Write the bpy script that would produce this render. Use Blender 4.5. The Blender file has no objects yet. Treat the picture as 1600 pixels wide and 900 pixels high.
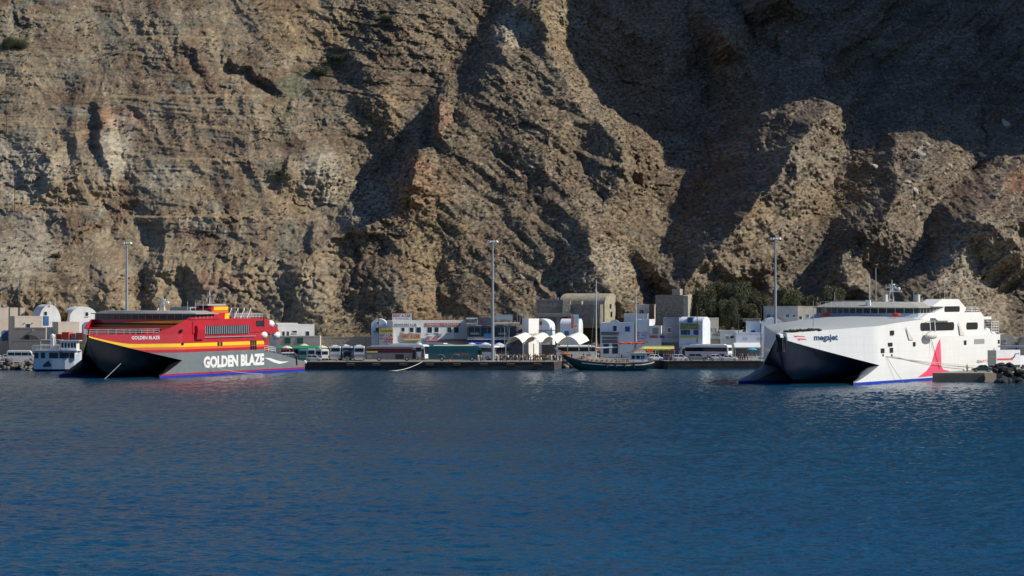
import bpy, bmesh, math, random
import numpy as np
from mathutils import Vector, Matrix

R = math.radians
random.seed(7)
C = bpy.context.scene.collection

# ------------------------------------------------------------------ camera, light, exposure
F = 5695.0            # focal length in units of the 1600 px wide photograph
H = 19.1              # eye height above the water (deck of a passing ship)
scn = bpy.context.scene
cam_d = bpy.data.cameras.new('camera')
cam_d.lens = F / 1600 * 36
cam_d.sensor_width = 36
cam_d.clip_start = 1
cam_d.clip_end = 30000
cam = bpy.data.objects.new('camera', cam_d)
C.objects.link(cam)
cam.location = (0, 0, H)
cam.rotation_euler = (R(90), 0, 0)
scn.camera = cam

SUN_EL, SUN_AZ = 38.0, -5.0      # azimuth measured from +X towards +Y
world = bpy.data.worlds.new('World')
scn.world = world
world.use_nodes = True
wn = world.node_tree
bg = wn.nodes['Background']
sky = wn.nodes.new('ShaderNodeTexSky')
sky.sky_type = 'NISHITA'
sky.sun_disc = False
sky.sun_elevation = R(SUN_EL)
sky.sun_rotation = R(90 - SUN_AZ)
sky.air_density = 1.0
sky.dust_density = 0.6
sky.ozone_density = 2.0
tint = wn.nodes.new('ShaderNodeVectorMath')      # clear dry air: a deeper blue than the standard sky
tint.operation = 'MULTIPLY'
tint.inputs[1].default_value = (0.74, 0.92, 1.22)
wn.links.new(sky.outputs[0], tint.inputs[0])
wn.links.new(tint.outputs[0], bg.inputs[0])
bg.inputs[1].default_value = 0.080

sun_d = bpy.data.lights.new('sun', 'SUN')
sun_d.energy = 4.9
sun_d.angle = R(0.55)
sun_d.color = (1.0, 0.925, 0.80)
sun_o = bpy.data.objects.new('sun', sun_d)
C.objects.link(sun_o)
sv = Vector((math.cos(R(SUN_EL)) * math.cos(R(SUN_AZ)), math.cos(R(SUN_EL)) * math.sin(R(SUN_AZ)), math.sin(R(SUN_EL))))
sun_o.rotation_euler = sv.to_track_quat('Z', 'Y').to_euler()
sun_o.location = (300, 300, 300)

scn.view_settings.view_transform = 'Standard'
scn.view_settings.look = 'None'
scn.view_settings.gamma = 1
scn.view_settings.exposure = 0.0
scn.view_settings.use_curve_mapping = False


def W(px, py, Y):
    """the world point that stands at depth Y where the photograph shows (px, py)"""
    return Vector(((px - 800) / F * Y, Y, H - (py - 450) / F * Y))


# ------------------------------------------------------------------ materials
MATS = {}


def mat(name, col, rough=0.7, metal=0.0, var=0.12, scale=0.6, bump=0.0, coat=0.0, spec=0.5, emit=None, streak=0.0, seams=0.0):
    """painted / rough surface with some procedural wear: large soft variation and vertical streaks"""
    if name in MATS:
        return MATS[name]
    m = bpy.data.materials.new(name)
    m.use_nodes = True
    nt = m.node_tree
    b = nt.nodes['Principled BSDF']
    b.inputs['Roughness'].default_value = rough
    b.inputs['Metallic'].default_value = metal
    b.inputs['Specular IOR Level'].default_value = spec
    b.inputs['Coat Weight'].default_value = coat
    b.inputs['Base Color'].default_value = (*col, 1)
    if var > 0:
        tc = nt.nodes.new('ShaderNodeTexCoord')
        mp = nt.nodes.new('ShaderNodeMapping')
        mp.inputs['Scale'].default_value = (1, 1, 1 - 0.85 * streak)
        nt.links.new(tc.outputs['Object'], mp.inputs[0])
        n = nt.nodes.new('ShaderNodeTexNoise')
        n.inputs['Scale'].default_value = scale
        n.inputs['Detail'].default_value = 7
        n.inputs['Roughness'].default_value = 0.65
        nt.links.new(mp.outputs[0], n.inputs[0])
        r = nt.nodes.new('ShaderNodeMapRange')
        r.inputs[1].default_value = 0.3
        r.inputs[2].default_value = 0.7
        r.inputs[3].default_value = 1 - var
        r.inputs[4].default_value = 1 + var * 0.35
        nt.links.new(n.outputs[0], r.inputs[0])
        mx = nt.nodes.new('ShaderNodeVectorMath')
        mx.operation = 'SCALE'
        mx.inputs[0].default_value = col
        nt.links.new(r.outputs[0], mx.inputs['Scale'])
        out = mx.outputs[0]
        if seams > 0:      # welded plating: faint joints, each plate a shade of its own, as seen on the ship's side
            sx = nt.nodes.new('ShaderNodeSeparateXYZ'); cx = nt.nodes.new('ShaderNodeCombineXYZ')
            nt.links.new(tc.outputs['Object'], sx.inputs[0])
            nt.links.new(sx.outputs[1], cx.inputs[0]); nt.links.new(sx.outputs[2], cx.inputs[1])
            br = nt.nodes.new('ShaderNodeTexBrick')
            br.inputs['Color1'].default_value = (1, 1, 1, 1); br.inputs['Color2'].default_value = (1 - seams * .5,) * 3 + (1,)
            br.inputs['Mortar'].default_value = (1 - seams * 2.2,) * 3 + (1,)
            br.inputs['Scale'].default_value = 1.0; br.inputs['Mortar Size'].default_value = 0.03
            br.inputs['Brick Width'].default_value = 4.5; br.inputs['Row Height'].default_value = 1.55
            nt.links.new(cx.outputs[0], br.inputs[0])
            m3 = nt.nodes.new('ShaderNodeVectorMath'); m3.operation = 'MULTIPLY'
            nt.links.new(out, m3.inputs[0]); nt.links.new(br.outputs[0], m3.inputs[1])
            # grime running down from ports and scuppers
            g = nt.nodes.new('ShaderNodeTexNoise'); g.inputs['Scale'].default_value = 1.6; g.inputs['Detail'].default_value = 3
            gm = nt.nodes.new('ShaderNodeMapping'); gm.inputs['Scale'].default_value = (1, 1, .07)
            nt.links.new(tc.outputs['Object'], gm.inputs[0]); nt.links.new(gm.outputs[0], g.inputs[0])
            gr_ = nt.nodes.new('ShaderNodeMapRange'); gr_.inputs[1].default_value = .62; gr_.inputs[2].default_value = .80; gr_.inputs[3].default_value = 0; gr_.inputs[4].default_value = .35
            nt.links.new(g.outputs[0], gr_.inputs[0])
            gx_ = nt.nodes.new('ShaderNodeMix'); gx_.data_type = 'RGBA'; gx_.inputs[7].default_value = (col[0] * .6, col[1] * .48, col[2] * .36, 1)
            nt.links.new(gr_.outputs[0], gx_.inputs[0]); nt.links.new(m3.outputs[0], gx_.inputs[6])
            out = gx_.outputs[2]
        nt.links.new(out, b.inputs['Base Color'])
        if bump > 0:
            bp = nt.nodes.new('ShaderNodeBump')
            bp.inputs['Strength'].default_value = 1
            bp.inputs['Distance'].default_value = bump
            nt.links.new(n.outputs[0], bp.inputs['Height'])
            nt.links.new(bp.outputs[0], b.inputs['Normal'])
    MATS[name] = m
    return m


# ------------------------------------------------------------------ object helpers
def tag(o, label=None, cat=None, group=None, kind=None):
    if label: o['label'] = label
    if cat: o['category'] = cat
    if group: o['group'] = group
    if kind: o['kind'] = kind
    return o


def thing(name, label, cat, loc=(0, 0, 0), rz=0.0, group=None):
    o = bpy.data.objects.new(name, None)
    C.objects.link(o)
    o.empty_display_size = 0.5
    o.location = loc
    o.rotation_euler = (0, 0, rz)
    return tag(o, label, cat, group)


class MB:
    """collects shapes, then links them as one mesh object"""
    def __init__(s):
        s.v, s.f, s.m = [], [], []
        s.mi = 0

    def face(s, pts):
        k = len(s.v)
        s.v += [tuple(p) for p in pts]
        s.f.append(tuple(range(k, k + len(pts))))
        s.m.append(s.mi)

    def box(s, x0, x1, y0, y1, z0, z1, taper=0.0):
        k = len(s.v)
        t = taper
        s.v += [(x0, y0, z0), (x1, y0, z0), (x1, y1, z0), (x0, y1, z0),
                (x0 + t, y0 + t, z1), (x1 - t, y0 + t, z1), (x1 - t, y1 - t, z1), (x0 + t, y1 - t, z1)]
        for q in ((0, 3, 2, 1), (4, 5, 6, 7), (0, 1, 5, 4), (1, 2, 6, 5), (2, 3, 7, 6), (3, 0, 4, 7)):
            s.f.append(tuple(k + i for i in q)); s.m.append(s.mi)

    def prism(s, outline, a, b, axis='y'):
        """outline of 2D points extruded from a to b along an axis. axis y: points are (x,z); x: (y,z); z: (x,y)"""
        def P(p, c):
            return {'y': (p[0], c, p[1]), 'x': (c, p[0], p[1]), 'z': (p[0], p[1], c)}[axis]
        k = len(s.v); n = len(outline)
        s.v += [P(p, a) for p in outline] + [P(p, b) for p in outline]
        s.f.append(tuple(k + i for i in range(n))[::-1]); s.m.append(s.mi)
        s.f.append(tuple(k + n + i for i in range(n))); s.m.append(s.mi)
        for i in range(n):
            j = (i + 1) % n
            s.f.append((k + i, k + j, k + n + j, k + n + i)); s.m.append(s.mi)

    def loft(s, rings, closed=True, cap=True):
        k = len(s.v); n = len(rings[0])
        for r in rings: s.v += [tuple(p) for p in r]
        for a in range(len(rings) - 1):
            for i in range(n if closed else n - 1):
                j = (i + 1) % n
                s.f.append((k + a * n + i, k + a * n + j, k + (a + 1) * n + j, k + (a + 1) * n + i)); s.m.append(s.mi)
        if cap and closed:
            s.f.append(tuple(k + i for i in range(n))[::-1]); s.m.append(s.mi)
            s.f.append(tuple(k + (len(rings) - 1) * n + i for i in range(n))); s.m.append(s.mi)

    def tube(s, pts, r, n=6, r2=None):
        pts = [Vector(p) for p in pts]
        rings = []
        for i, p in enumerate(pts):
            d = (pts[min(i + 1, len(pts) - 1)] - pts[max(i - 1, 0)]).normalized()
            up = Vector((0, 0, 1)) if abs(d.z) < 0.9 else Vector((1, 0, 0))
            a = d.cross(up).normalized(); b = d.cross(a)
            rr = r if r2 is None else r + (r2 - r) * i / (len(pts) - 1)
            rings.append([p + (a * math.cos(2 * math.pi * q / n) + b * math.sin(2 * math.pi * q / n)) * rr for q in range(n)])
        s.loft(rings)

    def ball(s, c, rx, ry=None, rz=None, n=10, m=6):
        ry = ry or rx; rz = rz or rx
        rings = []
        for i in range(m + 1):
            th = math.pi * (i + 0.02) / (m + 0.04)
            rings.append([(c[0] + rx * math.sin(th) * math.cos(2 * math.pi * q / n), c[1] + ry * math.sin(th) * math.sin(2 * math.pi * q / n), c[2] - rz * math.cos(th)) for q in range(n)])
        s.loft(rings)

    def build(s, name, mats, parent=None, smooth=False, loc=None, rz=0.0):
        me = bpy.data.meshes.new(name)
        me.from_pydata(s.v, [], s.f)
        if not isinstance(mats, (list, tuple)): mats = [mats]
        for m in mats: me.materials.append(m)
        if len(mats) > 1: me.polygons.foreach_set('material_index', s.m)
        bm = bmesh.new(); bm.from_mesh(me)
        bmesh.ops.remove_doubles(bm, verts=bm.verts, dist=0.0004)
        bmesh.ops.recalc_face_normals(bm, faces=bm.faces)
        bm.to_mesh(me); bm.free()
        if smooth:
            me.polygons.foreach_set('use_smooth', [True] * len(me.polygons))
            me.set_sharp_from_angle(angle=R(38))
        me.update()
        o = bpy.data.objects.new(name, me)
        C.objects.link(o)
        if parent: o.parent = parent
        if loc is not None: o.location = loc
        if rz: o.rotation_euler = (0, 0, rz)
        return o


def copy_tree(o, parent=None):
    c = o.copy()
    C.objects.link(c)
    if parent is not None: c.parent = parent
    for ch in list(o.children):
        copy_tree(ch, c)
    return c



def text_mesh(name, s, m, parent=None, bold=0.0, xscale=1.0, height=1.0, width=None, mapf=None, loc=None, rot=None, depth=0.0, shear=0.0):
    """lettering as real mesh faces; fitted to a height (and width), then mapped or placed"""
    cu = bpy.data.curves.new('tmp', 'FONT')
    cu.body = s
    cu.offset = bold
    cu.shear = shear
    cu.resolution_u = 3
    cu.align_x = 'LEFT'
    to = bpy.data.objects.new('tmp', cu)
    C.objects.link(to)
    dg = bpy.context.evaluated_depsgraph_get()
    me = bpy.data.meshes.new_from_object(to.evaluated_get(dg))
    bpy.data.objects.remove(to); bpy.data.curves.remove(cu)
    me.name = name
    co = np.array([v.co[:] for v in me.vertices])
    mn, mx_ = co.min(0), co.max(0)
    sy = height / (mx_[1] - mn[1])
    sx = sy * xscale if width is None else width / (mx_[0] - mn[0])
    for v in me.vertices:
        a = (v.co.x - mn[0]) * sx; b = (v.co.y - mn[1]) * sy
        v.co = mapf(a, b) if mapf else (a, b, 0)
    me.materials.clear(); me.materials.append(m)
    me.update()
    o = bpy.data.objects.new(name, me)
    C.objects.link(o)
    if parent: o.parent = parent
    if loc is not None: o.location = loc
    if rot is not None: o.rotation_euler = rot
    return o

# ------------------------------------------------------------------ noise
def _h(ix, iy, seed):
    n = (ix.astype(np.int64) * 374761393 + iy.astype(np.int64) * 668265263 + seed * 1442695041) & 0x7fffffff
    n = ((n ^ (n >> 13)) * 1274126177) & 0x7fffffff
    return (n ^ (n >> 16)) & 0xffff


def noise(x, y, seed=0):
    x0 = np.floor(x); y0 = np.floor(y)
    fx = (x - x0).astype(np.float32); fy = (y - y0).astype(np.float32)
    u = fx * fx * fx * (fx * (fx * 6 - 15) + 10); v = fy * fy * fy * (fy * (fy * 6 - 15) + 10)
    def g(dx, dy):
        a = _h(x0 + dx, y0 + dy, seed).astype(np.float32) * np.float32(2 * math.pi / 65536)
        return np.cos(a) * (fx - dx) + np.sin(a) * (fy - dy)
    a = g(0, 0); b = g(1, 0); c = g(0, 1); d = g(1, 1)
    return ((a + (b - a) * u) * (1 - v) + (c + (d - c) * u) * v) * 1.5


def fbm(x, y, oct=4, seed=0, gain=0.5):
    s = 0; a = 1.0; t = 0
    for i in range(oct):
        s = s + a * noise(x, y, seed + i * 17); t += a
        x = x * 2.03 + 11.3; y = y * 2.03 + 5.1; a *= gain
    return s / t


def ridged(x, y, oct=4, seed=0, gain=0.5):
    s = 0; a = 1.0; t = 0
    for i in range(oct):
        s = s + a * (1 - 2 * np.abs(noise(x, y, seed + i * 29))); t += a
        x = x * 2.07 + 3.3; y = y * 2.07 + 8.1; a *= gain
    return s / t


def blocks(x, y, seed=0):
    """angular broken rock: every cell of a jittered grid is a tilted facet of its own height"""
    x0 = np.floor(x); y0 = np.floor(y)
    bd = np.full(x.shape, 9.0, np.float32); bv = np.zeros(x.shape, np.float32)
    for dx in (-1, 0, 1):
        for dy in (-1, 0, 1):
            cx, cy = x0 + dx, y0 + dy
            a = _h(cx, cy, seed).astype(np.float32) / 65536; b = _h(cx, cy, seed + 7).astype(np.float32) / 65536
            c = _h(cx, cy, seed + 13).astype(np.float32) / 65536
            ex = (x - cx - a).astype(np.float32); ey = (y - cy - b).astype(np.float32)
            d = ex * ex + ey * ey
            v = np.clip((c - .5) + (a - .5) * 1.2 * ey + (b - .35) * 1.3 * ex, -.32, .6)
            m = d < bd
            bd = np.where(m, d, bd); bv = np.where(m, v, bv)
    return bv


def sstep(a, b, x):
    t = np.clip((x - a) / (b - a), 0, 1)
    return t * t * (3 - 2 * t)


# ------------------------------------------------------------------ the cliff
SL = 1.2
FOOT = 916.0


def yb(z):
    return FOOT + (z - 3) * SL


def cl(px, py):
    """where on the plain slope of the cliff the photograph shows (px, py): x and height"""
    Y = 940.0
    for i in range(12):
        z = H - (py - 450) / F * Y
        Y = yb(z)
    return ((px - 800) / F * Y, z)


def sdist(X, Z, pts):
    """distance to a polyline, signed: positive on its right-hand side going along the points (image sense, points run downwards -> positive = left... resolved below)"""
    best = np.full(X.shape, 1e9, np.float32); sg = np.ones(X.shape, np.float32); along = np.zeros(X.shape, np.float32)
    L = 0
    for (ax, az), (bx, bz) in zip(pts[:-1], pts[1:]):
        dx, dz = bx - ax, bz - az
        l2 = dx * dx + dz * dz; l = math.sqrt(l2)
        t = np.clip(((X - ax) * dx + (Z - az) * dz) / l2, 0, 1)
        ex = X - ax - t * dx; ez = Z - az - t * dz
        d = np.sqrt(ex * ex + ez * ez)
        c = (dx * (Z - az) - dz * (X - ax))      # >0 left of direction of travel
        m = d < best
        best = np.where(m, d, best); sg = np.where(m, np.where(c > 0, -1, 1), sg); along = np.where(m, L + t * l, along)
        L += l
    zs = [p[1] for p in pts]
    if all(a > b for a, b in zip(zs, zs[1:])):     # runs steadily downwards: side told by the line itself
        sg = np.where(X > np.interp(Z, zs[::-1], [p[0] for p in pts][::-1]), -1, 1)
    return best * sg, along / L


def P(*a):
    return [cl(px, py) for px, py in a]


def cliff_depth(X, Z):
    """how far the rock stands out towards the sea, in metres, at (x, height); and the colour zones"""
    # domain warp: breaks every traced line up at several scales
    wx = 3.6 * fbm(X / 22, Z / 22, 3, 101) + 1.9 * fbm(X / 5, Z / 5, 4, 105, .65)
    wz = 3.6 * fbm(X / 22, Z / 22, 3, 131) + 1.9 * fbm(X / 5, Z / 5, 4, 135, .65)
    x = X + wx; z = Z + wz
    D = np.zeros(X.shape, np.float32)

    def fault(pts, a, w, at0=1.0, at1=1.0, soft=None):
        """ground on the travel's right-hand side (image left when the points run upwards ...) stands out by a"""
        d, s = sdist(x, z, P(*pts))
        return a * (at0 + (at1 - at0) * s) * sstep(-w, w, d)

    def ridge(pts, a, wl, wr=None, p=1.0, ends=0.12):
        wr = wr or wl
        d, s = sdist(x, z, P(*pts))
        t = np.where(d < 0, -d / wl, d / wr)
        e = np.clip(s / ends, 0, 1) * np.clip((1 - s) / ends, 0, 1)
        return a * np.clip(1 - t, 0, 1) ** p * (0.35 + 0.65 * e)

    # the central hill: stands out between the left crest line and the right crest line
    dl, _ = sdist(x, z, P((900, -160), (850, -30), (800, 10), (755, 60), (738, 120), (705, 160), (690, 205), (655, 240), (620, 285), (560, 325), (500, 345), (440, 420), (430, 620)))
    dr, _ = sdist(x, z, P((860, -160), (885, -20), (900, 60), (945, 150), (1000, 190), (1035, 225), (1030, 280), (990, 340), (965, 390), (985, 430), (1015, 470), (1060, 620)))
    # travelling downwards, left of travel = image right
    inside_l = sstep(-3.0, 9.0, -dl)          # 1 to the image-right of the left crest
    up = sstep(20, 70, Z)
    hill_l = inside_l * (5 + 4 * up)
    # extra crest along the left line
    crest = np.exp(-(dl / 7.0) ** 2) * 6 * sstep(12, 40, Z)
    inside_r = sstep(-3.0, 9.0, dr)
    D += hill_l + crest * inside_l
    rec = (1 - inside_r)
    D += -rec * (23 + 25 * sstep(15, 85, Z)) * 1.0
    D += np.exp(-(dr / 12.0) ** 2) * 3.0 * inside_r
    # gully left of the left crest, in its shade
    D -= ridge([(800, -60), (730, 60), (690, 120), (650, 190), (600, 250), (555, 310), (480, 350)], 7, 8, 14)
    D += ridge([(560, 140), (612, 190), (598, 245)], 5, 10, 5, 1)
    D += ridge([(700, 100), (668, 170), (640, 215)], 4, 6, 4, 1)
    # pinnacles
    D += ridge([(693, 146), (694, 172), (690, 225)], 13, 3.6, 3.2, 0.7, .16)
    D += ridge([(648, 232), (652, 262), (640, 305)], 12, 5, 4, 0.7, .16)
    D += ridge([(640, 290), (600, 320), (540, 352)], 5, 6, 6, .9)
    D += ridge([(655, 245), (680, 330), (700, 420)], 4.5, 16, 13, 1.0)
    # secondary ribs and gullies of the central hill
    D += ridge([(790, 90), (820, 180), (860, 260), (850, 340), (900, 430)], 2.5, 18, 14)
    D -= ridge([(790, 230), (820, 290), (850, 330), (870, 420), (880, 470)], 2.5, 8, 16)
    D -= ridge([(690, 350), (690, 430), (700, 500)], 4.5, 6, 9)
    D += ridge([(910, 370), (930, 400), (960, 440), (1000, 470)], 6, 12, 9)
    D -= ridge([(940, 200), (900, 250), (930, 300), (960, 300)], 4, 6, 9)
    D += ridge([(880, 300), (940, 390)], 4, 8)
    D -= ridge([(860, 150), (890, 190), (945, 260)], 3, 6)
    D -= ridge([(600, 380), (560, 430), (540, 480)], 5, 12)
    D += ridge([(590, 400), (620, 460), (640, 500)], 6, 12)
    # scar and hollow near the top of the hill
    D -= ridge([(818, 25), (822, 60), (812, 85)], 7, 6, 5, 0.7, .2)
    D -= ridge([(770, 50), (800, 45)], 2.5, 7, 5, .6)
    # left mass: bays and outcrops
    D += ridge([(520, 60), (600, 130), (600, 190), (590, 230)], 3, 24, 6, 0.8)
    D += ridge([(430, 180), (500, 240), (520, 300)], 3, 9)
    D += ridge([(560, -20), (640, 40), (700, 90)], 4, 24, 12)
    D -= ridge([(620, -40), (540, 80), (450, 150), (440, 200)], 4, 9, 9)
    D -= ridge([(700, 130), (640, 90)], 0.1, 6)
    D += ridge([(155, 170), (175, 250), (190, 300)], 6, 4, 12)
    D -= ridge([(140, 160), (150, 220), (170, 280)], 3.5, 4)
    D -= ridge([(200, 265), (185, 310), (220, 345), (232, 420), (236, 500)], 5, 4.2, 6)
    D -= ridge([(150, 310), (180, 370), (215, 430), (220, 500)], 3.5, 4.5)
    D -= ridge([(355, 95), (390, 120), (430, 155)], 5.5, 2.5, 5)
    D -= ridge([(275, 70), (300, 100), (320, 120)], 2.5, 2.5, 4)
    D += ridge([(250, 20), (330, 130), (440, 170)], 2.5, 18)
    D += ridge([(70, 240), (95, 290)], 4, 5, 9)
    D -= ridge([(480, 260), (500, 330)], 2, 5)
    D += ridge([(440, 260), (500, 275)], 4.5, 7, 6)
    # lower left: a steep wall with hollows
    low = sstep(34, 20, Z) * sstep(-18, -45, X)
    D += low * 7
    D -= ridge([(250, 450), (285, 445), (310, 480)], 7, 5, 6, .8)
    D -= ridge([(500, 425), (535, 405), (560, 400)], 7, 5, 8, .7)
    D -= ridge([(400, 480), (430, 450), (470, 500)], 3, 7, 7)
    D -= ridge([(540, 470), (570, 500)], 4, 7, 8)
    # right of the great gully: ridge B
    D += ridge([(1310, 150), (1285, 190), (1215, 262), (1160, 340), (1090, 420), (1040, 470)], 36, 15, 22, 1.25, .04)
    D += ridge([(1225, 215), (1240, 330), (1200, 420), (1190, 470)], 13, 10, 19, 1.2, .1)
    D += ridge([(1250, 180), (1290, 250), (1260, 330)], 6, 9)
    D -= ridge([(1140, 60), (1110, 230), (1065, 330), (1030, 420)], 15, 13, 13, 1, .1)
    D -= ridge([(1420, 60), (1350, 180), (1325, 280), (1300, 340)], 14, 10, 12)
    # slope C rising to the right
    D += ridge([(1580, 170), (1500, 235), (1400, 290), (1320, 380), (1270, 470)], 30, 26, 30, 1.2, .30)
    D -= ridge([(1560, 230), (1470, 320), (1450, 400), (1340, 460)], 17, 8, 15)
    # lower right buttress
    D += ridge([(1720, 300), (1600, 345), (1500, 360), (1440, 440), (1400, 520)], 29, 17, 26, 1.1, .05)
    D += ridge([(1580, 360), (1540, 440), (1530, 520)], 10, 9, 16, .7)
    # headland outside the frame on the right: throws the great shade
    head = sstep(142, 186, X) * sstep(360, 290, X)
    D += head * (10 + 1.0 * np.clip(Z - 24, 0, 180))
    # nubs on the shaded wall that catch the sun
    D += ridge([(1118, 10), (1150, 85)], 27, 9, 6, .8, .3)
    D += ridge([(1205, -60), (1225, 22)], 30, 12, 9, .8, .3)
    D0 = D.copy()
    # broad swells
    D += 4.0 * fbm(X / 45, Z / 45, 2, 3)
    # downslope ribs, strata, blocks
    rough = 0.75 + 0.5 * fbm(X / 30, Z / 30, 2, 9)
    shear = X + 0.45 * Z * np.where(X > 40, 1.0, -0.6)
    D += rough * 1.0 * ridged((x + 0.4 * wx) / 15, z / 15, 3, 21)
    # ribs and rills that run down the flanks: to the lower right on the central hill, to the lower left on the right-hand spurs
    mh = sstep(-45, -20, X + .5 * Z - 20) * sstep(52, 38, X + 4 * fbm(X / 20, Z / 20, 2, 15))
    mr_ = sstep(40, 58, X + 4 * fbm(X / 20, Z / 20, 2, 15))
    ml = np.clip(1 - mh - mr_, 0, 1)
    q1, q2 = X + .5 * wx, Z + .5 * wz
    D += mh * (2.7 * ridged((q1 * .60 + q2 * .80) / 14, (q1 * .8 - q2 * .6) / 42, 3, 151) + 1.3 * ridged((q1 * .60 + q2 * .80) / 5, (q1 * .8 - q2 * .6) / 17, 2, 157))
    D += mr_ * (4.2 * ridged((q1 * .62 - q2 * .78) / 12, (q1 * .78 + q2 * .62) / 50, 3, 161) + 1.6 * ridged((q1 * .62 - q2 * .78) / 4.5, (q1 * .78 + q2 * .62) / 20, 2, 167))
    D += ml * (1.3 * ridged((q1 * .8 + q2 * .6) / 10, (q1 * .6 - q2 * .8) / 26, 2, 171))
    # bedding: thin ledges, dipping a little
    zl = Z + .06 * X + 1.6 * fbm(X / 30, Z / 12, 2, 175)
    D += (.25 + .75 * ml) * (.55 * ridged(X / 60, zl / 3.6, 2, 181) * .75 + .20 * ridged(X / 22, zl / 1.25, 1, 187))
    rg = ridged(x / 5.2, z / 6.0, 3, 43)
    scree = sstep(-.05, .30, fbm(X / 26, Z / 20, 2, 71) + .25 * sstep(-30, -60, X) * sstep(40, 60, Z) + .12)   # loose slopes: smooth
    rk = 1 - .75 * scree
    D += rk * rough * 0.7 * rg
    D += rk * rough * 0.35 * ridged(shear / 2.8, z / 3.0, 2, 61)
    damp = 1 / (1 + (np.abs(np.gradient(D, X[0, :], axis=1)) / 1.3) ** 2)     # no loose blocks on sheer flanks
    rk = rk * damp
    D += rk * 1.5 * blocks((x + .3 * Z) / 5.5, z / 4.0, 811)
    D += rk * 0.75 * blocks(x / 2.1 + .2 * z, z / 1.7, 823)
    D += (.07 + .26 * rk) * blocks(X / 0.85, Z / 0.7, 837)
    # fluting on the lower left walls and on the tall faces
    fl = low + 0.5 * sstep(.1, .5, fbm(X / 25, Z / 20, 2, 77)) * sstep(60, 0, X)
    D += fl * (0.45 + 1.1 * np.clip(fbm(X / 13, Z / 9, 2, 87), -.3, 1)) * ridged((X + 1.2 * wx) / 2.9, Z / 13, 3, 83)
    # pitted tuff around the hollows
    pit = np.exp(-((X + 66) / 16) ** 2 - ((Z - 22) / 9) ** 2) + np.exp(-((X + 40) / 14) ** 2 - ((Z - 22) / 7) ** 2)
    D -= pit * 1.1 * np.clip(ridged(X / 2.4, Z / 2.0, 1, 91), -0.2, 1)
    # horizontal benches (old roads and terraces): steps in the slope
    def bench(zc, wl, x0, x1, a):
        zz = Z + 0.8 * fbm(X / 18, Z / 30, 2, int(zc * 7)) + (wl or 0) * X
        m = sstep(x0 - 12, x0 + 5, X) * sstep(x1 + 12, x1 - 5, X)
        return m * a * (sstep(zc + .6, zc - .2, zz) - sstep(zc - .2, zc - 9, zz))
    for px0, px1, py, a in ((240, 430, 250, 2.0), (230, 440, 338, 2.2), (20, 110, 325, 1.8), (150, 420, 152, 1.6), (-60, 60, 190, 2.0), (200, 330, 60, 1.4)):
        (xa, za), (xb, zb) = cl(px0, py), cl(px1, py)
        D += bench(za, 0, xa, xb, a)
    ter = sstep(-62, -45, X) * sstep(-10, -28, X) * sstep(66, 76, Z)
    tz = (Z + 1.5 * fbm(X / 16, Z / 16, 2, 55) + 0.12 * X) / 4.2
    D += ter * 0.8 * (1 - (tz - np.floor(tz)))
    # fine relief
    D += 0.40 * fbm(X / 1.9, Z / 1.5, 3, 201)
    tal = sstep(0.15, .5, fbm(X / 12, Z / 12, 2, 300))
    D += 0.35 * np.clip(noise(X / 1.3, Z / 1.1, 311) - 0.25, 0, 1) * tal
    D += damp * (.25 + .75 * sstep(-50, -25, X)) * .10 * np.clip(noise(X / 1.0 + .3 * wx, Z / .85, 321) + .1, 0, 1)   # hummocks of dry bush and rubble
    # coarse cells outside the frame carry only the large forms
    k_ = sstep(172, 150, X) * sstep(-170, -150, X) * sstep(135, 112, Z)
    D = D0 + (D - D0) * (.25 + .75 * k_) 
    # the foot joins the ground
    return D * (0.30 + 0.70 * sstep(3, 20, Z))


def axis_grid(a0, a1, b0, b1, step, far):
    """fine between b0 and b1, growing cells outside"""
    mid = np.arange(b0, b1, step)
    lo, hi = [], []
    s, v = step, b0
    while v > a0:
        s = min(s * 1.04, far); v -= s; lo.append(v)
    s, v = step, mid[-1]
    while v < a1:
        s = min(s * 1.04, far); v += s; hi.append(v)
    return np.concatenate([lo[::-1], mid, hi]).astype(np.float32)


gx = axis_grid(-480, 520, -142, 146, 0.21, 1.8)
gz = axis_grid(-2, 285, 1.0, 99, 0.19, 1.5)
GX, GZ = np.meshgrid(gx, gz)
CD = cliff_depth(GX, GZ)
GY = yb(GZ) - CD
# a few metres of level ground behind the harbour buildings is cut by the ground sheet
nz, nx = GX.shape


def cliff_y(x, z):
    i = np.clip(np.searchsorted(gz, z), 0, nz - 1); j = np.clip(np.searchsorted(gx, x), 0, nx - 1)
    return GY[i, j]


def ell(px, py, rx, ry):
    """soft spot of rock colour centred where the photograph shows it; radii in metres"""
    cx, cz = cl(px, py)
    w = 1.1 * NZ1 + .5 * NZ3
    q = ((GX - cx) / rx) ** 2 + ((GZ - cz) / ry) ** 2
    return .8 * sstep(1.7, 0.3, q + w)


NZ1 = fbm(GX / 4.5, GZ / 4.5, 4, 401)
NZ2 = fbm(GX / 14, GZ / 14, 3, 431)
NZ3 = fbm(GX / 1.2, GZ / 1.0, 3, 461)
NZ4 = noise(GX / 0.62, GZ / 0.55, 491)


def mixc(base, col, m):
    return base * (1 - m[..., None]) + np.array(col, np.float32) * m[..., None]


col = np.empty(GX.shape + (3,), np.float32)
col[:] = (0.270, 0.212, 0.140)
col = mixc(col, (0.190, 0.125, 0.082), sstep(-0.15, 0.35, NZ2))
col = mixc(col, (0.205, 0.190, 0.150), sstep(0.05, 0.4, fbm(GX / 9, GZ / 7, 3, 515)))
col = mixc(col, (0.33, 0.275, 0.19), sstep(0.18, 0.5, fbm(GX / 6, GZ / 9, 3, 535)) * 0.7)
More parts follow.
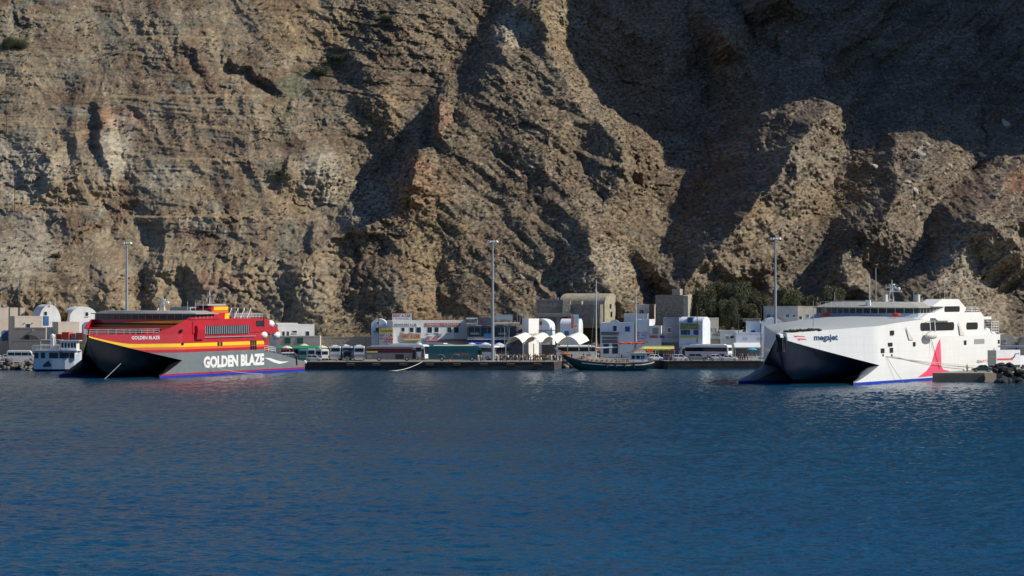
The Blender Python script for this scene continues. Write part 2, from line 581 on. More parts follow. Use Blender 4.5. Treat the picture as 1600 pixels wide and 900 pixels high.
# right half is greyer and darker rock, left is tan
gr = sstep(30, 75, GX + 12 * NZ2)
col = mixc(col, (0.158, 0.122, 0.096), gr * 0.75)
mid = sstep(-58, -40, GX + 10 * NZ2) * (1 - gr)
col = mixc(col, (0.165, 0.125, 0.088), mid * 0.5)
low_l = sstep(38, 22, GZ + 6 * NZ2) * sstep(-25, -60, GX)
col = mixc(col, (0.30, 0.225, 0.135), low_l * 0.45)
for c_, l_ in (((0.36, 0.155, 0.085), [(195, 185, 6, 4, .6), (645, 265, 3.5, 6, .6), (655, 300, 7, 7, .4), (690, 185, 3, 6, .5), (1190, 280, 1.6, 3, .8), (1595, 290, 4, 5, .7), (345, 440, 9, 2.5, .4)]),
               ((0.33, 0.215, 0.10), [(470, 50, 13, 8, .6), (430, 20, 9, 5, .5), (90, 305, 11, 5, .6), (450, 300, 6, 6, .5), (670, 370, 9, 13, .6), (600, 185, 4, 9, .6), (1180, 380, 5, 12, .55), (690, 480, 9, 4, .6), (300, 338, 14, 1.5, .5), (880, 20, 5, 14, .4), (1270, 320, 9, 5, .4)]),
               ((0.46, 0.42, 0.33), [(20, 265, 13, 8, .65), (185, 230, 5, 9, .7), (500, 275, 6, 8, .6), (60, 360, 7, 9, .45), (800, 50, 6, 6, .6), (260, 280, 6, 4, .5), (30, 400, 9, 9, .45), (570, 310, 7, 7, .4), (1530, 430, 11, 13, .45), (310, 350, 5, 2, .6), (1440, 240, 2.5, 2.5, .5), (890, 10, 5, 8, .4), (940, 410, 9, 6, .35), (480, 490, 4, 9, .3)]),
               ((0.135, 0.060, 0.045), [(1120, 300, 9, 10, .5), (330, 215, 14, 6, .3), (1520, 300, 12, 7, .45)]),
               ((0.095, 0.105, 0.045), [(25, 66, 3.2, 1.8, .9), (490, 112, 5, 1.7, .8), (455, 135, 6, 3, .6), (520, 90, 3, 2, .9), (440, 180, 3, 6, .4), (438, 270, 2, 3, .7), (540, 40, 5, 3, .5), (600, 30, 3, 2, .5)])):
    for px_, py_, rx_, ry_, a_ in l_:
        col = mixc(col, c_, ell(px_, py_, rx_, ry_) * a_)
# pale scree chutes and bare bands running down to the lower left on the right-hand side
chute = sstep(.35, .8, ridged((GX * .62 - GZ * .78) / 9 + .4 * NZ1, (GX * .78 + GZ * .62) / 60, 2, 551)) * gr
col = mixc(col, (.30, .265, .21), chute * .40)
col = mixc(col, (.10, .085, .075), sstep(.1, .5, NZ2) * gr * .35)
# old tracks and terrace treads: thin ochre lines of bare earth
for px0, px1, py, dip in ((240, 430, 250, .0), (225, 440, 338, .01), (10, 115, 325, -.01), (150, 420, 152, .0), (-60, 70, 190, -.05), (200, 330, 60, .0), (60, 180, 215, .10), (20, 200, 110, .05), (260, 400, 200, .02), (250, 400, 300, -.01)):
    (xa, za), (xb, zb) = cl(px0, py), cl(px1, py)
    q_ = np.abs(GZ - za - dip * (GX - xa) - .7 * fbm(GX / 9, GX / 9 + py, 2, 571))
    m_ = sstep(.85, .25, q_) * sstep(xa - 4, xa + 4, GX + 3 * NZ2) * sstep(xb + 4, xb - 4, GX + 3 * NZ2)
    col = mixc(col, (.33, .235, .13), m_ * .65)
# thin strata colour, then stones and dry scrub as small spots
st_ = noise(GX / 25, GZ / 0.9 + 2.5 * NZ1, 601)
col *= (1 + 0.34 * st_)[..., None]
col *= (1 + 0.27 * NZ3)[..., None]
col = mixc(col, (0.50, 0.46, 0.38), sstep(0.55, 0.72, NZ4 + 0.35 * NZ1) * 0.6)
scr = sstep(0.02, 0.30, noise(GX / 0.95, GZ / 0.6, 641) + 0.35 * NZ2 + 0.15 * NZ1)
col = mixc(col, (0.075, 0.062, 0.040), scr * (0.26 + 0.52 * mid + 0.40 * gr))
col = col * (1 + .5 * np.clip(noise(GX / .8, GZ / .7, 677), 0, 1) * .4)[..., None]
gm = col.mean(-1, keepdims=True)
col = np.clip((gm + (col - gm) * .86) * np.array([1.0, .98, .91], np.float32), 0.015, 0.75)

me = bpy.data.meshes.new('cliff')
V = np.stack([GX, GY, GZ], -1).reshape(-1, 3)
# a plateau behind the crest
top = V.reshape(nz, nx, 3)[-1].copy(); top[:, 1] += 1500; top[:, 2] += 40
V = np.concatenate([V, top])
CV = np.concatenate([col.reshape(-1, 3), col[-1]])
nzz = nz + 1
ii = (np.arange(nzz - 1)[:, None] * nx + np.arange(nx - 1)[None, :]).reshape(-1)
FQ = np.stack([ii, ii + 1, ii + nx + 1, ii + nx], -1).astype(np.int32)
me.vertices.add(len(V)); me.vertices.foreach_set('co', V.reshape(-1).astype(np.float32))
me.loops.add(FQ.size); me.loops.foreach_set('vertex_index', FQ.reshape(-1))
me.polygons.add(len(FQ)); me.polygons.foreach_set('loop_start', np.arange(0, FQ.size, 4, dtype=np.int32))
me.update(calc_edges=True)
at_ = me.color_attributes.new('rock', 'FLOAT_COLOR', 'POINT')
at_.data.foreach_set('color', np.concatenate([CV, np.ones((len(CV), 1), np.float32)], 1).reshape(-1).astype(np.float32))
me.polygons.foreach_set('use_smooth', np.ones(len(FQ), bool))
rm = bpy.data.materials.new('rock')
rm.use_nodes = True
nt = rm.node_tree
b = nt.nodes['Principled BSDF']
b.inputs['Roughness'].default_value = 0.95
b.inputs['Specular IOR Level'].default_value = 0.15
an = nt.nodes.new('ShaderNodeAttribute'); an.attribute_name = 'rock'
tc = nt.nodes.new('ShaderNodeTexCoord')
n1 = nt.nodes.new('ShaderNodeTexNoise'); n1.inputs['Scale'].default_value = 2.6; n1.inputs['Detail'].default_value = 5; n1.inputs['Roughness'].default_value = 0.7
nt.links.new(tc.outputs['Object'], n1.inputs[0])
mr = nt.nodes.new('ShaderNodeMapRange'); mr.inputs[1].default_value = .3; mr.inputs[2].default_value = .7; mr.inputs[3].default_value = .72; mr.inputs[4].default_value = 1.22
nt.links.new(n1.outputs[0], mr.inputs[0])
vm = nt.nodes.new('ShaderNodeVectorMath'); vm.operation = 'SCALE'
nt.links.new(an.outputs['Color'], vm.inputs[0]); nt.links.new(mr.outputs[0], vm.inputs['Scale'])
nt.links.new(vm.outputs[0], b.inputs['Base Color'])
bp = nt.nodes.new('ShaderNodeBump'); bp.inputs['Distance'].default_value = 0.35; bp.inputs['Strength'].default_value = 0.8
nt.links.new(n1.outputs[0], bp.inputs['Height']); nt.links.new(bp.outputs[0], b.inputs['Normal'])
me.materials.append(rm)
cliff = bpy.data.objects.new('cliff', me)
C.objects.link(cliff)
tag(cliff, kind='structure')

# ------------------------------------------------------------------ sea
def water_material():
    m = bpy.data.materials.new('sea')
    m.use_nodes = True
    nt = m.node_tree
    b = nt.nodes['Principled BSDF']
    b.inputs['Roughness'].default_value = 0.14
    b.inputs['IOR'].default_value = 1.33
    b.inputs['Specular IOR Level'].default_value = 0.36
    tc = nt.nodes.new('ShaderNodeTexCoord')
    # body colour: big slow patches where wind ruffles the water
    n0 = nt.nodes.new('ShaderNodeTexNoise'); n0.inputs['Scale'].default_value = 0.018; n0.inputs['Detail'].default_value = 4
    mp0 = nt.nodes.new('ShaderNodeMapping'); mp0.inputs['Scale'].default_value = (.5, 1, 1)
    nt.links.new(tc.outputs['Object'], mp0.inputs[0]); nt.links.new(mp0.outputs[0], n0.inputs[0])
    mx = nt.nodes.new('ShaderNodeMix'); mx.data_type = 'RGBA'
    mx.inputs[6].default_value = (0.003, 0.047, 0.104, 1); mx.inputs[7].default_value = (0.004, 0.058, 0.114, 1)
    mr = nt.nodes.new('ShaderNodeMapRange'); mr.inputs[1].default_value = .35; mr.inputs[2].default_value = .65
    nt.links.new(n0.outputs[0], mr.inputs[0]); nt.links.new(mr.outputs[0], mx.inputs[0])
    nt.links.new(mx.outputs[2], b.inputs['Base Color'])
    n = nt.nodes.new('ShaderNodeTexNoise'); n.inputs['Scale'].default_value = 3.0; n.inputs['Detail'].default_value = 3
    nt.links.new(tc.outputs['Object'], n.inputs[0])
    bp = nt.nodes.new('ShaderNodeBump'); bp.inputs['Distance'].default_value = .10; bp.inputs['Strength'].default_value = .8
    nt.links.new(n.outputs[0], bp.inputs['Height']); nt.links.new(bp.outputs[0], b.inputs['Normal'])
    return m


def wave_height(x, y):
    """short steep wind chop over a low swell, in metres"""
    h = 0.0
    for ang, sc, a, sd, pw in ((12, 9.0, .09, 5, 1), (-20, 4.2, .10, 6, 1), (28, 2.0, .115, 7, 1), (-8, 1.05, .085, 8, 1), (50, .6, .035, 9, 1)):
        ca, sa = math.cos(R(ang)), math.sin(R(ang))
        u = (x * ca + y * sa) / (sc * 1.9); v = (-x * sa + y * ca) / sc
        n = noise(u + 3.1 * sd, v, 900 + sd)
        h = h + a * (1 - 2.2 * np.abs(n)) if sc < 5 else h + 2 * a * n
    return h


def build_sea():
    ys = [205.0]
    while ys[-1] < 905:
        ys.append(ys[-1] + max(.22, .22 * (ys[-1] / 260) ** 1.55))
    ys = np.array(ys, np.float32)
    xs = np.concatenate([np.arange(-160, 160.01, .34)]).astype(np.float32)
    X, Y = np.meshgrid(xs, ys)
    Hh = wave_height(X, Y)
    fade = sstep(205, 208, Y) * sstep(905, 902, Y) * sstep(160, 157, np.abs(X))
    Hh = Hh - Hh.mean() - .05
    Z = Hh * fade * (1 - .45 * sstep(640, 780, Y))
    V = np.stack([X, Y, Z], -1).reshape(-1, 3)
    n1, n2 = X.shape
    ii = (np.arange(n1 - 1)[:, None] * n2 + np.arange(n2 - 1)[None, :]).reshape(-1)
    FQ = np.stack([ii, ii + 1, ii + n2 + 1, ii + n2], -1).astype(np.int32)
    # the flat sea beyond, joined round the patch
    k = len(V)
    B = 9000.0
    ring = np.array([(-B, -B, 0), (B, -B, 0), (B, 1200, 0), (-B, 1200, 0), (-160, 205, 0), (xs[-1], 205, 0), (xs[-1], ys[-1], 0), (-160, ys[-1], 0)], np.float32)
    V = np.concatenate([V, ring])
    ext = np.array([(k, k + 1, k + 5, k + 4), (k + 1, k + 2, k + 6, k + 5), (k + 2, k + 3, k + 7, k + 6), (k + 3, k, k + 4, k + 7)], np.int32)
    FQ = np.concatenate([FQ, ext])
    me = bpy.data.meshes.new('sea')
    me.vertices.add(len(V)); me.vertices.foreach_set('co', V.reshape(-1).astype(np.float32))
    me.loops.add(FQ.size); me.loops.foreach_set('vertex_index', FQ.reshape(-1))
    me.polygons.add(len(FQ)); me.polygons.foreach_set('loop_start', np.arange(0, FQ.size, 4, dtype=np.int32))
    me.update(calc_edges=True)
    me.polygons.foreach_set('use_smooth', np.ones(len(FQ), bool))
    me.materials.append(water_material())
    o = bpy.data.objects.new('sea', me); C.objects.link(o)
    tag(o, kind='structure')
    print('sea', len(FQ))


build_sea()

# ------------------------------------------------------------------ shared paints
WHITE = mat('white_paint', (0.82, 0.82, 0.79), 0.35, var=0.05, scale=0.35, streak=0.9, coat=0.2)
OFFW = mat('off_white', (0.62, 0.61, 0.57), 0.6, var=0.15, scale=0.5, streak=0.8)
HWHITE = mat('hull_white', (0.80, 0.80, 0.77), 0.35, var=0.06, scale=0.35, streak=0.9, coat=0.2, seams=.05)
NAVYU = mat('under_navy', (0.006, 0.012, 0.035), 0.4, var=0.1)
GLASS = mat('dark_glass', (0.012, 0.017, 0.022), 0.08, var=0.0)
BLACK = mat('black_paint', (0.010, 0.012, 0.018), 0.45, var=0.1)
RUBBER = mat('rubber', (0.015, 0.015, 0.016), 0.8, var=0.1)
STEEL = mat('grey_steel', (0.42, 0.44, 0.46), 0.45, metal=0.3, var=0.15)
GREYD = mat('deck_grey', (0.27, 0.29, 0.29), 0.6, var=0.12, scale=0.5)
ROPE = mat('rope', (0.55, 0.50, 0.40), 0.9, var=0.1)
RED = mat('ship_red', (0.50, 0.022, 0.035), 0.35, var=0.14, scale=0.3, streak=0.9, coat=0.2, seams=.09)
YEL = mat('ship_yellow', (0.88, 0.56, 0.02), 0.4, var=0.08)
ORG = mat('ship_orange', (0.72, 0.14, 0.035), 0.4, var=0.08)
HGREY = mat('hull_grey', (0.175, 0.205, 0.215), 0.4, var=0.14, scale=0.3, streak=0.85, seams=.08)
BLUE = mat('boot_blue', (0.012, 0.05, 0.42), 0.4, var=0.15)
DRED = mat('boot_red', (0.42, 0.02, 0.03), 0.4, var=0.15)
PINK = mat('ship_pink', (0.80, 0.09, 0.17), 0.4, var=0.06)
NAVY = mat('letter_navy', (0.02, 0.06, 0.14), 0.5, var=0.0)
DECKW = mat('foredeck_grey', (0.40, 0.43, 0.43), 0.55, var=0.10, scale=0.5)
ROOFG = mat('roof_grey', (0.34, 0.34, 0.30), 0.7, var=0.14, scale=0.6)


class Ship:
    """frame of a catamaran: x across (+ = the side we see), y aft from the tips of the hulls, z up"""
    def __init__(s, near_tip, ang, hb):
        s.a = R(ang); s.hb = hb
        s.sa, s.ca = math.sin(s.a), math.cos(s.a)
        s.cx = near_tip[0] - hb * s.ca; s.cy = near_tip[1] + hb * s.sa

    def sz(s, px, py, t):
        """(distance aft, height) of the photograph's (px, py) on the fore-and-aft plane at x = t"""
        k = (px - 800) / F
        q = (k * (s.cy - t * s.sa) - s.cx - t * s.ca) / (s.sa - k * s.ca)
        Y = s.cy - t * s.sa + q * s.ca
        return q, H - (py - 450) / F * Y

    def tz(s, px, py, q):
        """(distance across, height) of (px, py) on the cross plane at y = q"""
        k = (px - 800) / F
        t = (k * (s.cy + q * s.ca) - s.cx - q * s.sa) / (s.ca + k * s.sa)
        return t, H - (py - 450) / F * (s.cy - t * s.sa + q * s.ca)


def lerp(x, pts):
    for (a, b), (c, d) in zip(pts[:-1], pts[1:]):
        if x <= c:
            return b + (d - b) * max(0, (x - a)) / (c - a)
    return pts[-1][1]


def cat_hull(root, S, s0, sK, zB, zK, L, cut, deck, lower, levels, lmats, demi_levels, demi_mats, inner, deckm, crown, power=1.25, under=None):
    """both demi-hulls, the wall above them, the centre bow and the decks, one continuous hull.
    levels: functions of s giving the heights of the paint lines from the deck edge downwards"""
    hb = S.hb
    def w(s):
        u = min(1, max(0, (s - s0) / (sK - s0)))
        return max(0.25, hb * (1 - (1 - u) ** power))
    def zk(s):
        u = min(1, max(0, (s - s0) / (sK - s0)))
        return zB + (zK - zB) * (u ** 0.92)
    def keel(s):
        return lerp(s, [(s0, zB - 0.5), (s0 + 2, zB - 3.4), (s0 + 4.5, 3.0), (s0 + 8, 1.1), (s0 + 14, .4), (sK + 6, .4), (sK + 14, 3.0)])
    st = [s0, s0 + .25, s0 + .6, s0 + 1.2, s0 + 2, s0 + 3] + list(np.arange(s0 + 4.5, sK, 1.5)) + [sK] + list(np.arange(sK + 2, cut, 3.0)) + [cut]
    mb = MB()
    mats_ = list(lmats) + [under or BLACK, deckm] + list(demi_mats) + [inner]
    rings = []
    for s in st:
        ww, k, kl = w(s), zk(s), keel(s)
        fl = 0.20 * min(1, ww / hb)
        zd = deck(s)
        half = [(0, s, zd + crown(s)), (0.45 * ww, s, zd + crown(s) * 0.8), (0.85 * ww, s, zd + crown(s) * .28)]
        zs = [zd] + [max(k + 0.012 * (len(levels) - i), min(zd - 0.01 * (i + 1), f(s))) for i, f in enumerate(levels)] + [k]
        for z in zs:
            u = (z - k) / max(0.1, zd - k)
            half.append((ww - fl * u, s, z))
        half += [(0.93 * ww, s, k + 0.02), (0.60 * ww, s, min(k, kl + .5 + 0.36 * (k - kl))), (0.28 * ww, s, kl + .12 * (k - kl) + .1), (0, s, kl)]
        left = [(-x, y, z) for x, y, z in half[1:-1]][::-1]
        rings.append(half + left)
    n = len(rings[0]); nh = len(rings[0]) // 2
    nl = len(lmats)
    k0 = len(mb.v)
    for r in rings: mb.v += r
    def fm(i):
        j = i if i < nh else n - 1 - i
        if j < 3: return nl + 1
        if j < 3 + nl: return j - 3
        return nl
    for a in range(len(rings) - 1):
        for i in range(n):
            j = (i + 1) % n
            mb.f.append((k0 + a * n + i, k0 + a * n + j, k0 + (a + 1) * n + j, k0 + (a + 1) * n + i)); mb.m.append(fm(i))
    mb.f.append(tuple(k0 + (len(rings) - 1) * n + i for i in range(n))); mb.m.append(0)
    # demi hulls
    ds = list(np.arange(0, sK, 1.2)) + [sK] + list(np.arange(sK + 3, L, 4.0)) + [L]
    m0 = nl + 2
    nd = len(demi_mats)
    for sg in (1, -1):
        rings = []
        for s in ds:
            u = min(1, s / sK)
            top = (0.5 + (zK - 0.5) * u ** 1.25) if s < sK else (zK - 0.0 if s <= cut else min(zK, lower(s)))
            wd = 0.25 + 4.0 * min(1, s / (sK + 4)) ** 0.75
            xo = hb - 0.02 * (1 - u)
            lv = [min(top - 0.005 * (i + 1), z) for i, z in enumerate(demi_levels)]
            zs = [top] + lv + [-1.6]
            r = [(sg * xo, s, z) for z in zs] + [(sg * (xo - wd * .5), s, -1.9), (sg * (xo - wd), s, -1.0), (sg * (xo - wd), s, min(demi_levels[-1], top - .01)), (sg * (xo - wd), s, max(0.64, top - 0.8) if top > .8 else top), (sg * (xo - wd * .55), s, top)]
            rings.append(r)
        n = len(rings[0]); k0 = len(mb.v)
        for r in rings: mb.v += r
        for a in range(len(rings) - 1):
            for i in range(n):
                j = (i + 1) % n
                mb.f.append((k0 + a * n + i, k0 + a * n + j, k0 + (a + 1) * n + j, k0 + (a + 1) * n + i))
                mb.m.append(m0 + min(i, nd - 1) if i < nd else (m0 + nd - 1 if i < nd + 3 else m0 + nd))
        mb.f.append(tuple(k0 + i for i in range(n))); mb.m.append(m0)
        mb.f.append(tuple(k0 + (len(rings) - 1) * n + i for i in range(n))); mb.m.append(m0)
    # stern deck between the hulls, behind the cut
    mb.mi = m0
    ys = [cut + 0.02] + list(np.arange(cut + 3, L - 3, 4.0)) + [L - 3]
    mb.loft([[(-hb + .01, y, max(zK, lower(y))), (hb - .01, y, max(zK, lower(y))), (hb - .01, y, zK - 0.01), (-hb + .01, y, zK - .01)] for y in ys])
    o = mb.build('hull', mats_, root, smooth=True)
    return o, w, zk


def railing(name, pts, h, m, parent, r=0.035, rails=3, step=1.6):
    mb = MB()
    pts = [Vector(p) for p in pts]
    for k in range(rails):
        z = h * (k + 1) / rails
        mb.tube([p + Vector((0, 0, z)) for p in pts], r, 4)
    for a, b in zip(pts[:-1], pts[1:]):
        n = max(1, int((b - a).length / step))
        for i in range(n + 1):
            q = a.lerp(b, i / n)
            mb.tube([q, q + Vector((0, 0, h))], r, 4)
    return mb.build(name, m, parent)


def plan_slab(mb, outline, z0, z1, top=1.0, cx=0, cy=None, shift=0.0):
    cy = cy if cy is not None else sum(p[1] for p in outline) / len(outline)
    a = [(x, y, z0) for x, y in outline]
    b = [(cx + (x - cx) * top, cy + (y - cy) * top + shift, z1) for x, y in outline]
    mb.loft([a, b])


def side_panel(mb, x, y0, y1, z0, z1, th=0.06, r=0.0, sg=1):
    """a thin pane set on a side wall at x; r rounds its corners"""
    if r <= 0:
        mb.box(x - th if sg > 0 else x, x if sg > 0 else x + th, y0, y1, z0, z1)
        return
    o = []
    for cx_, cz_, a0 in ((y1 - r, z1 - r, 0), (y0 + r, z1 - r, 90), (y0 + r, z0 + r, 180), (y1 - r, z0 + r, 270)):
        for q in range(5):
            a = R(a0 + q * 22.5); o.append((cx_ + r * math.cos(a), cz_ + r * math.sin(a)))
    mb.prism(o, x - th, x, 'x')


def lifeboat_pod(root, x, y, z, l=2.6, r=0.75):
    mb = MB()
    mb.ball((x, y, z), r, l / 2, r, 12, 8)
    o = mb.build('life_raft', WHITE, root, smooth=True)
    mb = MB()
    mb.box(x - r, x + r, y - 0.06, y + 0.06, z - r - 0.12, z - r + 0.1)
    mb.tube([(x, y - .5, z - r - .1), (x, y - .5, z + r * .93), ], 0.04)
    mb.build('cradle', STEEL, o)


def radar_mast(root, x, y, z, h, wide=1.6):
    mb = MB()
    for dx, dy in ((-.35, -.35), (.35, -.35), (0, .5)):
        mb.tube([(x + dx * 1.6, y + dy * 1.6, z), (x + dx * .4, y + dy * .4, z + h * 0.8)], 0.09)
    mb.box(x - wide, x + wide, y - .08, y + .08, z + h * .45, z + h * .5)
    mb.box(x - .5, x + .5, y - .5, y + .5, z + h * .78, z + h * .82)
    mb.tube([(x, y, z + h * .8), (x, y, z + h)], 0.06)
    mb.tube([(x - wide * .6, y, z + h * .5), (x - wide * .6, y, z + h * .8)], 0.04)
    mb.tube([(x + wide * .8, y, z + h * .5), (x + .1, y, z + h * .82)], 0.05)
    m = mb.build('mast', WHITE, root)
    mb = MB()
    mb.box(x - 1.1, x + 1.1, y - .75, y - .55, z + h * .62, z + h * .68)
    mb.tube([(x, y - .65, z + h * .5), (x, y - .65, z + h * .62)], 0.12)
    mb.build('radar_scanner', WHITE, m)
    mb = MB()
    mb.ball((x + wide * .7, y, z + h * .6), 0.35)
    mb.build('radome', WHITE, m, smooth=True)
    return m


# ------------------------------------------------------------------ the red and grey catamaran on the left
G = Ship((-74.5, 771.6), 20, 12.0)
gb = thing('fast_ferry', 'red and grey catamaran ferry with black bows and GOLDEN BLAZE in white on its side', 'ferry', (G.cx, G.cy, 0), -G.a)
c0 = lambda v: (lambda s: v)
def swoop(v):
    return lambda s: v + (1.45 * min(1, (-s / 10)) ** 2 if s < 0 else 0)
g_deck = lambda s: 9.25 if s < 12 else 9.25
g_low = lambda s: lerp(s, [(54, 4.85), (60, 4.4), (73, 2.7), (78, 1.9)])
hullG, wG, zkG = cat_hull(gb, G, -10, 11, 8.75, 3.6, 77.5, 54.5, g_deck, g_low,
                          [lambda s: 7.2 + (1.85 * min(1, -s / 10) ** 1.5 if s < 0 else 0), c0(6.45), c0(5.9), c0(5.25)], [RED, YEL, ORG, DRED, HGREY],
                          [0.80, 0.45], [HGREY, DRED, BLUE], BLACK, RED, lambda s: 0.0, power=1.02)
# superstructure: main block
def side_arc(s_near, depth, hw, n=9, back=None):
    """plan outline with a bowed front at y = s_near at the sides, standing forward by depth in the middle"""
    o = []
    for i in range(n + 1):
        t = -hw + 2 * hw * i / n
        o.append((t, s_near - depth * (1 - (t / hw) ** 2)))
    o += [(hw, back), (-hw, back)]
    return o
hw = 11.98
mb = MB()
plan_slab(mb, side_arc(16.5, 2.5, hw, back=54.4), 9.255, 12.3, 0.99)
# side wings that rake down to the foredeck
for sg in (1, -1):
    a, b_ = (11.68, 11.96) if sg > 0 else (-11.96, -11.68)
    rs = []
    for q, zt in ((4.7, 9.27), (8, 10.4), (11.0, 11.6), (12.7, 12.28), (14.6, 12.28), (16.6, 12.28)) if sg > 0 else ((10.5, 9.27), (12.5, 11), (15, 12.28), (16.6, 12.28)):
        xo = min(11.96, wG(q) * .985 - .03)
        rs.append([(sg * (xo - .28), q, 9.255), (sg * xo, q, 9.255), (sg * xo, q, zt), (sg * (xo - .28), q, zt)])
    mb.loft(rs)
    mb.prism([(54.3, 7.0), (54.3, 12.28), (55.2, 12.28), (61.6, 10.3), (62.6, 9.3), (62.4, 8.9), (55.5, 8.8), (55.0, 7.0)], a, b_, 'x')
superG = mb.build('superstructure', RED, gb)
mb = MB()
mb.box(-11.6, 11.6, 54.45, 62.3, 8.85, 9.1)
mb.box(-11.6, 11.6, 54.45, 57.5, 4.9, 8.84)
mb.build('stern_deck', RED, superG)
# lighter deckhouse step ahead of the bridge front
mb = MB()
plan_slab(mb, side_arc(13.0, 4.5, 11.4, back=15.5), 9.27, 10.55, 0.985)
mb.build('bow_deckhouse', mat('ship_red_light', (0.58, 0.045, 0.05), 0.45, var=0.12, streak=.8), superG)
for t in (-3.2, 2.2, 6.8):
    yq = 13.0 - 4.5 * (1 - (t / 11.4) ** 2) - 0.03
    mb = MB(); mb.box(t - 0.5, t + 0.5, yq - 0.1, yq + 0.4, 9.3, 10.35); mb.build('door', GLASS, superG)
# slit and yellow flash across the front, following its bow
def front_band(name, z0, z1, off, m, parent, t0=-11.9, t1=11.9, s_=16.5, d=2.5, z0b=None, z1b=None):
    mb = MB(); rings = []
    n = 22
    for i in range(n + 1):
        u = i / n; t = t0 + (t1 - t0) * u
        y = s_ - d * (1 - (t / hw) ** 2)
        a = z0 + ((z0b if z0b is not None else z0) - z0) * u; b_ = z1 + ((z1b if z1b is not None else z1) - z1) * u
        rings.append([(t, y - off, a), (t, y - off, b_), (t, y + .3, b_), (t, y + .3, a)])
    mb.loft(rings)
    return mb.build(name, m, parent)
front_band('front_slit', 11.15, 11.55, 0.05, BLACK, superG)
front_band('yellow_flash', 11.6, 11.62, 0.09, YEL, superG, t0=-4.0, t1=11.4, z0b=11.45, z1b=12.2)
YEL_SHADE = mat('shade_yellow', (0.42, 0.27, 0.02), 0.5, var=0.1)  # darkened copy of the ship yellow: shade put into the colour
front_band('shaded_yellow_band', 10.7, 11.1, 0.06, YEL_SHADE, superG, t0=-12.2, t1=8)
# bridge tier: window band and roof
mb = MB()
plan_slab(mb, side_arc(17.3, 2.9, 12.0, back=27.5), 12.31, 13.42, 0.995)
tier = mb.build('bridge', GLASS, gb)
mb = MB()
plan_slab(mb, side_arc(16.6, 3.2, 12.6, back=28.5), 13.43, 13.62, 1.0)
plan_slab(mb, side_arc(17.6, 3.0, 12.0, back=28.0), 13.62, 14.15, 0.86)
mb.build('roof', ROOFG, tier)
mb = MB()
for i in range(15):
    t = -11.2 + 1.6 * i
    y = 17.3 - 2.9 * (1 - (t / 12.0) ** 2)
    mb.tube([(t, y - .03, 12.32), (t, y - .03, 13.42)], 0.05, 4)
for i in range(5): mb.tube([(12.0, 18 + 2 * i, 12.32), (12.0, 18 + 2 * i, 13.42)], 0.06, 4)
mb.build('window_frame', STEEL, tier)
# raking red wing behind the bridge
mb = MB()
for sg in (1,):
    x0, x1 = (11.4, 12.0) if sg > 0 else (-12.5, -11.9)
    mb.prism([(14.5, 12.32), (30, 12.32), (28, 12.95), (15.4, 12.75)], x0, x1, 'x')
mb.build('bridge_wing', RED, tier)
# side window with bars
y0, z1 = G.sz(318, 509, 12.0); y1, z0 = G.sz(390, 521, 12.0)
mb = MB(); side_panel(mb, 12.00, y0, y1, z0, z1, 0.10, 0.7)
wdw = mb.build('side_window', GLASS, superG)
mb = MB()
n = 25
for i in range(1, n):
    y = y0 + (y1 - y0) * i / n
    mb.box(12.00, 12.10, y - 0.14, y + 0.14, z0 + .05, z1 - .05)
mb.build('bars', STEEL, wdw)
mb = MB()
mb.tube([(12.1, y0 - 1, z0 - 0.6), (12.1, y1 + 3, z0 - 0.6)], 0.09)
mb.tube([(12.1, y0 - 1, z0 - 0.75), (12.1, y0 - 1, z0 - 0.1)], 0.06)
mb.build('fender_rail', STEEL, superG)
ya, za = G.sz(305, 509, 12.0); yb_, zb_ = G.sz(317, 530, 12.0)
mb = MB(); mb.prism([(11.95, za), (11.95, zb_), (12.4, zb_), (12.7, za - .8), (12.5, za)], ya, yb_, 'y'); mb.build('side_box', RED, superG)
def gpane(name, p0, p1, m=GLASS, t=12.03, th=.12):
    a, b_ = G.sz(p0[0], p0[1], 12.0), G.sz(p1[0], p1[1], 12.0)
    mb = MB(); side_panel(mb, t, a[0], b_[0], b_[1], a[1], th); return mb.build(name, m, superG)
gpane('window', (401, 501), (413, 509.5))
gpane('window', (283, 514.5), (285.5, 519))
for x in (284.5, 340.5, 345): gpane('mooring_port', (x, 534.5 if x > 300 else 535.5), (x + 2.6, 540 if x > 300 else 539))
for x in (391.5, 395, 398.5):
    gpane('mooring_port', (x, 532), (x + 2.2, 539)); gpane('mooring_port', (x, 540), (x + 2.2, 546))
# funnel over the near hull
for sg in (1,):
    xx = 8.6 * sg
    mb = MB()
    mb.prism([(28.5, 12.31), (38.5, 12.31), (37.8, 15.2), (30.5, 15.2), (29.0, 14.6)], xx - 1.9, xx + 1.9, 'x')
    fn = mb.build('funnel', RED, gb)
    for (a0, a1, b0, b1, mm) in ((14.2, 15.0, 30.2, 37.9, YEL), (13.6, 14.1, 29.2, 38.1, ORG), (12.0, 13.5, 36.0, 38.42, YEL)):
        mb = MB()
        mb.prism([(b0, a0), (b1, a0), (b1, a1), (b0 + .3, a1)], xx - 1.94, xx + 1.94, 'x'); mb.build('funnel_stripe', mm, fn)
    mb = MB(); mb.box(xx - 1.6, xx + 1.6, 28, 38, 15.21, 15.6, 0.3); mb.build('funnel_cap', GREYD, fn)
mb = MB(); mb.box(1, 6.5, 27, 37, 12.31, 14.9, 0.4); mb.build('casing', GREYD, gb)
radar_mast(gb, 2.0, 22.5, 14.1, 3.0)
mb = MB(); mb.tube([(6, 38, 12.3), (6, 38, 18.6)], 0.16, 6, 0.09); mb.box(5.2, 6.8, 37.9, 38.1, 17.3, 17.4); mb.build('signal_mast', WHITE, gb)
for q in (29, 33, 37, 41.5):
    mb = MB(); mb.tube([(9.5, q - 10, 14.0 if q < 38 else 12.3), (9.5, q - 10, 16.2)], 0.035); mb.build('whip_aerial', WHITE, gb)
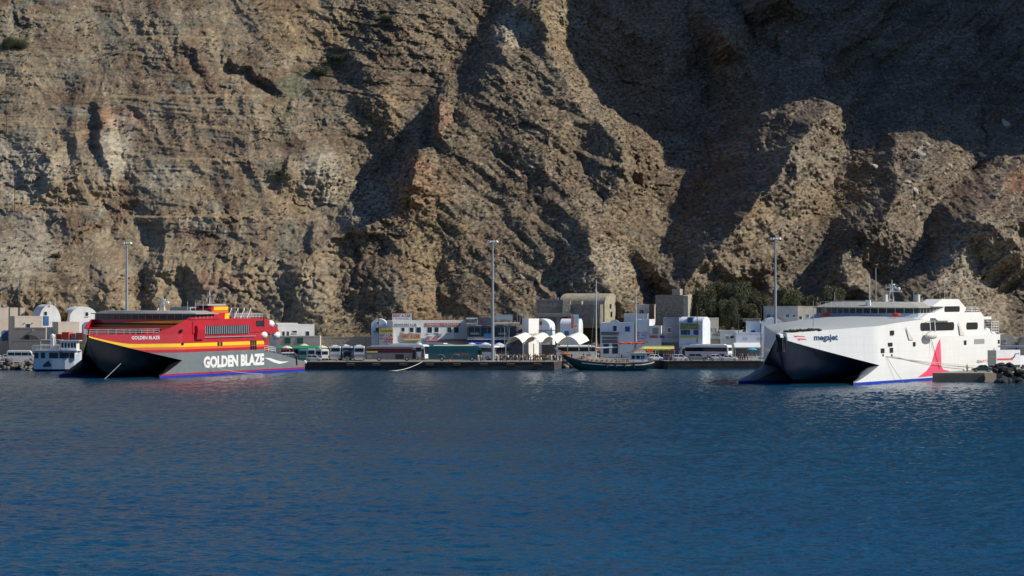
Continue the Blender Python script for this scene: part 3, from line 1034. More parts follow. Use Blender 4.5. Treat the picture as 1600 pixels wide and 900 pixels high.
# frames and rails on the top deck aft
for q in (41, 44.5, 48, 51.5):
    mb = MB()
    for x in (-9, 9): mb.tube([(x, q, 12.3), (x, q + 2.2, 14.6)], 0.07); mb.tube([(x, q + 2.4, 12.3), (x, q + 2.2, 14.6)], 0.05)
    mb.tube([(-9, q + 2.2, 14.6), (9, q + 2.2, 14.6)], 0.06)
    mb.build('awning_frame', WHITE, gb)
railing('railing', [(11.7, 38.5, 12.3), (11.7, 54, 12.3), (-11.7, 54, 12.3)], 1.1, WHITE, gb)
railing('railing', [(11.8, 55, 4.9), (11.8, 61, 4.4), (-11.8, 61, 4.4)], 1.2, WHITE, gb, r=0.05)
pts = []
for s in (-9.6, -8, -5.5, -2, 2, 6): pts.append((wG(s) * .97, s, 9.25))
railing('railing', [(-x, y, z) for x, y, z in pts[::-1]] + pts, 1.1, OFFW, gb, r=0.04, rails=3, step=1.5)
for (px_, py_) in ((414, 523.5), (434, 523.5), (425, 506)):
    q, z = G.sz(px_, py_, 12.0); lifeboat_pod(gb, 11.6, q, z, 3.0, 0.85)
q, z = G.sz(430, 526, 11); lifeboat_pod(gb, 8.8, 60, 8.0, 2.6, .9)
# ensign staff lines and deck gear on the foredeck
for t in (-1.5, 2.5, 5.5):
    mb = MB(); mb.tube([(t, 4, 9.3), (t, 4, 10.1)], 0.25, 8); mb.box(t - .7, t + .7, 3.7, 4.3, 9.3, 9.6); mb.build('winch', BLACK, gb)
# name on the side, name at the bow, white flash
y0, z1 = G.sz(318, 0, 12.0); y1, _ = G.sz(412.5, 0, 12.0)
def gmap(a, b):
    u = a / (y1 - y0)
    yy = y0 + a + 0.25 * (b - 1) * 0
    return (12.04, yy, 1.62 + 0.10 * u + b * (1.0 + 0.03 * u))
text_mesh('name_lettering', 'GOLDEN BLAZE', WHITE, gb, bold=0.055, height=2.6, width=y1 - y0, mapf=gmap)
z_b = 7.62
def bmap(s_start, z0_):
    def f(a, b):
        # run along the flare of the bow
        s = s_start + a
        ww = wG(s); k = zkG(s); z = z0_ + b
        u = (z - k) / (9.25 - k)
        dw = (wG(s + .1) - wG(s - .1)) / .2
        nrm = Vector((1, -dw)).normalized() * 0.05
        return (ww - .20 * ww / 12.5 * u + nrm.x, s + nrm.y, z)
    return f
def s_at(px, py, w_, S):
    best = None
    for i in range(400):
        s = S[1] + i * .06
        X = S[0].cx + w_(s) * S[0].ca + s * S[0].sa; Y = S[0].cy - w_(s) * S[0].sa + s * S[0].ca
        d = abs(800 + F * X / Y - px)
        if best is None or d < best[0]: best = (d, s, H - (py - 450) / F * Y)
    return best[1], best[2]
sa_, za_ = s_at(206, 530.5, wG, (G, -9.5)); sb_, _ = s_at(250, 530, wG, (G, -9.5))
text_mesh('bow_lettering', 'GOLDEN BLAZE', WHITE, gb, bold=0.02, height=0.72, width=sb_ - sa_, mapf=bmap(sa_, za_))
mb = MB()
fl = [(412.5, 559), (422, 559.5), (432, 563), (440, 565), (452, 564.3), (444, 567), (436, 568.6), (427, 566), (418, 561.5)]
mb.prism([G.sz(a, b_, 12.0) for a, b_ in fl], 11.97, 12.04, 'x'); mb.build('white_flash', WHITE, gb)
mb = MB(); q, z = G.sz(462, 564, 12.0); mb.tube([(12.1, q, z + 1.2), (12.1, q + .5, z - .9)], 0.18); mb.build('fender', RUBBER, gb)
mb = MB(); q, z = G.sz(478, 572, 12.0); mb.ball((11.8, 77.9, 1.9), .5); mb.build('buoy_fender', OFFW, gb, smooth=True)
# mooring line from the bow and from the side port
mb = MB(); mb.tube([(6, -6.5, 3.2), (3.5, -9.5, -0.2)], 0.07); mb.build('mooring_line', ROPE, gb)
mb = MB(); a = G.sz(250, 522, 12.4); b_ = G.sz(390, 586, 20)
mb.tube([Vector((wG(5) - .3, 5, 9.35)).lerp(Vector((17, 42, 0)), i / 8) + Vector((0, 0, -2.4 * math.sin(math.pi * i / 8))) for i in range(9)], 0.05)
mb.build('mooring_line', ROPE, gb)

# ------------------------------------------------------------------ the white catamaran on the right
M = Ship((67.4, 716.7), 26, 12.5)
mj = thing('fast_ferry', 'big white catamaran ferry with a pink tail fin mark and megajet on its bow', 'ferry', (M.cx, M.cy, 0), -M.a)
m_deck = lambda s: lerp(s, [(-10, 10.05), (0, 10.7), (12, 11.4), (24, 12.0), (39, 12.6), (90, 12.6)])
m_deck2 = lambda s: m_deck(s)
m_low = lambda s: lerp(s, [(78, 8.9), (90, 8.9)])
hullM, wM, zkM = cat_hull(mj, M, -10, 14, 9.5, 3.65, 90, 44, m_deck2, m_low, [c0(5.0)], [HWHITE, HWHITE],
                          [0.48], [HWHITE, BLUE], mat('inner_shade_grey', (.22, .24, .26), .6, var=.1), DECKW, lambda s: lerp(s, [(-10, 0.05), (-6, .5), (10, 0.9), (44, 1.0)]), power=1.02, under=NAVYU)  # white inner hull faces, their shade put into a grey colour
mb = MB()
# side wall and decks behind the foredeck: white block with a stepped silhouette
prof = [(44.01, 8.9), (90, 8.9), (90, 9.9), (84, 9.9), (84, 12.9), (79, 13.0), (77.5, 13.9), (42.6, 13.9), (39.5, 12.7), (38, 12.55), (44.01, 12.5)]
mb.prism([(38.5, 12.63), (44, 12.6), (44, 9), (79.5, 9), (79.5, 12.9), (77.5, 13.9), (43.5, 13.9)], -12.3, 12.3, 'x')
mb.box(-12.3, 12.3, 79.5, 84.5, 12.3, 12.9)
mb.box(-11, 11, 79.5, 83.0, 9, 12.3)
superM = mb.build('superstructure', WHITE, mj)
mb = MB()
mb.box(-12.495, 12.495, 44.03, 89.95, 3.68, 8.99)
mb.build('side_wall', HWHITE, superM)
# bridge
mb = MB()
plan_slab(mb, side_arc(40.5, 6.5, 11.2, back=56, n=12), 12.9, 13.9, 1.0)
brM = mb.build('bridge', mat('bridge_shade_blue', (0.30, 0.38, 0.48), 0.5, var=0.08), mj)  # blue-grey is shade painted into the band below the windows
mb = MB(); plan_slab(mb, side_arc(40.4, 6.5, 11.2, back=56, n=12), 13.91, 14.95, 1.0); mb.build('bridge_window', GLASS, brM)
mb = MB()
for i in range(15):
    t = -10.5 + 1.5 * i; y = 40.4 - 6.5 * (1 - (t / 11.2) ** 2)
    mb.box(t - .07, t + .07, y - .08, y + .1, 13.92, 14.94)
for i in range(7): mb.box(11.18, 11.28, 41.5 + 2 * i, 41.65 + 2 * i, 13.92, 14.94)
mb.build('window_frame', STEEL, brM)
mb = MB()
plan_slab(mb, side_arc(39.6, 6.9, 11.6, back=57, n=12), 14.96, 15.15, 1.0)
plan_slab(mb, side_arc(39.6, 6.9, 11.6, back=57, n=12), 15.15, 16.2, 0.74, cy=50)
mb.build('roof', ROOFG, brM)
for sg in (1,):
    a, b_ = (8.6, 12.0) if sg > 0 else (-12.0, -8.6)
    mb = MB()
    mb.prism([(46.9, 15.25), (53, 16.75), (63.5, 16.75), (65, 16.2), (68.3, 14.9), (68.3, 14.4), (67, 13.91), (48, 13.91), (54, 14.9), (54, 15.2)], a, b_, 'x')
    hs = mb.build('funnel_housing', WHITE, mj)
    mb = MB(); side_panel(mb, 12.04 if sg > 0 else -12.0, 54.5, 64.3, 14.05, 15.25, .04, 0.35) if sg > 0 else mb.box(-12.04, -12.0, 54.5, 64, 14.1, 15.2)
    mb.build('window', GLASS, hs)
def mpane(name, p0, p1, m=GLASS, t=12.53, th=.1, r=0.0, parent=None):
    a, b_ = M.sz(p0[0], p0[1], 12.5), M.sz(p1[0], p1[1], 12.5)
    mb = MB(); side_panel(mb, t, a[0], b_[0], b_[1], a[1], th, r); return mb.build(name, m, parent or superM)
mpane('side_window', (1439, 504.5), (1492, 515.8), t=12.36, th=.12, r=.7)
mpane('side_window', (1511, 504), (1529, 514.5), t=12.36, th=.12, r=.7)
for a, b_ in (((1391.5, 516.5), (1397, 523.5)), ((1388, 535.5), (1394.5, 541)), ((1376.5, 544.5), (1382, 551.5)), ((1390.5, 543.5), (1395.5, 551)),
              ((1427, 534.5), (1430.5, 541)), ((1506, 532), (1510, 539)), ((1559, 531), (1562, 537)), ((1379, 553.5), (1381, 556.5)), ((1392.5, 553.5), (1394.5, 556.5))):
    mpane('mooring_port', a, b_)
mpane('vent_grille', (1522, 530), (1538, 537), GREYD)
# soft recesses of the side: two slanting panels
for pts_ in (((1415, 511), (1427, 531), (1420, 531)), ((1497, 504), (1507, 524), (1500, 524))):
    mb = MB(); mb.prism([M.sz(x, y, 12.5) for x, y in pts_], 12.50, 12.60, 'x'); mb.build('slanting_fin', OFFW, superM)
# ledge along the bridge side and the rescue boat
mb = MB(); q0, z_ = M.sz(1455, 499, 12.5); q1, _ = M.sz(1481, 499, 12.5)
mb.prism([(q0, 12.9), (q0 + 2, 12.3), (q1, 12.25), (q1 + 1, 12.9)], 12.31, 13.3, 'x'); mb.build('bridge_wing', WHITE, superM)
q, z = M.sz(1450, 524, 12.8)
mb = MB()
mb.loft([[(12.62 + .8 + .75 * k * math.cos(a_), q + dy, z + .8 * k * math.sin(a_)) for a_ in [math.pi * 2 * i / 10 for i in range(10)]] for dy, k in ((-2.6, .2), (-2, .7), (-1, 1), (1, 1), (2.2, .9), (2.6, .4))])
rb = mb.build('rescue_boat', OFFW, mj, smooth=True)
mb = MB()
for dy in (-1.5, 1.5):
    mb.tube([(12.5, q + dy, z - 1), (13.9, q + dy, z + .9), (13.5, q + dy + .6, z + 3.0), (12.4, q + dy + .5, z + 2.6)], 0.09)
mb.build('davit', WHITE, rb)
mb = MB(); mb.tube([(12.75, q + 1.5, z), (12.65, q + 7.6, 2.2)], 0.05); mb.build('davit_line', BLACK, rb)
for px_, py_ in ((1515, 493.5), (1521, 494.5), (1527, 494)):
    q, z = M.sz(px_, py_, 12.0); lifeboat_pod(mj, 11.6, q, z, 1.9, .75)
for px_, py_ in ((1542, 522), (1548, 524), (1555, 523), (1546, 518)):
    q, z = M.sz(px_, py_, 12.0); lifeboat_pod(mj, 11.3, q, z, 2.2, .85)
railing('railing', [(12.1, 68.5, 13.9), (12.1, 77, 13.9), (-12.1, 77, 13.9)], 1.1, WHITE, mj)
railing('railing', [(12.3, 84.6, 9.0), (12.3, 89.6, 9.0), (-12.3, 89.6, 9.0)], 2.8, WHITE, mj, r=.05, rails=5)
railing('railing', [(-9, 36.8, 15.2), (-3, 34.2, 15.4), (2.5, 34.2, 15.4)], 1.0, WHITE, brM, rails=1)
mb = MB(); mb.box(1.9, 2.9, 34.4, 34.9, 15.2, 16.6); mb.build('searchlight', WHITE, brM)
radar_mast(mj, 2.0, 50, 16.2, 4.6, 2.2)
for x_, y_ in ((5.0, 49), (-4.0, 54)):
    mb = MB(); mb.tube([(x_ + 3, y_, 15.5), (x_ + 3, y_, 17.7)], 0.55, 10); mb.build('exhaust_pipe', OFFW, mj, smooth=True)
mb = MB(); mb.tube([(0, 42, 15.6), (0, 42, 21.5)], 0.07); mb.build('whip_aerial', WHITE, mj)
for q, x_ in ((62, 9.5), (66, 9.5), (58, 4), (40, -7)):
    mb = MB(); mb.tube([(x_, q, 15.0), (x_, q, 18.2 if q != 62 else 20.5)], 0.035); mb.build('whip_aerial', WHITE, mj)
ORB = mat('orange_boat', (0.75, 0.05, 0.03), 0.5, var=0.05)
for px_, s_ in ((1290, 34.0), (1400, 34.0)):
    t_, z_ = M.tz(px_, 492, s_)
    mb = MB(); mb.ball((t_, s_, 13.6), 1.0, .5, .38); mb.build('life_raft', ORB, mj, smooth=True)
mb = MB(); mb.tube([(3, 2, 11.0), (3, 2, 16.6)], 0.09, 6, .05); mb.build('jackstaff', STEEL, mj)
# anchor gear and nets at the bow
mb = MB(); mb.box(.2, 1.5, -10.5, -9.2, 6.6, 9.4, .25); mb.tube([(1.6, -9.6, 9.6), (1.9, -9.7, 7.2)], .22); mb.ball((.4, -10.2, 9.6), .5); mb.build('anchor_gear', RUBBER, mj)
mb = MB()
random.seed(3)
for i in range(26):
    x_ = 1 + i * .25; y_ = -8.2 + i * .12
    mb.ball((x_, y_, 10.55 + .012 * i + random.random() * .2), .28 + .2 * random.random(), .3, .2 + .15 * random.random(), 6, 4)
mb.build('net_heap', mat('net_olive', (0.10, 0.10, 0.04), .9, var=.3, scale=4), mj)
# lettering
def mmap(s_start, z0_, S=M):
    def f(a, b):
        s = s_start + a; ww = wM(s); k = zkM(s); z = z0_ + b; zd = m_deck(s)
        u = (z - k) / (zd - k); dw = (wM(s + .1) - wM(s - .1)) / .2
        nrm = Vector((1, -dw)).normalized() * 0.06
        return (ww - .20 * ww / 12.5 * u + nrm.x, s + nrm.y, z)
    return f
sa_, za_ = s_at(1272, 532, wM, (M, -9.5)); sb_, zb2 = s_at(1309.5, 533, wM, (M, -9.5))
mm_ = mmap(sa_, za_)
text_mesh('bow_lettering', 'megajet', NAVY, mj, bold=0.03, height=1.5, width=sb_ - sa_, mapf=lambda a, b: mm_(a, b - 0.35))
sa_, za_ = s_at(1240, 532, wM, (M, -9.5)); sb_, _ = s_at(1260, 532, wM, (M, -9.5))
mm2 = mmap(sa_, za_)
wd_ = (sb_ - sa_)
mb = MB()
for pts_ in ([(0, 1.0), (.15, .65), (.25, .65), (.22, .8), (.9, .72), (.9, .86), (.25, 1.0)], [(.28, .42), (.42, 0), (.52, 0), (.47, .2), (1, .12), (1, .3), (.55, .42)]):
    mb.face([mm2(a * wd_, b * .95) for a, b in pts_])
mb.build('arrow_logo', PINK, mj)
q0, z0 = M.sz(1526, 567.5, 12.5); q1, z1 = M.sz(1543, 562, 12.5)
text_mesh('lettering', 'SEA', BLACK, mj, bold=.0, height=z1 - z0, width=(q1 - q0) * .47, mapf=lambda a, b: (12.55, q0 + a, z0 + b))
text_mesh('lettering', 'JETS', PINK, mj, bold=.0, height=z1 - z0, width=(q1 - q0) * .5, mapf=lambda a, b: (12.55, q0 + (q1 - q0) * .5 + a, z0 + b))
# pink fin
mb = MB()
fin = [(1469, 529.5), (1465, 536), (1460, 551), (1454.5, 570), (1447, 580), (1434, 589.5), (1462, 587), (1488, 582), (1481, 579), (1474, 577.5), (1471, 573), (1470, 552)]
mb.prism([M.sz(a, b_, 12.5) for a, b_ in fin], 12.47, 12.535, 'x'); mb.build('pink_fin', PINK, mj)
# mooring lines
def line_to(p0, p1, sag, name, parent, r=.05, m=ROPE):
    mb = MB(); a, b_ = Vector(p0), Vector(p1)
    mb.tube([a.lerp(b_, i / 10) + Vector((0, 0, -sag * 4 * (i / 10) * (1 - i / 10))) for i in range(11)], r, 5)
    return mb.build(name, m, parent)
q0, z0 = M.sz(1393.5, 556, 12.5)
line_to((12.6, q0, z0), (13.2, 66, 2.4), .4, 'mooring_line', mj)
line_to((12.6, q0 - 3.5, z0), (13.0, 72, 2.4), .2, 'mooring_line', mj)
line_to((12.6, q0 - 3.5, z0), (13.6, q0 + 4, 0), .3, 'mooring_line', mj)

# ------------------------------------------------------------------ quay and land
GZ0 = 1.8
CONC = mat('concrete', (0.30, 0.275, 0.22), 0.9, var=0.35, scale=0.25)
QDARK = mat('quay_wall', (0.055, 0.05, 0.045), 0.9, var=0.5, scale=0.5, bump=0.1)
QLITE = mat('pier_concrete', (0.16, 0.14, 0.11), 0.9, var=0.3, scale=0.4)
def qx(px, Y): return (px - 800) / F * Y
mb = MB()
land = [(-700, 852), (qx(60, 852), 852), (qx(60, 851), 850.5), (qx(866, 850), 850.0), (qx(878, 866), 868), (qx(1036, 868), 868), (qx(1044, 862), 862), (qx(1270, 862), 862),
        (112.5, 862), (112.5, 807), (85.6, 742), (96.2, 742), (99, 745), (150, 742), (700, 735), (700, 1150), (-700, 1150)]
mb.face([(x, y, GZ0) for x, y in land])
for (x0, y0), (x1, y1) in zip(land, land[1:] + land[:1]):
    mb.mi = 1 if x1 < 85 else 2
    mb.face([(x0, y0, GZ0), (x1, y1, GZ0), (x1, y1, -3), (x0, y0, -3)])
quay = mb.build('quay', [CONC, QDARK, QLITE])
tag(quay, kind='structure')
mb = MB()
mb.box(qx(480, 850), qx(865, 850), 849.95, 850.9, GZ0 + .004, GZ0 + .16)
mb.box(qx(1046, 862), qx(1189, 862), 861.95, 862.7, GZ0 + .004, GZ0 + .16)
tag(mb.build('quay_kerb', mat('kerb_paint', (0.42, 0.35, 0.20), 0.8, var=0.4, scale=.8)), kind='structure')
# pier head blocks
mb = MB()
mb.box(85.62, 96.15, 741.6, 741.95, -1, 1.45)
tag(mb.build('pier_edge', QLITE), kind='structure')


# ------------------------------------------------------------------ houses
LIME = mat('lime_white', (0.74, 0.73, 0.70), 0.8, var=0.16, scale=0.45, streak=.5)
LIME_SHADE = mat('lime_shade_blue', (0.68, 0.73, 0.78), 0.8, var=0.16, scale=0.45, streak=.5)  # whitewash with the blue of shaded fronts put into its colour
BEIGE = mat('beige_plaster', (0.62, 0.53, 0.43), 0.85, var=0.16, scale=0.5)
GREYP = mat('grey_plaster', (0.33, 0.29, 0.25), 0.9, var=0.25, scale=0.6)
STONE = mat('rubble_stone', (0.30, 0.26, 0.20), 0.95, var=0.6, scale=1.6, bump=0.25)
STONEL = mat('pale_rubble', (0.46, 0.41, 0.31), 0.95, var=0.5, scale=1.8, bump=0.2)
BLUEP = mat('blue_paint', (0.025, 0.09, 0.28), 0.5, var=0.15, scale=2)
BLUED = mat('blue_door', (0.04, 0.14, 0.34), 0.5, var=0.15, scale=2)
DARKW = mat('window_dark', (0.02, 0.035, 0.06), 0.15, var=0.0)
GREEN = mat('green_door', (0.01, 0.16, 0.06), 0.5, var=0.15)
FRAMEW = mat('frame_white', (0.7, 0.72, 0.66), 0.6, var=0.05)
REDS = mat('sign_red', (0.52, 0.03, 0.04), 0.6, var=0.05)
PINKS = mat('sign_faded_red', (0.42, 0.13, 0.15), 0.7, var=0.15)
YELS = mat('sign_yellow', (0.75, 0.62, 0.08), 0.6, var=0.08)
BLUES = mat('sign_blue', (0.02, 0.06, 0.32), 0.6, var=0.05)
OLV = mat('sign_green', (0.30, 0.36, 0.17), 0.7, var=0.1)
CREAM = mat('cream_cloth', (0.74, 0.68, 0.52), 0.85, var=0.1, scale=.6)
SLATE = mat('slate_blue', (0.10, 0.12, 0.16), 0.6, var=0.15)


class House:
    """a building whose front runs from px0 to px1 in the photograph at depth Y"""
    def __init__(h, name, label, cat, px0, px1, pyt, Y, dep, m, pyb=None, rot=0.0, roof='flat', spring=None, group=None, parapet=None):
        h.Y = Y; h.s = F / Y; h.th = R(rot); h.px0 = px0
        h.base = GZ0 - .05 if pyb is None else H - (pyb - 450) / h.s
        h.w = (px1 - px0) / h.s / math.cos(h.th)
        x0 = (px0 - 800) / h.s
        h.root = thing(name, label, cat, (x0, Y, h.base), -h.th, group)
        top = h.z(pyt)
        h.top, h.dep = top, dep
        mb = MB()
        w = h.w
        if roof == 'flat':
            o = [(0, 0), (w, 0), (w, top), (0, top)]
            mb.prism(o, 0, dep, 'y')
        elif roof == 'vault':            # round front gable
            sp = h.z(spring)
            o = [(0, 0), (w, 0)] + [(w / 2 + w / 2 * math.cos(math.pi * i / 14), sp + (top - sp) * math.sin(math.pi * i / 14)) for i in range(15)]
            mb.prism(o, 0, dep, 'y')
        elif roof == 'vaultx':           # barrel running along the front, round gable on the side
            sp = h.z(spring)
            o = [(0, 0), (dep, 0)] + [(dep / 2 + dep / 2 * math.cos(math.pi * i / 12), sp + (top - sp) * math.sin(math.pi * i / 12)) for i in range(13)]
            mb.prism(o, 0, w, 'x')
        elif roof == 'bump':             # straight parapet with a small arch in it
            sp = h.z(spring)
            c0_, r = w * .42 if group is None else w * .5, w * .13
            o = [(0, 0), (w, 0), (w, sp)] + [(c0_ + r * math.cos(math.pi * i / 8), sp + (top - sp) * math.sin(math.pi * i / 8)) for i in range(9)] + [(0, sp)]
            mb.prism(o, 0, .4, 'y'); mb.box(0, w, .4, dep, 0, sp - .35)
            mb.box(0, .35, .4, dep, sp - .35, sp); mb.box(w - .35, w, .4, dep, sp - .35, sp); mb.box(.35, w - .35, dep - .35, dep, sp - .35, sp)
        h.wall = mb.build('wall', m, h.root, smooth=roof.startswith('vault'))
        if roof == 'flat':
            mb = MB(); t = .28; q = .03
            for b_ in ((-q, w + q, -q, t), (-q, w + q, dep - t, dep + q), (-q, t, t, dep - t), (w - t, w + q, t, dep - t)):
                mb.box(*b_, top + .003, top + .32)
            mb.build('parapet', parapet or m, h.root)

    def x(h, px): return (px - h.px0) / h.s / math.cos(h.th)
    def z(h, py): return H - (py - 450) / h.s - h.base

    def win(h, a, b, t, u, m=None, kind='window', frame=FRAMEW, arch=False):
        x0, x1, z1, z0 = h.x(a), h.x(b), h.z(t), h.z(u)
        def shape(g):
            if not arch: return [(x0 - g, z0 - g), (x1 + g, z0 - g), (x1 + g, z1 + g), (x0 - g, z1 + g)]
            c, r = (x0 + x1) / 2, (x1 - x0) / 2 + g
            zs = z1 - r * .8
            return [(x0 - g, z0 - g), (x1 + g, z0 - g)] + [(c + r * math.cos(math.pi * i / 8), zs + r * .8 * math.sin(math.pi * i / 8)) for i in range(9)]
        mb = MB(); mb.prism(shape(.10), -.06, .05, 'y')
        f = mb.build(kind, frame, h.root)
        mb = MB(); mb.prism(shape(0), -.09, .02, 'y')
        mb.build('pane' if kind == 'window' else 'panel', m or DARKW, f)
        if kind == 'window':
            mb = MB(); mb.box(x0 - .15, x1 + .15, -.2, .0, z0 - .18, z0 - .08); mb.build('sill', frame, f)
        return f

    def sign(h, a, b, t, u, m, text=None, tm=None, lines=None, off=.12, bold=.02, name='sign'):
        x0, x1, z1, z0 = h.x(a), h.x(b), h.z(t), h.z(u)
        mb = MB(); mb.box(x0, x1, -off, -.012, z0, z1)
        sg = mb.build(name, m, h.root)
        if text: lines = [(text, tm, .12, .88)]
        for tx, mm, f0, f1 in (lines or []):
            hh = (z1 - z0) * (f1 - f0)
            text_mesh('lettering', tx, mm, sg, bold=bold, height=hh, width=(x1 - x0) * .92, mapf=lambda p, q: (x0 + (x1 - x0) * .04 + p, -off - .02, z0 + (z1 - z0) * f0 + q))
        return sg

    def box(h, name, a, b, t, u, m, y0=-.1, y1=.02, taper=0.0):
        mb = MB(); mb.box(h.x(a), h.x(b), y0, y1, h.z(u), h.z(t), taper)
        return mb.build(name, m, h.root)


def awning(root, x0, x1, z1, z0, out, m, y=0.0, scallop=0, posts=False):
    mb = MB(); n = 14
    mb.loft([[(x0 + (x1 - x0) * i / n, y, z1), (x0 + (x1 - x0) * i / n, y - out, z0 + .25), (x0 + (x1 - x0) * i / n, y - out, z0 + (0.12 if scallop and i % 2 else 0)), (x0 + (x1 - x0) * i / n, y - out + .05, z0 + .2), (x0 + (x1 - x0) * i / n, y, z1 - .1)] for i in range(n + 1)])
    a = mb.build('awning', m, root)
    if posts:
        for x in (x0 + .2, x1 - .2):
            mb = MB(); mb.tube([(x, y - out + .1, 0), (x, y - out + .1, z0 + .2)], .06); mb.build('post', STEEL, a)
    return a


# --- left shore
h = House('house', 'beige flat-roofed house at the far left edge, cut by the frame', 'house', -40, 34, 483, 893, 5, BEIGE, rot=-28)
h.win(0, 8, 516, 532, BLUED, 'door', BLUEP, arch=True); h.win(11.5, 17, 522, 529, BLUEP)
h.box('roof_tank', -4, 3, 474, 483, GREYP, 2, 4)
h = House('house', 'low beige house with one small square window above the grey arch', 'house', 23, 63, 496, 888, 4, BEIGE, rot=-28)
h.win(39.5, 45.5, 506, 512)
for x in (36.5, 48): h.box('wall_lamp', x, x + 1, 504.5, 505.5, BLACK, -.3, 0)
h = House('arcade', 'grey plastered store with one wide low arch', 'building', 20, 71, 514, 882, 4, GREYP, rot=-3)
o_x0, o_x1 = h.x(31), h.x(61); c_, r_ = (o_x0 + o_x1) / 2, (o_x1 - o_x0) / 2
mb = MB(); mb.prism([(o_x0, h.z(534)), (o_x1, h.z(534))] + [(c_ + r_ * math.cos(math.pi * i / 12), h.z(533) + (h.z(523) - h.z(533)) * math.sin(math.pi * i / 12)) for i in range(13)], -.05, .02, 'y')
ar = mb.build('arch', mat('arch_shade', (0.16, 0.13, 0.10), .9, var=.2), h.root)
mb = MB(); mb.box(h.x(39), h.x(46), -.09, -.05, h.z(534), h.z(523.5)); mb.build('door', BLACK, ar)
h.box('wall_lamp', 50.5, 52, 515, 516.5, FRAMEW, -.3, 0)
h = House('wall', 'pale grey retaining wall above the parked white minibus', 'wall', 18, 140, 533, 880, 1.2, GREYP, roof='flat')
h = House('chapel', 'white chapel with a tall curved gable and a blue door halfway up', 'chapel', 61, 93, 476, 891, 5, LIME, roof='vault', spring=503, rot=-30)
h.win(68.5, 72.5, 487, 493); h.win(67.5, 74.5, 495, 508, BLUED, 'door', BLUEP)
mb = MB(); mb.prism([(h.x(75.5) + 0.35 * math.cos(math.pi * 2 * i / 10), h.z(478.5) + .3 * math.sin(math.pi * 2 * i / 10)) for i in range(10)], -.04, .02, 'y'); mb.build('round_vent', GREYP, h.root)
mb = MB(); x_ = h.x(77.5); z_ = h.z(476.5); mb.box(x_ - .08, x_ + .08, .2, .4, z_, z_ + .9); mb.box(x_ - .3, x_ + .3, .2, .4, z_ + .5, z_ + .65); mb.build('cross', LIME, h.root)
mb = MB()
for i in range(8): mb.box(h.x(71), h.x(92), -.5 * (8 - i), -.5 * (7 - i) + .3, 0, h.z(536) + .0 + (h.z(511) - h.z(536)) * (i + 1) / 8)
mb.build('steps', LIME, h.root)
h = House('wall', 'plain cream wall between the chapel and the domed house', 'wall', 91, 122, 505, 888, 4, BEIGE, rot=-28)
h = House('house', 'white domed house with a big blue arched door beside the red ferry', 'house', 109, 150, 479, 895, 5, LIME, roof='vault', spring=497, rot=-30)
h.win(132, 136, 488, 494); h.win(127.5, 141.5, 503, 521, mat('pale_blue_door', (.10, .17, .30), .6), 'door', BLUEP, arch=True)
# containers behind the small ferry
for i, (a, b_, t, u, m_, lab) in enumerate(((88, 97, 522, 531, (.42, .05, .03), 'dark red cargo container at the left end of the row'), (96.5, 109, 519, 531, (.62, .10, .05), 'orange red container standing highest in the row'), (110.5, 119, 521, 531, (.28, .22, .24), 'greyish container between two red ones'), (118.5, 131, 520, 531, (.60, .13, .08), 'pale red container nearest the red ferry'))):
    Y = 872; w_ = (b_ - a) / F * Y; z0 = H - (u - 450) / F * Y; z1 = H - (t - 450) / F * Y
    r_ = thing('container', lab, 'container', ((a - 800) / F * Y, Y, GZ0), -.25, 'containers behind the small white ferry')
    mm = mat('container_%d' % i, m_, .7, var=.25, scale=1)
    mb = MB(); mb.box(0, w_ * .95, 0, 3.0, z0 - GZ0, z1 - GZ0); mb.build('shell', mm, r_)
    mb = MB()
    for k in range(9): x_ = w_ * .95 * (k + .5) / 9; mb.box(x_ - .04, x_ + .04, -.05, 0.01, z0 - GZ0 + .1, z1 - GZ0 - .1)
    mb.build('ribs', mm, r_)
    mb = MB(); mb.box(0, w_ * .95, .1, 2.9, 0, z0 - GZ0 - .01); mb.build('plinth', GREYP, r_)

# --- white building behind the stern of the red ferry
h = House('building', 'low white building with four windows behind the stern of the red ferry', 'building', 434, 490, 509, 893, 6, LIME, rot=-22)
for a in ((441, 444.5, 518, 525), (448, 451, 518, 525), (456.5, 463, 517, 520), (477, 482, 518, 525.5)): h.win(*a)
h.box('upper_block', 433, 466, 504.8, 508.9, LIME, .6, 6)
h = House('store', 'long cream store with two green doors under the white building', 'building', 432, 500, 527, 888, 5, BEIGE)
h.win(445.5, 453.5, 528, 536, GREEN, 'door', GREEN); h.win(465, 473, 528, 536, GREEN, 'door', GREEN)
h = House('wall', 'long low stone wall at the cliff foot left of the car hire office', 'wall', 492, 586, 528, 900, 1.0, STONEL)
for a, lab in ((434, 'green awning nearest the red ferry'), (458, 'middle green awning behind the parked vans'), (478, 'right green awning behind the parked vans')):
    t_ = thing('awning', lab, 'awning', (qx(a, 880), 880, GZ0), 0, 'green awnings over the car park')
    mb = MB(); mb.loft([[(x, 0, 3.4), (x, -2.4, 2.8), (x, -2.4, 2.65), (x, 0, 3.3)] for x in (0, 1, 2, 3.1)]); mb.build('cloth', mat('green_cloth', (.02, .22, .10), .8), t_)
    for x in (.1, 3.0):
        mb = MB(); mb.tube([(x, -2.3, 0), (x, -2.3, 2.7)], .05); mb.tube([(x, -.1, 0), (x, -.1, 3.3)], .05); mb.build('post', STEEL, t_)
for i, (a, b_, t, u, mm, lab) in enumerate(((443, 452, 541, 544.5, CREAM, 'pale market parasol'), (457, 463, 538, 541, CREAM, 'small'), (470, 480, 537, 542, CREAM, ''), (497, 512, 539.5, 543.5, CREAM, ''), (516, 530, 539, 543, CREAM, ''))):
    pass


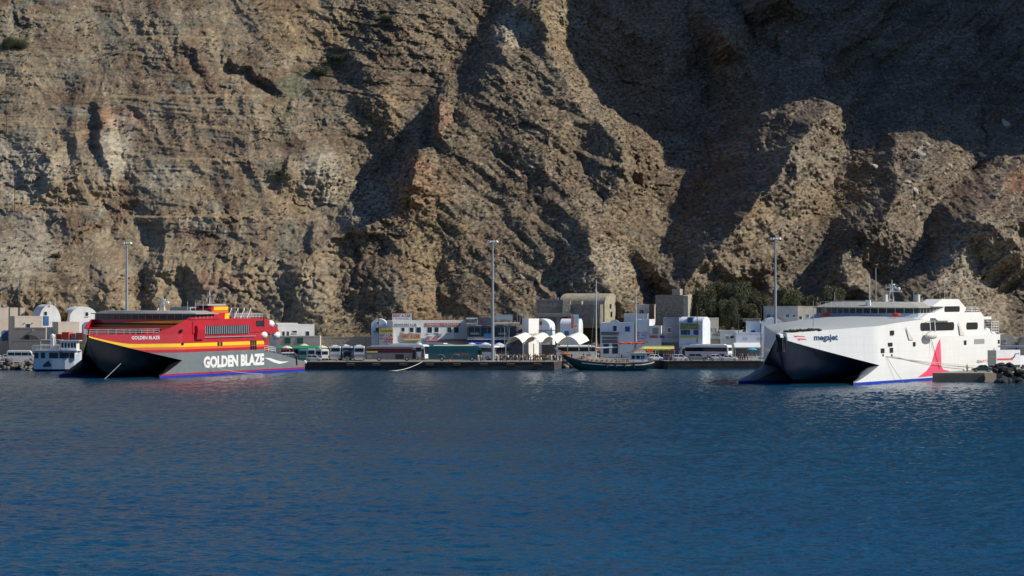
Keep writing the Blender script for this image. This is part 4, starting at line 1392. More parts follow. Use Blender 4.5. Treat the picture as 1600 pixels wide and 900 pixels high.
def parasol(px, py_top, Y, r, m, label, group='parasols along the harbour front', hgt=None):
    z = H - (py_top - 450) / F * Y
    t_ = thing('parasol', label, 'parasol', (qx(px, Y), Y, GZ0), .3 * px, group)
    n = 8
    mb = MB()
    ring = [(r * math.cos(2 * math.pi * i / n), r * math.sin(2 * math.pi * i / n), z - GZ0 - r * .38) for i in range(n)]
    r2 = [(x * .55, y * .55, z - GZ0 - r * .16) for x, y, _ in ring]
    r3 = [(x * .04, y * .04, z - GZ0) for x, y, _ in ring]
    lo = [(x, y, q - .12) for x, y, q in ring]
    li = [(x * .96, y * .96, q + .02) for x, y, q in lo]
    mb.loft([li, lo, ring, r2, r3]); mb.build('canopy', m, t_)
    mb = MB(); mb.tube([(0, 0, 0), (0, 0, z - GZ0 - .06)], .045); mb.build('pole', STEEL, t_)
    mb = MB(); mb.box(-.3, .3, -.3, .3, .0, .12, .04); mb.build('foot', GREYP, t_)


for px_, py_, Y_, lab in ((448, 540, 878, 'cream parasol behind the stern of the red ferry'), (475, 537, 882, 'cream parasol left of the silver hatchback'), (503, 539.5, 884, 'cream parasol over the white minibus'),
                          (523, 539, 886, 'cream parasol behind the coach with its engine flap shut'), (540, 538, 888, 'cream parasol behind the open-booted coach'),
                          (737.5, 535.5, 880, 'white parasol over the tail of the teal coach row, leftmost of three'), (758.5, 535, 880, 'white parasol beside the central lamp mast'), (780, 535.5, 878, 'white parasol at the left end of the arched canopy')):
    parasol(px_, py_, Y_, 1.35, CREAM if px_ < 700 else WHITE, lab)
parasol(1175, 543, 868, 1.25, mat('turquoise', (.03, .38, .50), .7), 'turquoise parasol on the right-hand quay')

# --- small vaulted house, car hire office
h = House('house', 'small shaded white vaulted house left of the car hire office', 'house', 580, 604, 498, 896, 9, LIME_SHADE, roof='vault', spring=508)
h.win(589, 592, 503.5, 506); h.win(587, 593, 511.5, 519)
h.box('canopy', 584, 589, 517, 520, mat('small_blue_canopy', (.03, .25, .5), .6), -1.2, 0)
h = House('house', 'white annex with a stack of shop signs on its front', 'building', 592, 615, 519, 888, 6, LIME)
h.sign(593, 614, 513.5, 520.3, YELS, 'Cyclades', BLACK, off=.25)
h.sign(593, 614, 521, 526.5, FRAMEW, 'RENT A CAR', BLACK, off=.25)
h.sign(593, 614, 527.2, 536, LIME, lines=[('BOATS', REDS, .55, .9), ('TOURS', BLUES, .08, .42)], off=.2)
awning(h.root, h.x(605), h.x(614), h.z(528), h.z(531), 1.0, REDS)
h = House('office', 'white car hire office with RENT A CAR signs and three blue windows', 'office', 613.5, 661.5, 503, 889, 7, LIME, rot=-14)
for a in ((627.5, 631.8, 512, 518), (640.3, 645.8, 512, 519), (650.5, 657.3, 511.5, 520)): h.win(*a)
h.sign(614, 652, 505, 510, FRAMEW, lines=[('KRONOS RENT A CAR', SLATE, .1, .9)], off=.1)
h.sign(626.5, 656.5, 521.3, 529.5, mat('sign_grey_green', (.36, .36, .27), .7), 'RENT A CAR', REDS, off=.3, bold=.03)
awning(h.root, h.x(629), h.x(657), h.z(529.6), h.z(532.5), 1.4, mat('khaki_cloth', (.32, .33, .12), .8))
Yb = 892
bb = thing('billboard', 'white RENT A CAR billboard in red letters standing on the office roof', 'billboard', (qx(613, Yb), Yb, H - (503 - 450) / F * Yb))
bw = 30.3 / F * Yb; bh = 10.8 / F * Yb; bz = 2.2 / F * Yb
mb = MB(); mb.box(0, bw, 0, .12, bz, bz + bh); pn = mb.build('panel', WHITE, bb)
for x in (.3, bw / 2, bw - .3):
    mb = MB(); mb.tube([(x, .2, -.6), (x, .2, bz + bh)], .06); mb.tube([(x, 1.5, -.6), (x, .2, bz + bh * .7)], .05); mb.build('strut', STEEL, bb)
text_mesh('lettering', 'RENT A CAR', REDS, pn, bold=.03, height=bh * .46, width=bw * .9, mapf=lambda a, b: (bw * .05 + a, -.02, bz + bh * .46 + b))
text_mesh('lettering', 'FOR YOUR CAR HIRE', SLATE, pn, bold=.01, height=bh * .22, width=bw * .7, mapf=lambda a, b: (bw * .15 + a, -.02, bz + bh * .12 + b))
for f in (.07, .93):
    mb = MB(); mb.prism([(bw * f + .14 * (1 if i % 2 else .45) * math.cos(math.pi * i / 5 + .3), bz + bh * .22 + .14 * (1 if i % 2 else .45) * math.sin(math.pi * i / 5 + .3)) for i in range(10)], -.02, 0, 'y'); mb.build('star', REDS, pn)
h = House('building', 'long white two-storey building under a faded red sign band', 'building', 661.6, 729, 503, 890.9, 7, LIME, rot=-14)
for a in ((668.3, 674.8, 511.2, 520), (679.3, 685, 511.2, 519), (699.3, 705, 511.2, 519), (709.3, 716.3, 511.2, 520)): h.win(*a)
h.sign(663.5, 719, 504.8, 509.8, PINKS, lines=[('TRAVEL   CENTER', CREAM, .2, .8)], off=.12, bold=.0)
for a in (668, 709):
    mb = MB()
    for i in range(9): x_ = h.x(a) + i * (h.x(a + 8) - h.x(a)) / 8; mb.tube([(x_, -.6, h.z(525)), (x_, -.6, h.z(520.5))], .03, 4)
    mb.box(h.x(a), h.x(a + 8), -.62, -.01, h.z(525.6), h.z(525)); mb.tube([(h.x(a), -.6, h.z(520.5)), (h.x(a + 8), -.6, h.z(520.5))], .04, 4)
    mb.build('balcony', LIME_SHADE, h.root)
h.box('air_conditioner', 683, 689, 521.5, 525, GREYD, -.5, 0)
awning(h.root, h.x(664.5), h.x(728.5), h.z(530), h.z(533.5), .9, PINKS)
h.box('shopfront', 666, 728, 534.2, 541, CREAM, -.06, .01)

# --- glass-fronted cafe with the blue awnings
h = House('cafe', 'dark two-storey cafe with open glass fronts and blue awnings', 'cafe', 729.5, 807, 512, 888, 10, SLATE, rot=0)
h.box('glazing', 730, 805, 512, 526, DARKW, -.05, .01)
for x in (731, 741, 751, 761, 772, 782, 792): h.box('mullion', x, x + .5, 512, 526, STEEL, -.12, -.04)
h.box('balustrade', 730, 806, 526.2, 528.8, mat('balustrade', (.42, .44, .46), .6), -1.2, -1.05)
h.box('slab', 730, 813, 529, 531, CREAM, -1.3, 0)
h.box('roof_slab', 729, 812, 504.5, 506.5, mat('pale_slab', (.55, .62, .64), .6), -1.6, 8)
h.box('column', 730.5, 731.5, 506.6, 512, STEEL, -1.0, -.8); h.box('column', 792, 793, 506.6, 531, STEEL, -1.0, -.8)
h.box('penthouse', 731, 746, 499, 504.4, GREYP, .5, 6); h.box('penthouse_roof', 728.5, 747, 497, 498.8, LIME, 0, 7)
h.sign(746.5, 769, 496.5, 508, SLATE, off=1.7)
h.box('red_emblem', 753, 757, 499, 502, REDS, -1.75, -1.71)
mb = MB(); mb.box(h.x(756), h.x(767), -1.32, -1.22, h.z(529), h.z(520.5)); mb.build('banner', mat('banner_blue', (.04, .17, .42), .7), h.root)
for x, t_ in ((735, 'MENU'), (779, 'OPEN')):
    mb = MB(); mb.box(h.x(x), h.x(x + 14), -1.0, -.95, h.z(523), h.z(519.5)); sb = mb.build('sign', GREYD, h.root)
awning(h.root, h.x(731.5), h.x(760), h.z(531.3), h.z(537.5), 1.9, mat('awning_blue', (.03, .05, .36), .8))
awning(h.root, h.x(760.6), h.x(787), h.z(531.3), h.z(537.5), 1.9, mat('awning_blue', (.03, .05, .36), .8))
bb = thing('billboard', 'blank grey billboard on the cafe roof', 'billboard', (qx(774, 889), 889, H - (505 - 450) / F * 889))
mb = MB(); mb.box(0, 27 / 6.4, 0, .15, .9, 2.1); pn = mb.build('panel', mat('blank_grey', (.36, .40, .44), .6), bb)
for x in (.4, 3.8):
    mb = MB(); mb.tube([(x, .25, -.2), (x, .25, 2.0)], .06); mb.build('strut', STEEL, bb)
h = House('pillar', 'white end wall of the cafe, bright in the sun', 'wall', 816, 826, 500, 884, 6, LIME, rot=25)
h.box('terrace', 806, 826, 521, 530, LIME, .4, 5)
mb = MB()
for i in range(5): mb.tube([(h.x(803 + i * 4), 2, 0), (h.x(803 + i * 4), 2, h.z(488))], .05, 4)
mb.tube([(h.x(803), 2, h.z(488)), (h.x(819), 2, h.z(488))], .05, 4)
mb.build('scaffold_rails', STEEL, h.root)

# --- vaulted houses behind the canopy
h = House('house', 'shaded white vaulted house with a square shuttered window behind the arched canopy', 'house', 827, 859, 498, 890, 9, LIME_SHADE, roof='vault', spring=511, rot=9)
h.win(837, 847, 502, 508, mat('shutter_brown', (.22, .15, .12), .8)); h.win(829, 833.5, 519.5, 523)
mb = MB()
for i in range(6): mb.box(h.x(838 + i * 3), h.x(839.6 + i * 3), -1.2, -1.15, h.z(526), h.z(517))
mb.box(h.x(836), h.x(868), -1.25, -1.1, h.z(516.6), h.z(515.5)); mb.build('blue_screen', BLUED, h.root)
h = House('house', 'white barrel-vaulted house with a bright slim gable beside the coloured sign', 'house', 875, 904, 498, 889, 4.6, LIME_SHADE, roof='vaultx', spring=508, rot=14)
h.win(882, 889, 517, 524, BLUED); h.win(896.5, 900, 519, 523)
vs = thing('sign', 'tall colourful shop sign board hung at the vaulted house', 'sign', (qx(892, 885), 885, H - (514 - 450) / F * 885))
sw, shh = 12 / 6.43, 22.5 / 6.43
mb = MB(); mb.box(0, sw, 0, .12, 0, shh); pn = mb.build('board', mat('sign_pale', (.55, .62, .60), .6), vs)
mb = MB(); mb.box(.1, sw * .35, -.03, 0, .2, shh - .1); mb.build('red_strip', mat('sign_pinkred', (.6, .10, .12), .6), pn)
mb = MB(); mb.ball((sw * .66, -.02, shh * .22), .38, .03, .32); mb.build('orange_spot', mat('sign_orange', (.75, .22, .03), .6), pn)
mb = MB(); mb.box(sw * .42, sw * .95, -.03, 0, shh * .42, shh * .9); mb.build('blue_field', mat('sign_paleblue', (.32, .52, .62), .6), pn)
mb = MB(); mb.tube([(sw / 2, .2, -6), (sw / 2, .2, 1)], .07); mb.build('post', STEEL, vs)
# concrete deck behind the vaults
h = House('ruin', 'long grey vaulted ruin on the slope above the harbour', 'ruin', 874, 944, 458.5, 914, 10, mat('weathered_stone', (.38, .34, .25), .95, var=.35, scale=.9, bump=.1), pyb=512, roof='vaultx', spring=474, rot=22)
mb = MB(); x_ = h.w; mb.box(x_ - .02, x_ + .12, 3.6, 4.6, h.z(482), h.z(475)); mb.box(x_ - .02, x_ + .12, 4.2, 5.2, h.z(495), h.z(487)); mb.build('window', BLACK, h.root)
h.box('front_block', 892, 942, 475.5, 505, mat('grey_rubble', (.26, .24, .20), .95, var=.45, scale=1.2, bump=.15), -2.2, -.02)
h.box('chimney', 905, 912, 470.5, 475.4, STONEL, -1.6, -.6)
h = House('ruin', 'broken grey walls with a pale buttress left of the vaulted ruin', 'ruin', 838, 880, 470, 911, 6, mat('grey_rubble', (.26, .24, .20), .95), pyb=505, roof='flat', rot=3)
h.box('buttress', 878.5, 892, 469.5, 492, STONEL, -.6, 3, .2); h.box('turret', 861, 872, 465, 469.2, STONEL, 1, 3)
h = House('platform', 'concrete platform on two posts under the ruin', 'platform', 836, 893, 491.5, 903, 5, GREYP, pyb=494.5)
h.box('post', 869.5, 874.5, 494.8, 520, GREYP, .5, 1.2); h.box('post', 838, 841, 494.8, 520, GREYP, .5, 1.2)
# houses right of the schooner's foremast
h = House('building', 'shaded white building with a little arch in its parapet and a blue shutter', 'building', 938, 991, 499.5, 888, 9, LIME_SHADE, roof='bump', spring=504, rot=6)
h.win(958, 963.5, 509, 517.5); h.win(976.5, 984, 510, 518, BLUES)
h.sign(939, 967, 518.5, 523.5, SLATE, off=1.0); h.sign(941, 965, 526.8, 529.5, SLATE, off=.25)
h.sign(941, 965, 531, 536, SLATE, off=.25); h.box('red_panel', 959, 964.5, 532, 535, REDS, -.3, -.26)
for a in (943, 957): h.win(a, a + 8, 538, 552, DARKW, 'door', SLATE)
h = House('building', 'shaded white building with a painted arch and RENT A CAR written on it', 'building', 992, 1014.5, 501, 887, 8, LIME_SHADE, rot=12, roof='flat')
cx_, r_ = h.x(1005), (h.x(1011) - h.x(999)) / 2
mb = MB(); mb.prism([(cx_ + r_ * math.cos(math.pi * i / 10), h.z(514) + r_ * 1.1 * math.sin(math.pi * i / 10)) for i in range(11)], -.04, .0, 'y'); mb.build('blind_arch', LIME_SHADE, h.root)
h.sign(994, 1013, 517.5, 537, LIME_SHADE, lines=[('RENT A CAR', REDS, .8, .96), ('BEST PRICES', BLUES, .58, .74), ('AGENCY', BLUES, .34, .5), ('MOTO', REDS, .08, .24)], off=.05)
h = House('house', 'small house with a dark square window high behind the schooner mast', 'house', 995, 1014, 477.5, 905, 8, BEIGE, pyb=504, rot=14)
h.win(999.5, 1005.5, 484, 491)
h = House('wall', 'whitewashed terrace wall below the small high house', 'wall', 975, 1012, 492, 900, 3, LIME, pyb=506, rot=6)
h = House('ruin', 'big rubble-stone ruin with a chimney block behind the green sign', 'ruin', 1024, 1067, 463, 902, 9, STONE, pyb=545, rot=20)
h.box('chimney', 1046, 1058, 451.5, 462.6, STONEL, 2, 4.2); h.box('broken_wall', 1052, 1066, 458.5, 462.7, STONE, 5, 6.5)
mb = MB()
rr = random.Random(5)
pts = [(0, 0)] + [(d, 13.0 + rr.uniform(-.4, .5) - (0 if d < 7 else (d - 7) * 2.2)) for d in (0, 1, 2, 3, 4, 5, 6, 7, 8, 9)] + [(9, 0)]
mb.prism(pts, h.w + .01, h.w + 1.2, 'x'); mb.build('side_wall', STONEL, h.root)
h = House('wall', 'white corner block with a flat grey panel right of the painted arch', 'wall', 1015, 1033, 511, 886, 5, LIME, rot=6)
h.box('panel', 1020, 1029, 512, 522, GREYD, -.2, -.05); h.sign(1016, 1028, 524, 528, PINKS, off=.3); h.sign(1031, 1038, 524.5, 528, BLUES, off=.3)
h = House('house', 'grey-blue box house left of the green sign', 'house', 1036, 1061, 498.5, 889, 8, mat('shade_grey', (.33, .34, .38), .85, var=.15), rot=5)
h.win(1043, 1048, 512, 519, SLATE)
awning(h.root, h.x(1030), h.x(1060), h.z(528), h.z(535), 2.0, mat('grey_cloth', (.32, .38, .42), .8))
h = House('office', 'car hire shop with a green sign, blue shutters and a bright round gable', 'office', 1061, 1097, 495, 885, 5.2, LIME_SHADE, roof='vaultx', spring=505, rot=24)
h.sign(1063, 1092, 504.5, 515, OLV, lines=[('Stamatis', BLACK, .55, .95), ('RENT A CAR', BLACK, .1, .46)], off=.3, bold=.01)
for a, b_ in ((1063.5, 1068), (1074, 1078), (1083, 1091)): h.win(a, b_, 515.5, 523, BLUES)
h.win(1068.5, 1073.5, 515.5, 523); h.sign(1063, 1091, 524.5, 527.5, mat('sign_lime', (.45, .55, .16), .7), off=.3)
mb = MB(); mb.box(h.x(1074), h.x(1082), -.1, 1.8, h.z(504), h.z(495.5)); mb.build('dormer', BLUEP, h.root)
h = House('house', 'narrow beige house with two slim windows right of the green sign', 'house', 1102, 1123, 498.5, 892, 7, mat('warm_plaster', (.62, .56, .44), .85, var=.1), rot=-4)
h.win(1111, 1113.5, 512, 519.5, GREYD); h.win(1117, 1120, 512, 519.5, GREYD)
h.box('balcony', 1106, 1125, 525, 529.5, LIME, -1.6, 0)
h = House('building', 'low white flat building behind the white coach', 'building', 1125, 1160, 518, 890, 7, LIME, rot=2)
h.win(1141, 1146.5, 525, 528.5); h.win(1134, 1138.5, 525, 529.5, GREYP)
h = House('building', 'long shaded white block above the scalloped canopy', 'building', 1150, 1200, 521.5, 887, 6, LIME_SHADE, rot=0)
h.box('faded_lettering', 1160, 1168, 527, 531.5, mat('faded', (.45, .50, .56), .8), -.03, .01); h.box('faded_lettering', 1183, 1192, 527, 531, mat('faded', (.45, .50, .56), .8), -.03, .01)
awning(h.root, h.x(1146), h.x(1187), h.z(535.5), h.z(543.5), 4.5, WHITE, scallop=1, posts=True)
h.box('shop_opening', 1147, 1190, 544, 556, SLATE, -.05, .01)
h = House('house', 'square white house with one blue window under a stone roof line', 'house', 1165.5, 1187.5, 504, 893, 7, LIME_SHADE, rot=5, pyb=530)
h.win(1173.5, 1179.5, 516, 520.5, BLUES); h.box('stone_top', 1160, 1187, 497.5, 503.3, STONE, 1.0, 6)
h = House('house', 'shaded white domed house touching the bow of the white ferry', 'house', 1189, 1228, 496.5, 890, 8, LIME_SHADE, roof='vault', spring=515)
h.win(1195.5, 1200, 516, 520.5, BLUES)
h = House('building', 'long weathered building with blue windows behind the white ferry', 'building', 1193, 1246, 480.5, 900, 7, mat('weathered_blue', (.47, .46, .42), .9, var=.3, scale=.7), rot=10)
for a, b_, t, u in ((1198, 1204, 491, 499), (1208, 1211, 491, 496), (1227, 1233, 491, 496), (1238, 1242.5, 491.5, 495.5)): h.win(a, b_, t, u, BLUED)
h = House('building', 'sunlit cream end block of the weathered building', 'building', 1246, 1276, 480.5, 899, 8, mat('cream_wall', (.52, .48, .38), .9, var=.25, scale=.7), rot=-14)
h.win(1249, 1253, 494, 499); h.win(1261, 1264.5, 491, 496.5, BLUED)
h = House('house', 'cream vaulted house behind the stern of the white ferry', 'house', 1556, 1587, 521.5, 872, 9, mat('cream_vault', (.62, .54, .42), .9, var=.1), roof='vault', spring=537)
h.win(1568, 1572, 530.5, 536, GREYP)
h = House('wall', 'cream wall between the two vaults at the right edge', 'wall', 1585, 1606, 529, 880, 5, BEIGE)
h = House('house', 'grey vaulted house cut by the right edge of the frame', 'house', 1592, 1630, 524, 868, 8, GREYP, roof='vault', spring=540)
h = House('hut', 'small pale box hut perched on the slope above the car hire office', 'hut', 612, 645, 454.5, 932, 3, STONEL, pyb=463)

# --- canopy of white vaults along the quay
cn = thing('canopy', 'row of four white tent vaults sheltering the waiting crowd', 'canopy', (qx(790, 872), 872, GZ0))
edges = [(790, 817.5), (817.5, 845.5), (845.5, 871), (871, 905)]
for a, b_ in edges:
    x0, x1 = (a - 790) * 872 / F, (b_ - 790) * 872 / F
    zs = H - (538.5 - 450) / F * 872 - GZ0; za = H - (526 - 450) / F * 872 - GZ0
    n = 10
    mb = MB()
    rings = []
    for y in (0, 2.5, 5, 7.5, 10):
        up = .09 * y; sk = .26 * y
        r = []
        for i in range(n + 1):
            u = i / n
            r.append((x0 + (x1 - x0) * u + sk, y, zs + (za - zs) * (math.sin(math.pi * u) ** .75) + up))
        r += [(x, y_, z - .07) for x, y_, z in r[::-1]]
        rings.append(r)
    mb.loft(rings)
    mb.build('vault', mat('tent_cloth', (.80, .77, .66), .8, var=.06), cn, smooth=True)
for a in (790.3, 817.5, 845.5, 871, 904.7):
    for y in (0, 9.9):
        mb = MB(); x = (a - 790) * 872 / F + .26 * y; mb.box(x - .11, x + .11, y - .11 + .1, y + .11, 0, H - (538.5 - 450) / F * 872 - GZ0 + .1); mb.build('post', OFFW, cn)
for a, b_ in edges[::2]:
    mb = MB(); x0, x1 = (a - 789) * 872 / F, (b_ - 791) * 872 / F
    mb.box(x0, x1, 9.6, 9.7, .0, 3.6); mb.build('back_panel', mat('canopy_back', (.18, .19, .22), .8), cn)
yel = thing('awning', 'yellow striped awning over the stalls right of the schooner', 'awning', (qx(1003, 872), 872, GZ0))
mb = MB(); w_ = 51 / 6.53
mb.loft([[(w_ * i / 12, 3, 3.4), (w_ * i / 12, 0, 2.75), (w_ * i / 12, 0, 2.35 + (.15 if i % 2 else 0)), (w_ * i / 12, .05, 2.6), (w_ * i / 12, 3, 3.3)] for i in range(13)])
mb.build('cloth', mat('yellow_cloth', (.60, .58, .16), .8, var=.2, scale=1.5), yel)
mb = MB(); mb.box(w_ - .6, w_ + .02, -.04, .0, 2.4, 2.8); mb.build('orange_end', ORG, yel)
for x in (.1, w_ / 2, w_ - .1):
    mb = MB(); mb.tube([(x, .1, 0), (x, .1, 2.6)], .06); mb.build('post', STEEL, yel)
mb = MB(); mb.box(.1, w_ - .1, 3.2, 3.5, 0, 2.6); mb.build('stall_back', mat('stall_brown', (.12, .09, .08), .8), yel)


# ------------------------------------------------------------------ masts and poles
def floodlight_mast(px, py_top, Y, label):
    h_ = H - (py_top - 450) / F * Y - GZ0
    t_ = thing('floodlight_mast', label, 'lamp mast', (qx(px, Y), Y, GZ0), 0, 'tall floodlight masts on the quay')
    mb = MB(); mb.tube([(0, 0, 0), (0, 0, h_ - .6)], .42, 10, .2); mb.build('pole', mat('mast_steel', (.36, .40, .43), .5, metal=.2), t_)
    mb = MB()
    mb.tube([(1.0 * math.cos(i * math.pi / 6), 1.0 * math.sin(i * math.pi / 6), h_ - .9) for i in range(13)], .07, 4)
    mb.tube([(-1.1, 0, h_ - .9), (1.1, 0, h_ - .9)], .08, 4); mb.tube([(0, -1.1, h_ - .9), (0, 1.1, h_ - .9)], .08, 4)
    mb.build('ring', STEEL, t_)
    for i in range(8):
        a = i * math.pi / 4 + .2
        mb = MB(); mb.box(-.3, .3, -.14, .14, -.24, .24)
        l_ = mb.build('floodlight', FRAMEW if i % 2 else STEEL, t_, loc=(1.25 * math.cos(a), 1.25 * math.sin(a), h_ - .65)); l_.rotation_euler = (R(-35), 0, a + math.pi / 2)


floodlight_mast(198, 376, 866, 'tall floodlight mast rising behind the red ferry')
floodlight_mast(769.8, 373.5, 868, 'tall floodlight mast in the middle beside the blue awnings')
floodlight_mast(1211.5, 369, 872, 'tall floodlight mast behind the bow of the white ferry')
BROWN = mat('wood_pole', (.10, .07, .05), .9, var=.2)


def pole(px, pt, pb, Y, label, m=BROWN, r=.13, arms=1, cat='pole', wires=None):
    z0 = H - (pb - 450) / F * Y; z1 = H - (pt - 450) / F * Y
    t_ = thing('utility_pole', label, cat, (qx(px, Y), Y, z0))
    mb = MB(); mb.tube([(0, 0, 0), (0, 0, z1 - z0)], r, 6, r * .7); mb.build('post', m, t_)
    for k in range(arms):
        mb = MB(); mb.box(-.8, .8, -.06, .06, z1 - z0 - .5 - .7 * k, z1 - z0 - .38 - .7 * k); mb.build('crossarm', m, t_)
    return t_


def on_cliff(px, py):
    """depth at which the rock shows at (px, py) in the photograph"""
    x, z = cl(px, py)
    for _ in range(12):
        Y = float(cliff_y(x, z)); x = (px - 800) / F * Y; z = H - (py - 450) / F * Y
    return Y


pole(10, 140, 216, on_cliff(10, 214) - .6, 'thin dark pole on the slope at the upper left edge')
pole(23, 275, 332, on_cliff(23, 330) - .6, 'wooden pole with a crossarm below the upper left pole')
pole(31, 432, 520, 897, 'wooden pole behind the beige houses, left of two')
pole(55, 436, 520, 898, 'wooden pole behind the grey arch, right of two')
pole(86, 466, 505, 896, 'white flagstaff between the chapel and the domed house', WHITE, .07, 0)
pole(788.5, 511, 541, 876, 'short pale pole left of the arched canopy, first of two', STEEL, .08, 0)
pole(795.3, 511, 541, 877, 'short pale pole left of the arched canopy, second of two', STEEL, .08, 0)
pole(1089.3, 477, 535, 883, 'dark pole in front of the green car hire sign', BROWN, .13)
pole(1154, 500, 522, 888, 'thin pole above the low white flat building', BROWN, .09, 0)
pole(1189, 481, 560, 880, 'brown wooden pole left of the white ferry bow')
pole(592, 492, 537, 884, 'dark pole in front of the small vaulted house')
pole(818, 488, 508, 900, 'thin pole behind the cafe end wall', BROWN, .07, 0)
pole(1368.5, 418, 500, 895, 'slim grey pole rising behind the bridge of the white ferry', STEEL, .13, 0)
pole(931, 495, 520, 889, 'lamp post hidden behind the schooner foremast', STEEL, .07, 0)

# ------------------------------------------------------------------ vehicles
TYRE = RUBBER
RIM = mat('rim', (.45, .46, .48), .35, metal=.5, var=0)
LAMPW = mat('lamp_glass', (.75, .75, .7), .15, var=0)
LAMPR = mat('lamp_red', (.45, .01, .01), .2, var=0)


def paint(name, c, rough=.3):
    return mat('paint_' + name, c, rough, var=.08, scale=1.0, coat=.6)


def wheels(root, xs, hw, r, w=.24):
    for x in xs:
        for sg in (1, -1):
            mb = MB(); n = 16
            mb.loft([[(x + rr * math.cos(2 * math.pi * i / n), sg * y, r + rr * math.sin(2 * math.pi * i / n)) for i in range(n)] for rr, y in ((r * .9, hw - w), (r, hw - w + .03), (r, hw - .04), (r * .9, hw + .01))])
            wh = mb.build('wheel', TYRE, root, smooth=True)
            mb = MB(); mb.loft([[(x + rr * math.cos(2 * math.pi * i / n), sg * y, r + rr * math.sin(2 * math.pi * i / n)) for i in range(n)] for rr, y in ((r * .62, hw - .02), (r * .58, hw + .025), (r * .2, hw + .03))]); mb.build('rim', RIM, wh)


def place(px, Y, hd):
    return (qx(px, Y), Y, GZ0 + .004), R(hd)


def car(px, Y, hd, c, kind, label, group='cars parked on the quay', L=4.1, cat='car'):
    """hd: heading of the nose, degrees from +X"""
    loc, rz = place(px, Y, hd)
    t_ = thing({'hatch': 'hatchback', 'sedan': 'sedan_car', 'suv': 'suv_car'}[kind], label, cat, loc, rz, group)
    hw = .86 if kind != 'suv' else .93
    Hh, belt = {'hatch': (1.48, .92), 'sedan': (1.42, .90), 'suv': (1.75, 1.08)}[kind]
    l = L / 2
    # lower body: rings across the length with crowned sides
    if kind == 'sedan': prof = [(-l, .45, .80), (-l + .12, .25, .90), (-l + .9, .2, .95), (-.9, .2, belt), (.75, .2, belt), (l - .7, .2, .84), (l - .12, .25, .70), (l, .42, .58)]
    else: prof = [(-l, .45, .85), (-l + .1, .25, belt), (-l + .6, .2, belt + .02), (-.4, .2, belt), (.8, .2, belt - .02), (l - .6, .22, belt - .12), (l - .12, .28, belt - .28), (l, .45, belt - .4)]
    mb = MB(); rings = []
    for i, (x, z0, z1) in enumerate(prof):
        k = .86 if i in (0, len(prof) - 1) else (.96 if i in (1, len(prof) - 2) else 1)
        w = hw * k; m_ = (z0 + z1) / 2 + .08
        rings.append([(x, -w * .93, z0), (x, -w, m_), (x, -w * .95, z1 - .04), (x, -w * .86, z1), (x, w * .86, z1), (x, w * .95, z1 - .04), (x, w, m_), (x, w * .93, z0)])
    mb.loft(rings); body = mb.build('body', c, t_, smooth=True)
    # glasshouse
    f0, f1, r0, r1 = {'hatch': (1.05, .35, -l + .12, -l + .55), 'sedan': (1.0, .35, -1.35, -.85), 'suv': (1.15, .5, -l + .1, -l + .4)}[kind]
    zb = belt - .03
    mb = MB(); w0, w1 = hw * .88, hw * .70
    mb.loft([[(r0, -w0, zb), (f0, -w0, zb), (f0, w0, zb), (r0, w0, zb)], [(r1, -w1, Hh - .06), (f1, -w1, Hh - .06), (f1, w1, Hh - .06), (r1, w1, Hh - .06)]])
    g = mb.build('window', GLASS, t_)
    mb = MB(); mb.loft([[(r1 - .04, -w1 - .02, Hh - .08), (f1 + .04, -w1 - .02, Hh - .08), (f1 + .04, w1 + .02, Hh - .08), (r1 - .04, w1 + .02, Hh - .08)], [(r1 + .1, -w1 + .1, Hh), (f1 - .15, -w1 + .1, Hh), (f1 - .15, w1 - .1, Hh), (r1 + .1, w1 - .1, Hh)]])
    mb.build('roof', c, t_)
    mb = MB()
    for sg in (1, -1):
        for xa, xb in ((f0 + .02, f1 + .02), (r0 - .02, r1 - .02), ((f1 + r1) / 2 + .05, (f1 + r1) / 2 + .05)):
            mb.tube([(xa, sg * (w0 + .01), zb), (xb, sg * (w1 + .01), Hh - .07)], .04, 4)
    mb.build('pillar', c, t_)
    wheels(t_, (-l + .72, l - .78), hw, .31 if kind != 'suv' else .37)
    for sg in (1, -1):
        mb = MB(); mb.box(l - .13, l + .005, sg * hw * .62 - .15, sg * hw * .62 + .15, prof[-1][2] - .02, prof[-1][2] + .12); mb.build('headlight', LAMPW, t_)
        mb = MB(); mb.box(-l - .005, -l + .12, sg * hw * .66 - .12, sg * hw * .66 + .12, prof[0][2] - .16, prof[0][2] - .02); mb.build('tail_light', LAMPR, t_)
        mb = MB(); mb.box(.72, .88, sg * (hw + .02) - .07, sg * (hw + .02) + .07, zb + .02, zb + .14); mb.build('wing_mirror', c, t_)
    mb = MB(); mb.box(l - .25, l + .02, -hw * .8, hw * .8, .28, .42); mb.box(-l - .02, -l + .2, -hw * .8, hw * .8, .28, .42); mb.build('bumper', RUBBER, t_)
    return t_


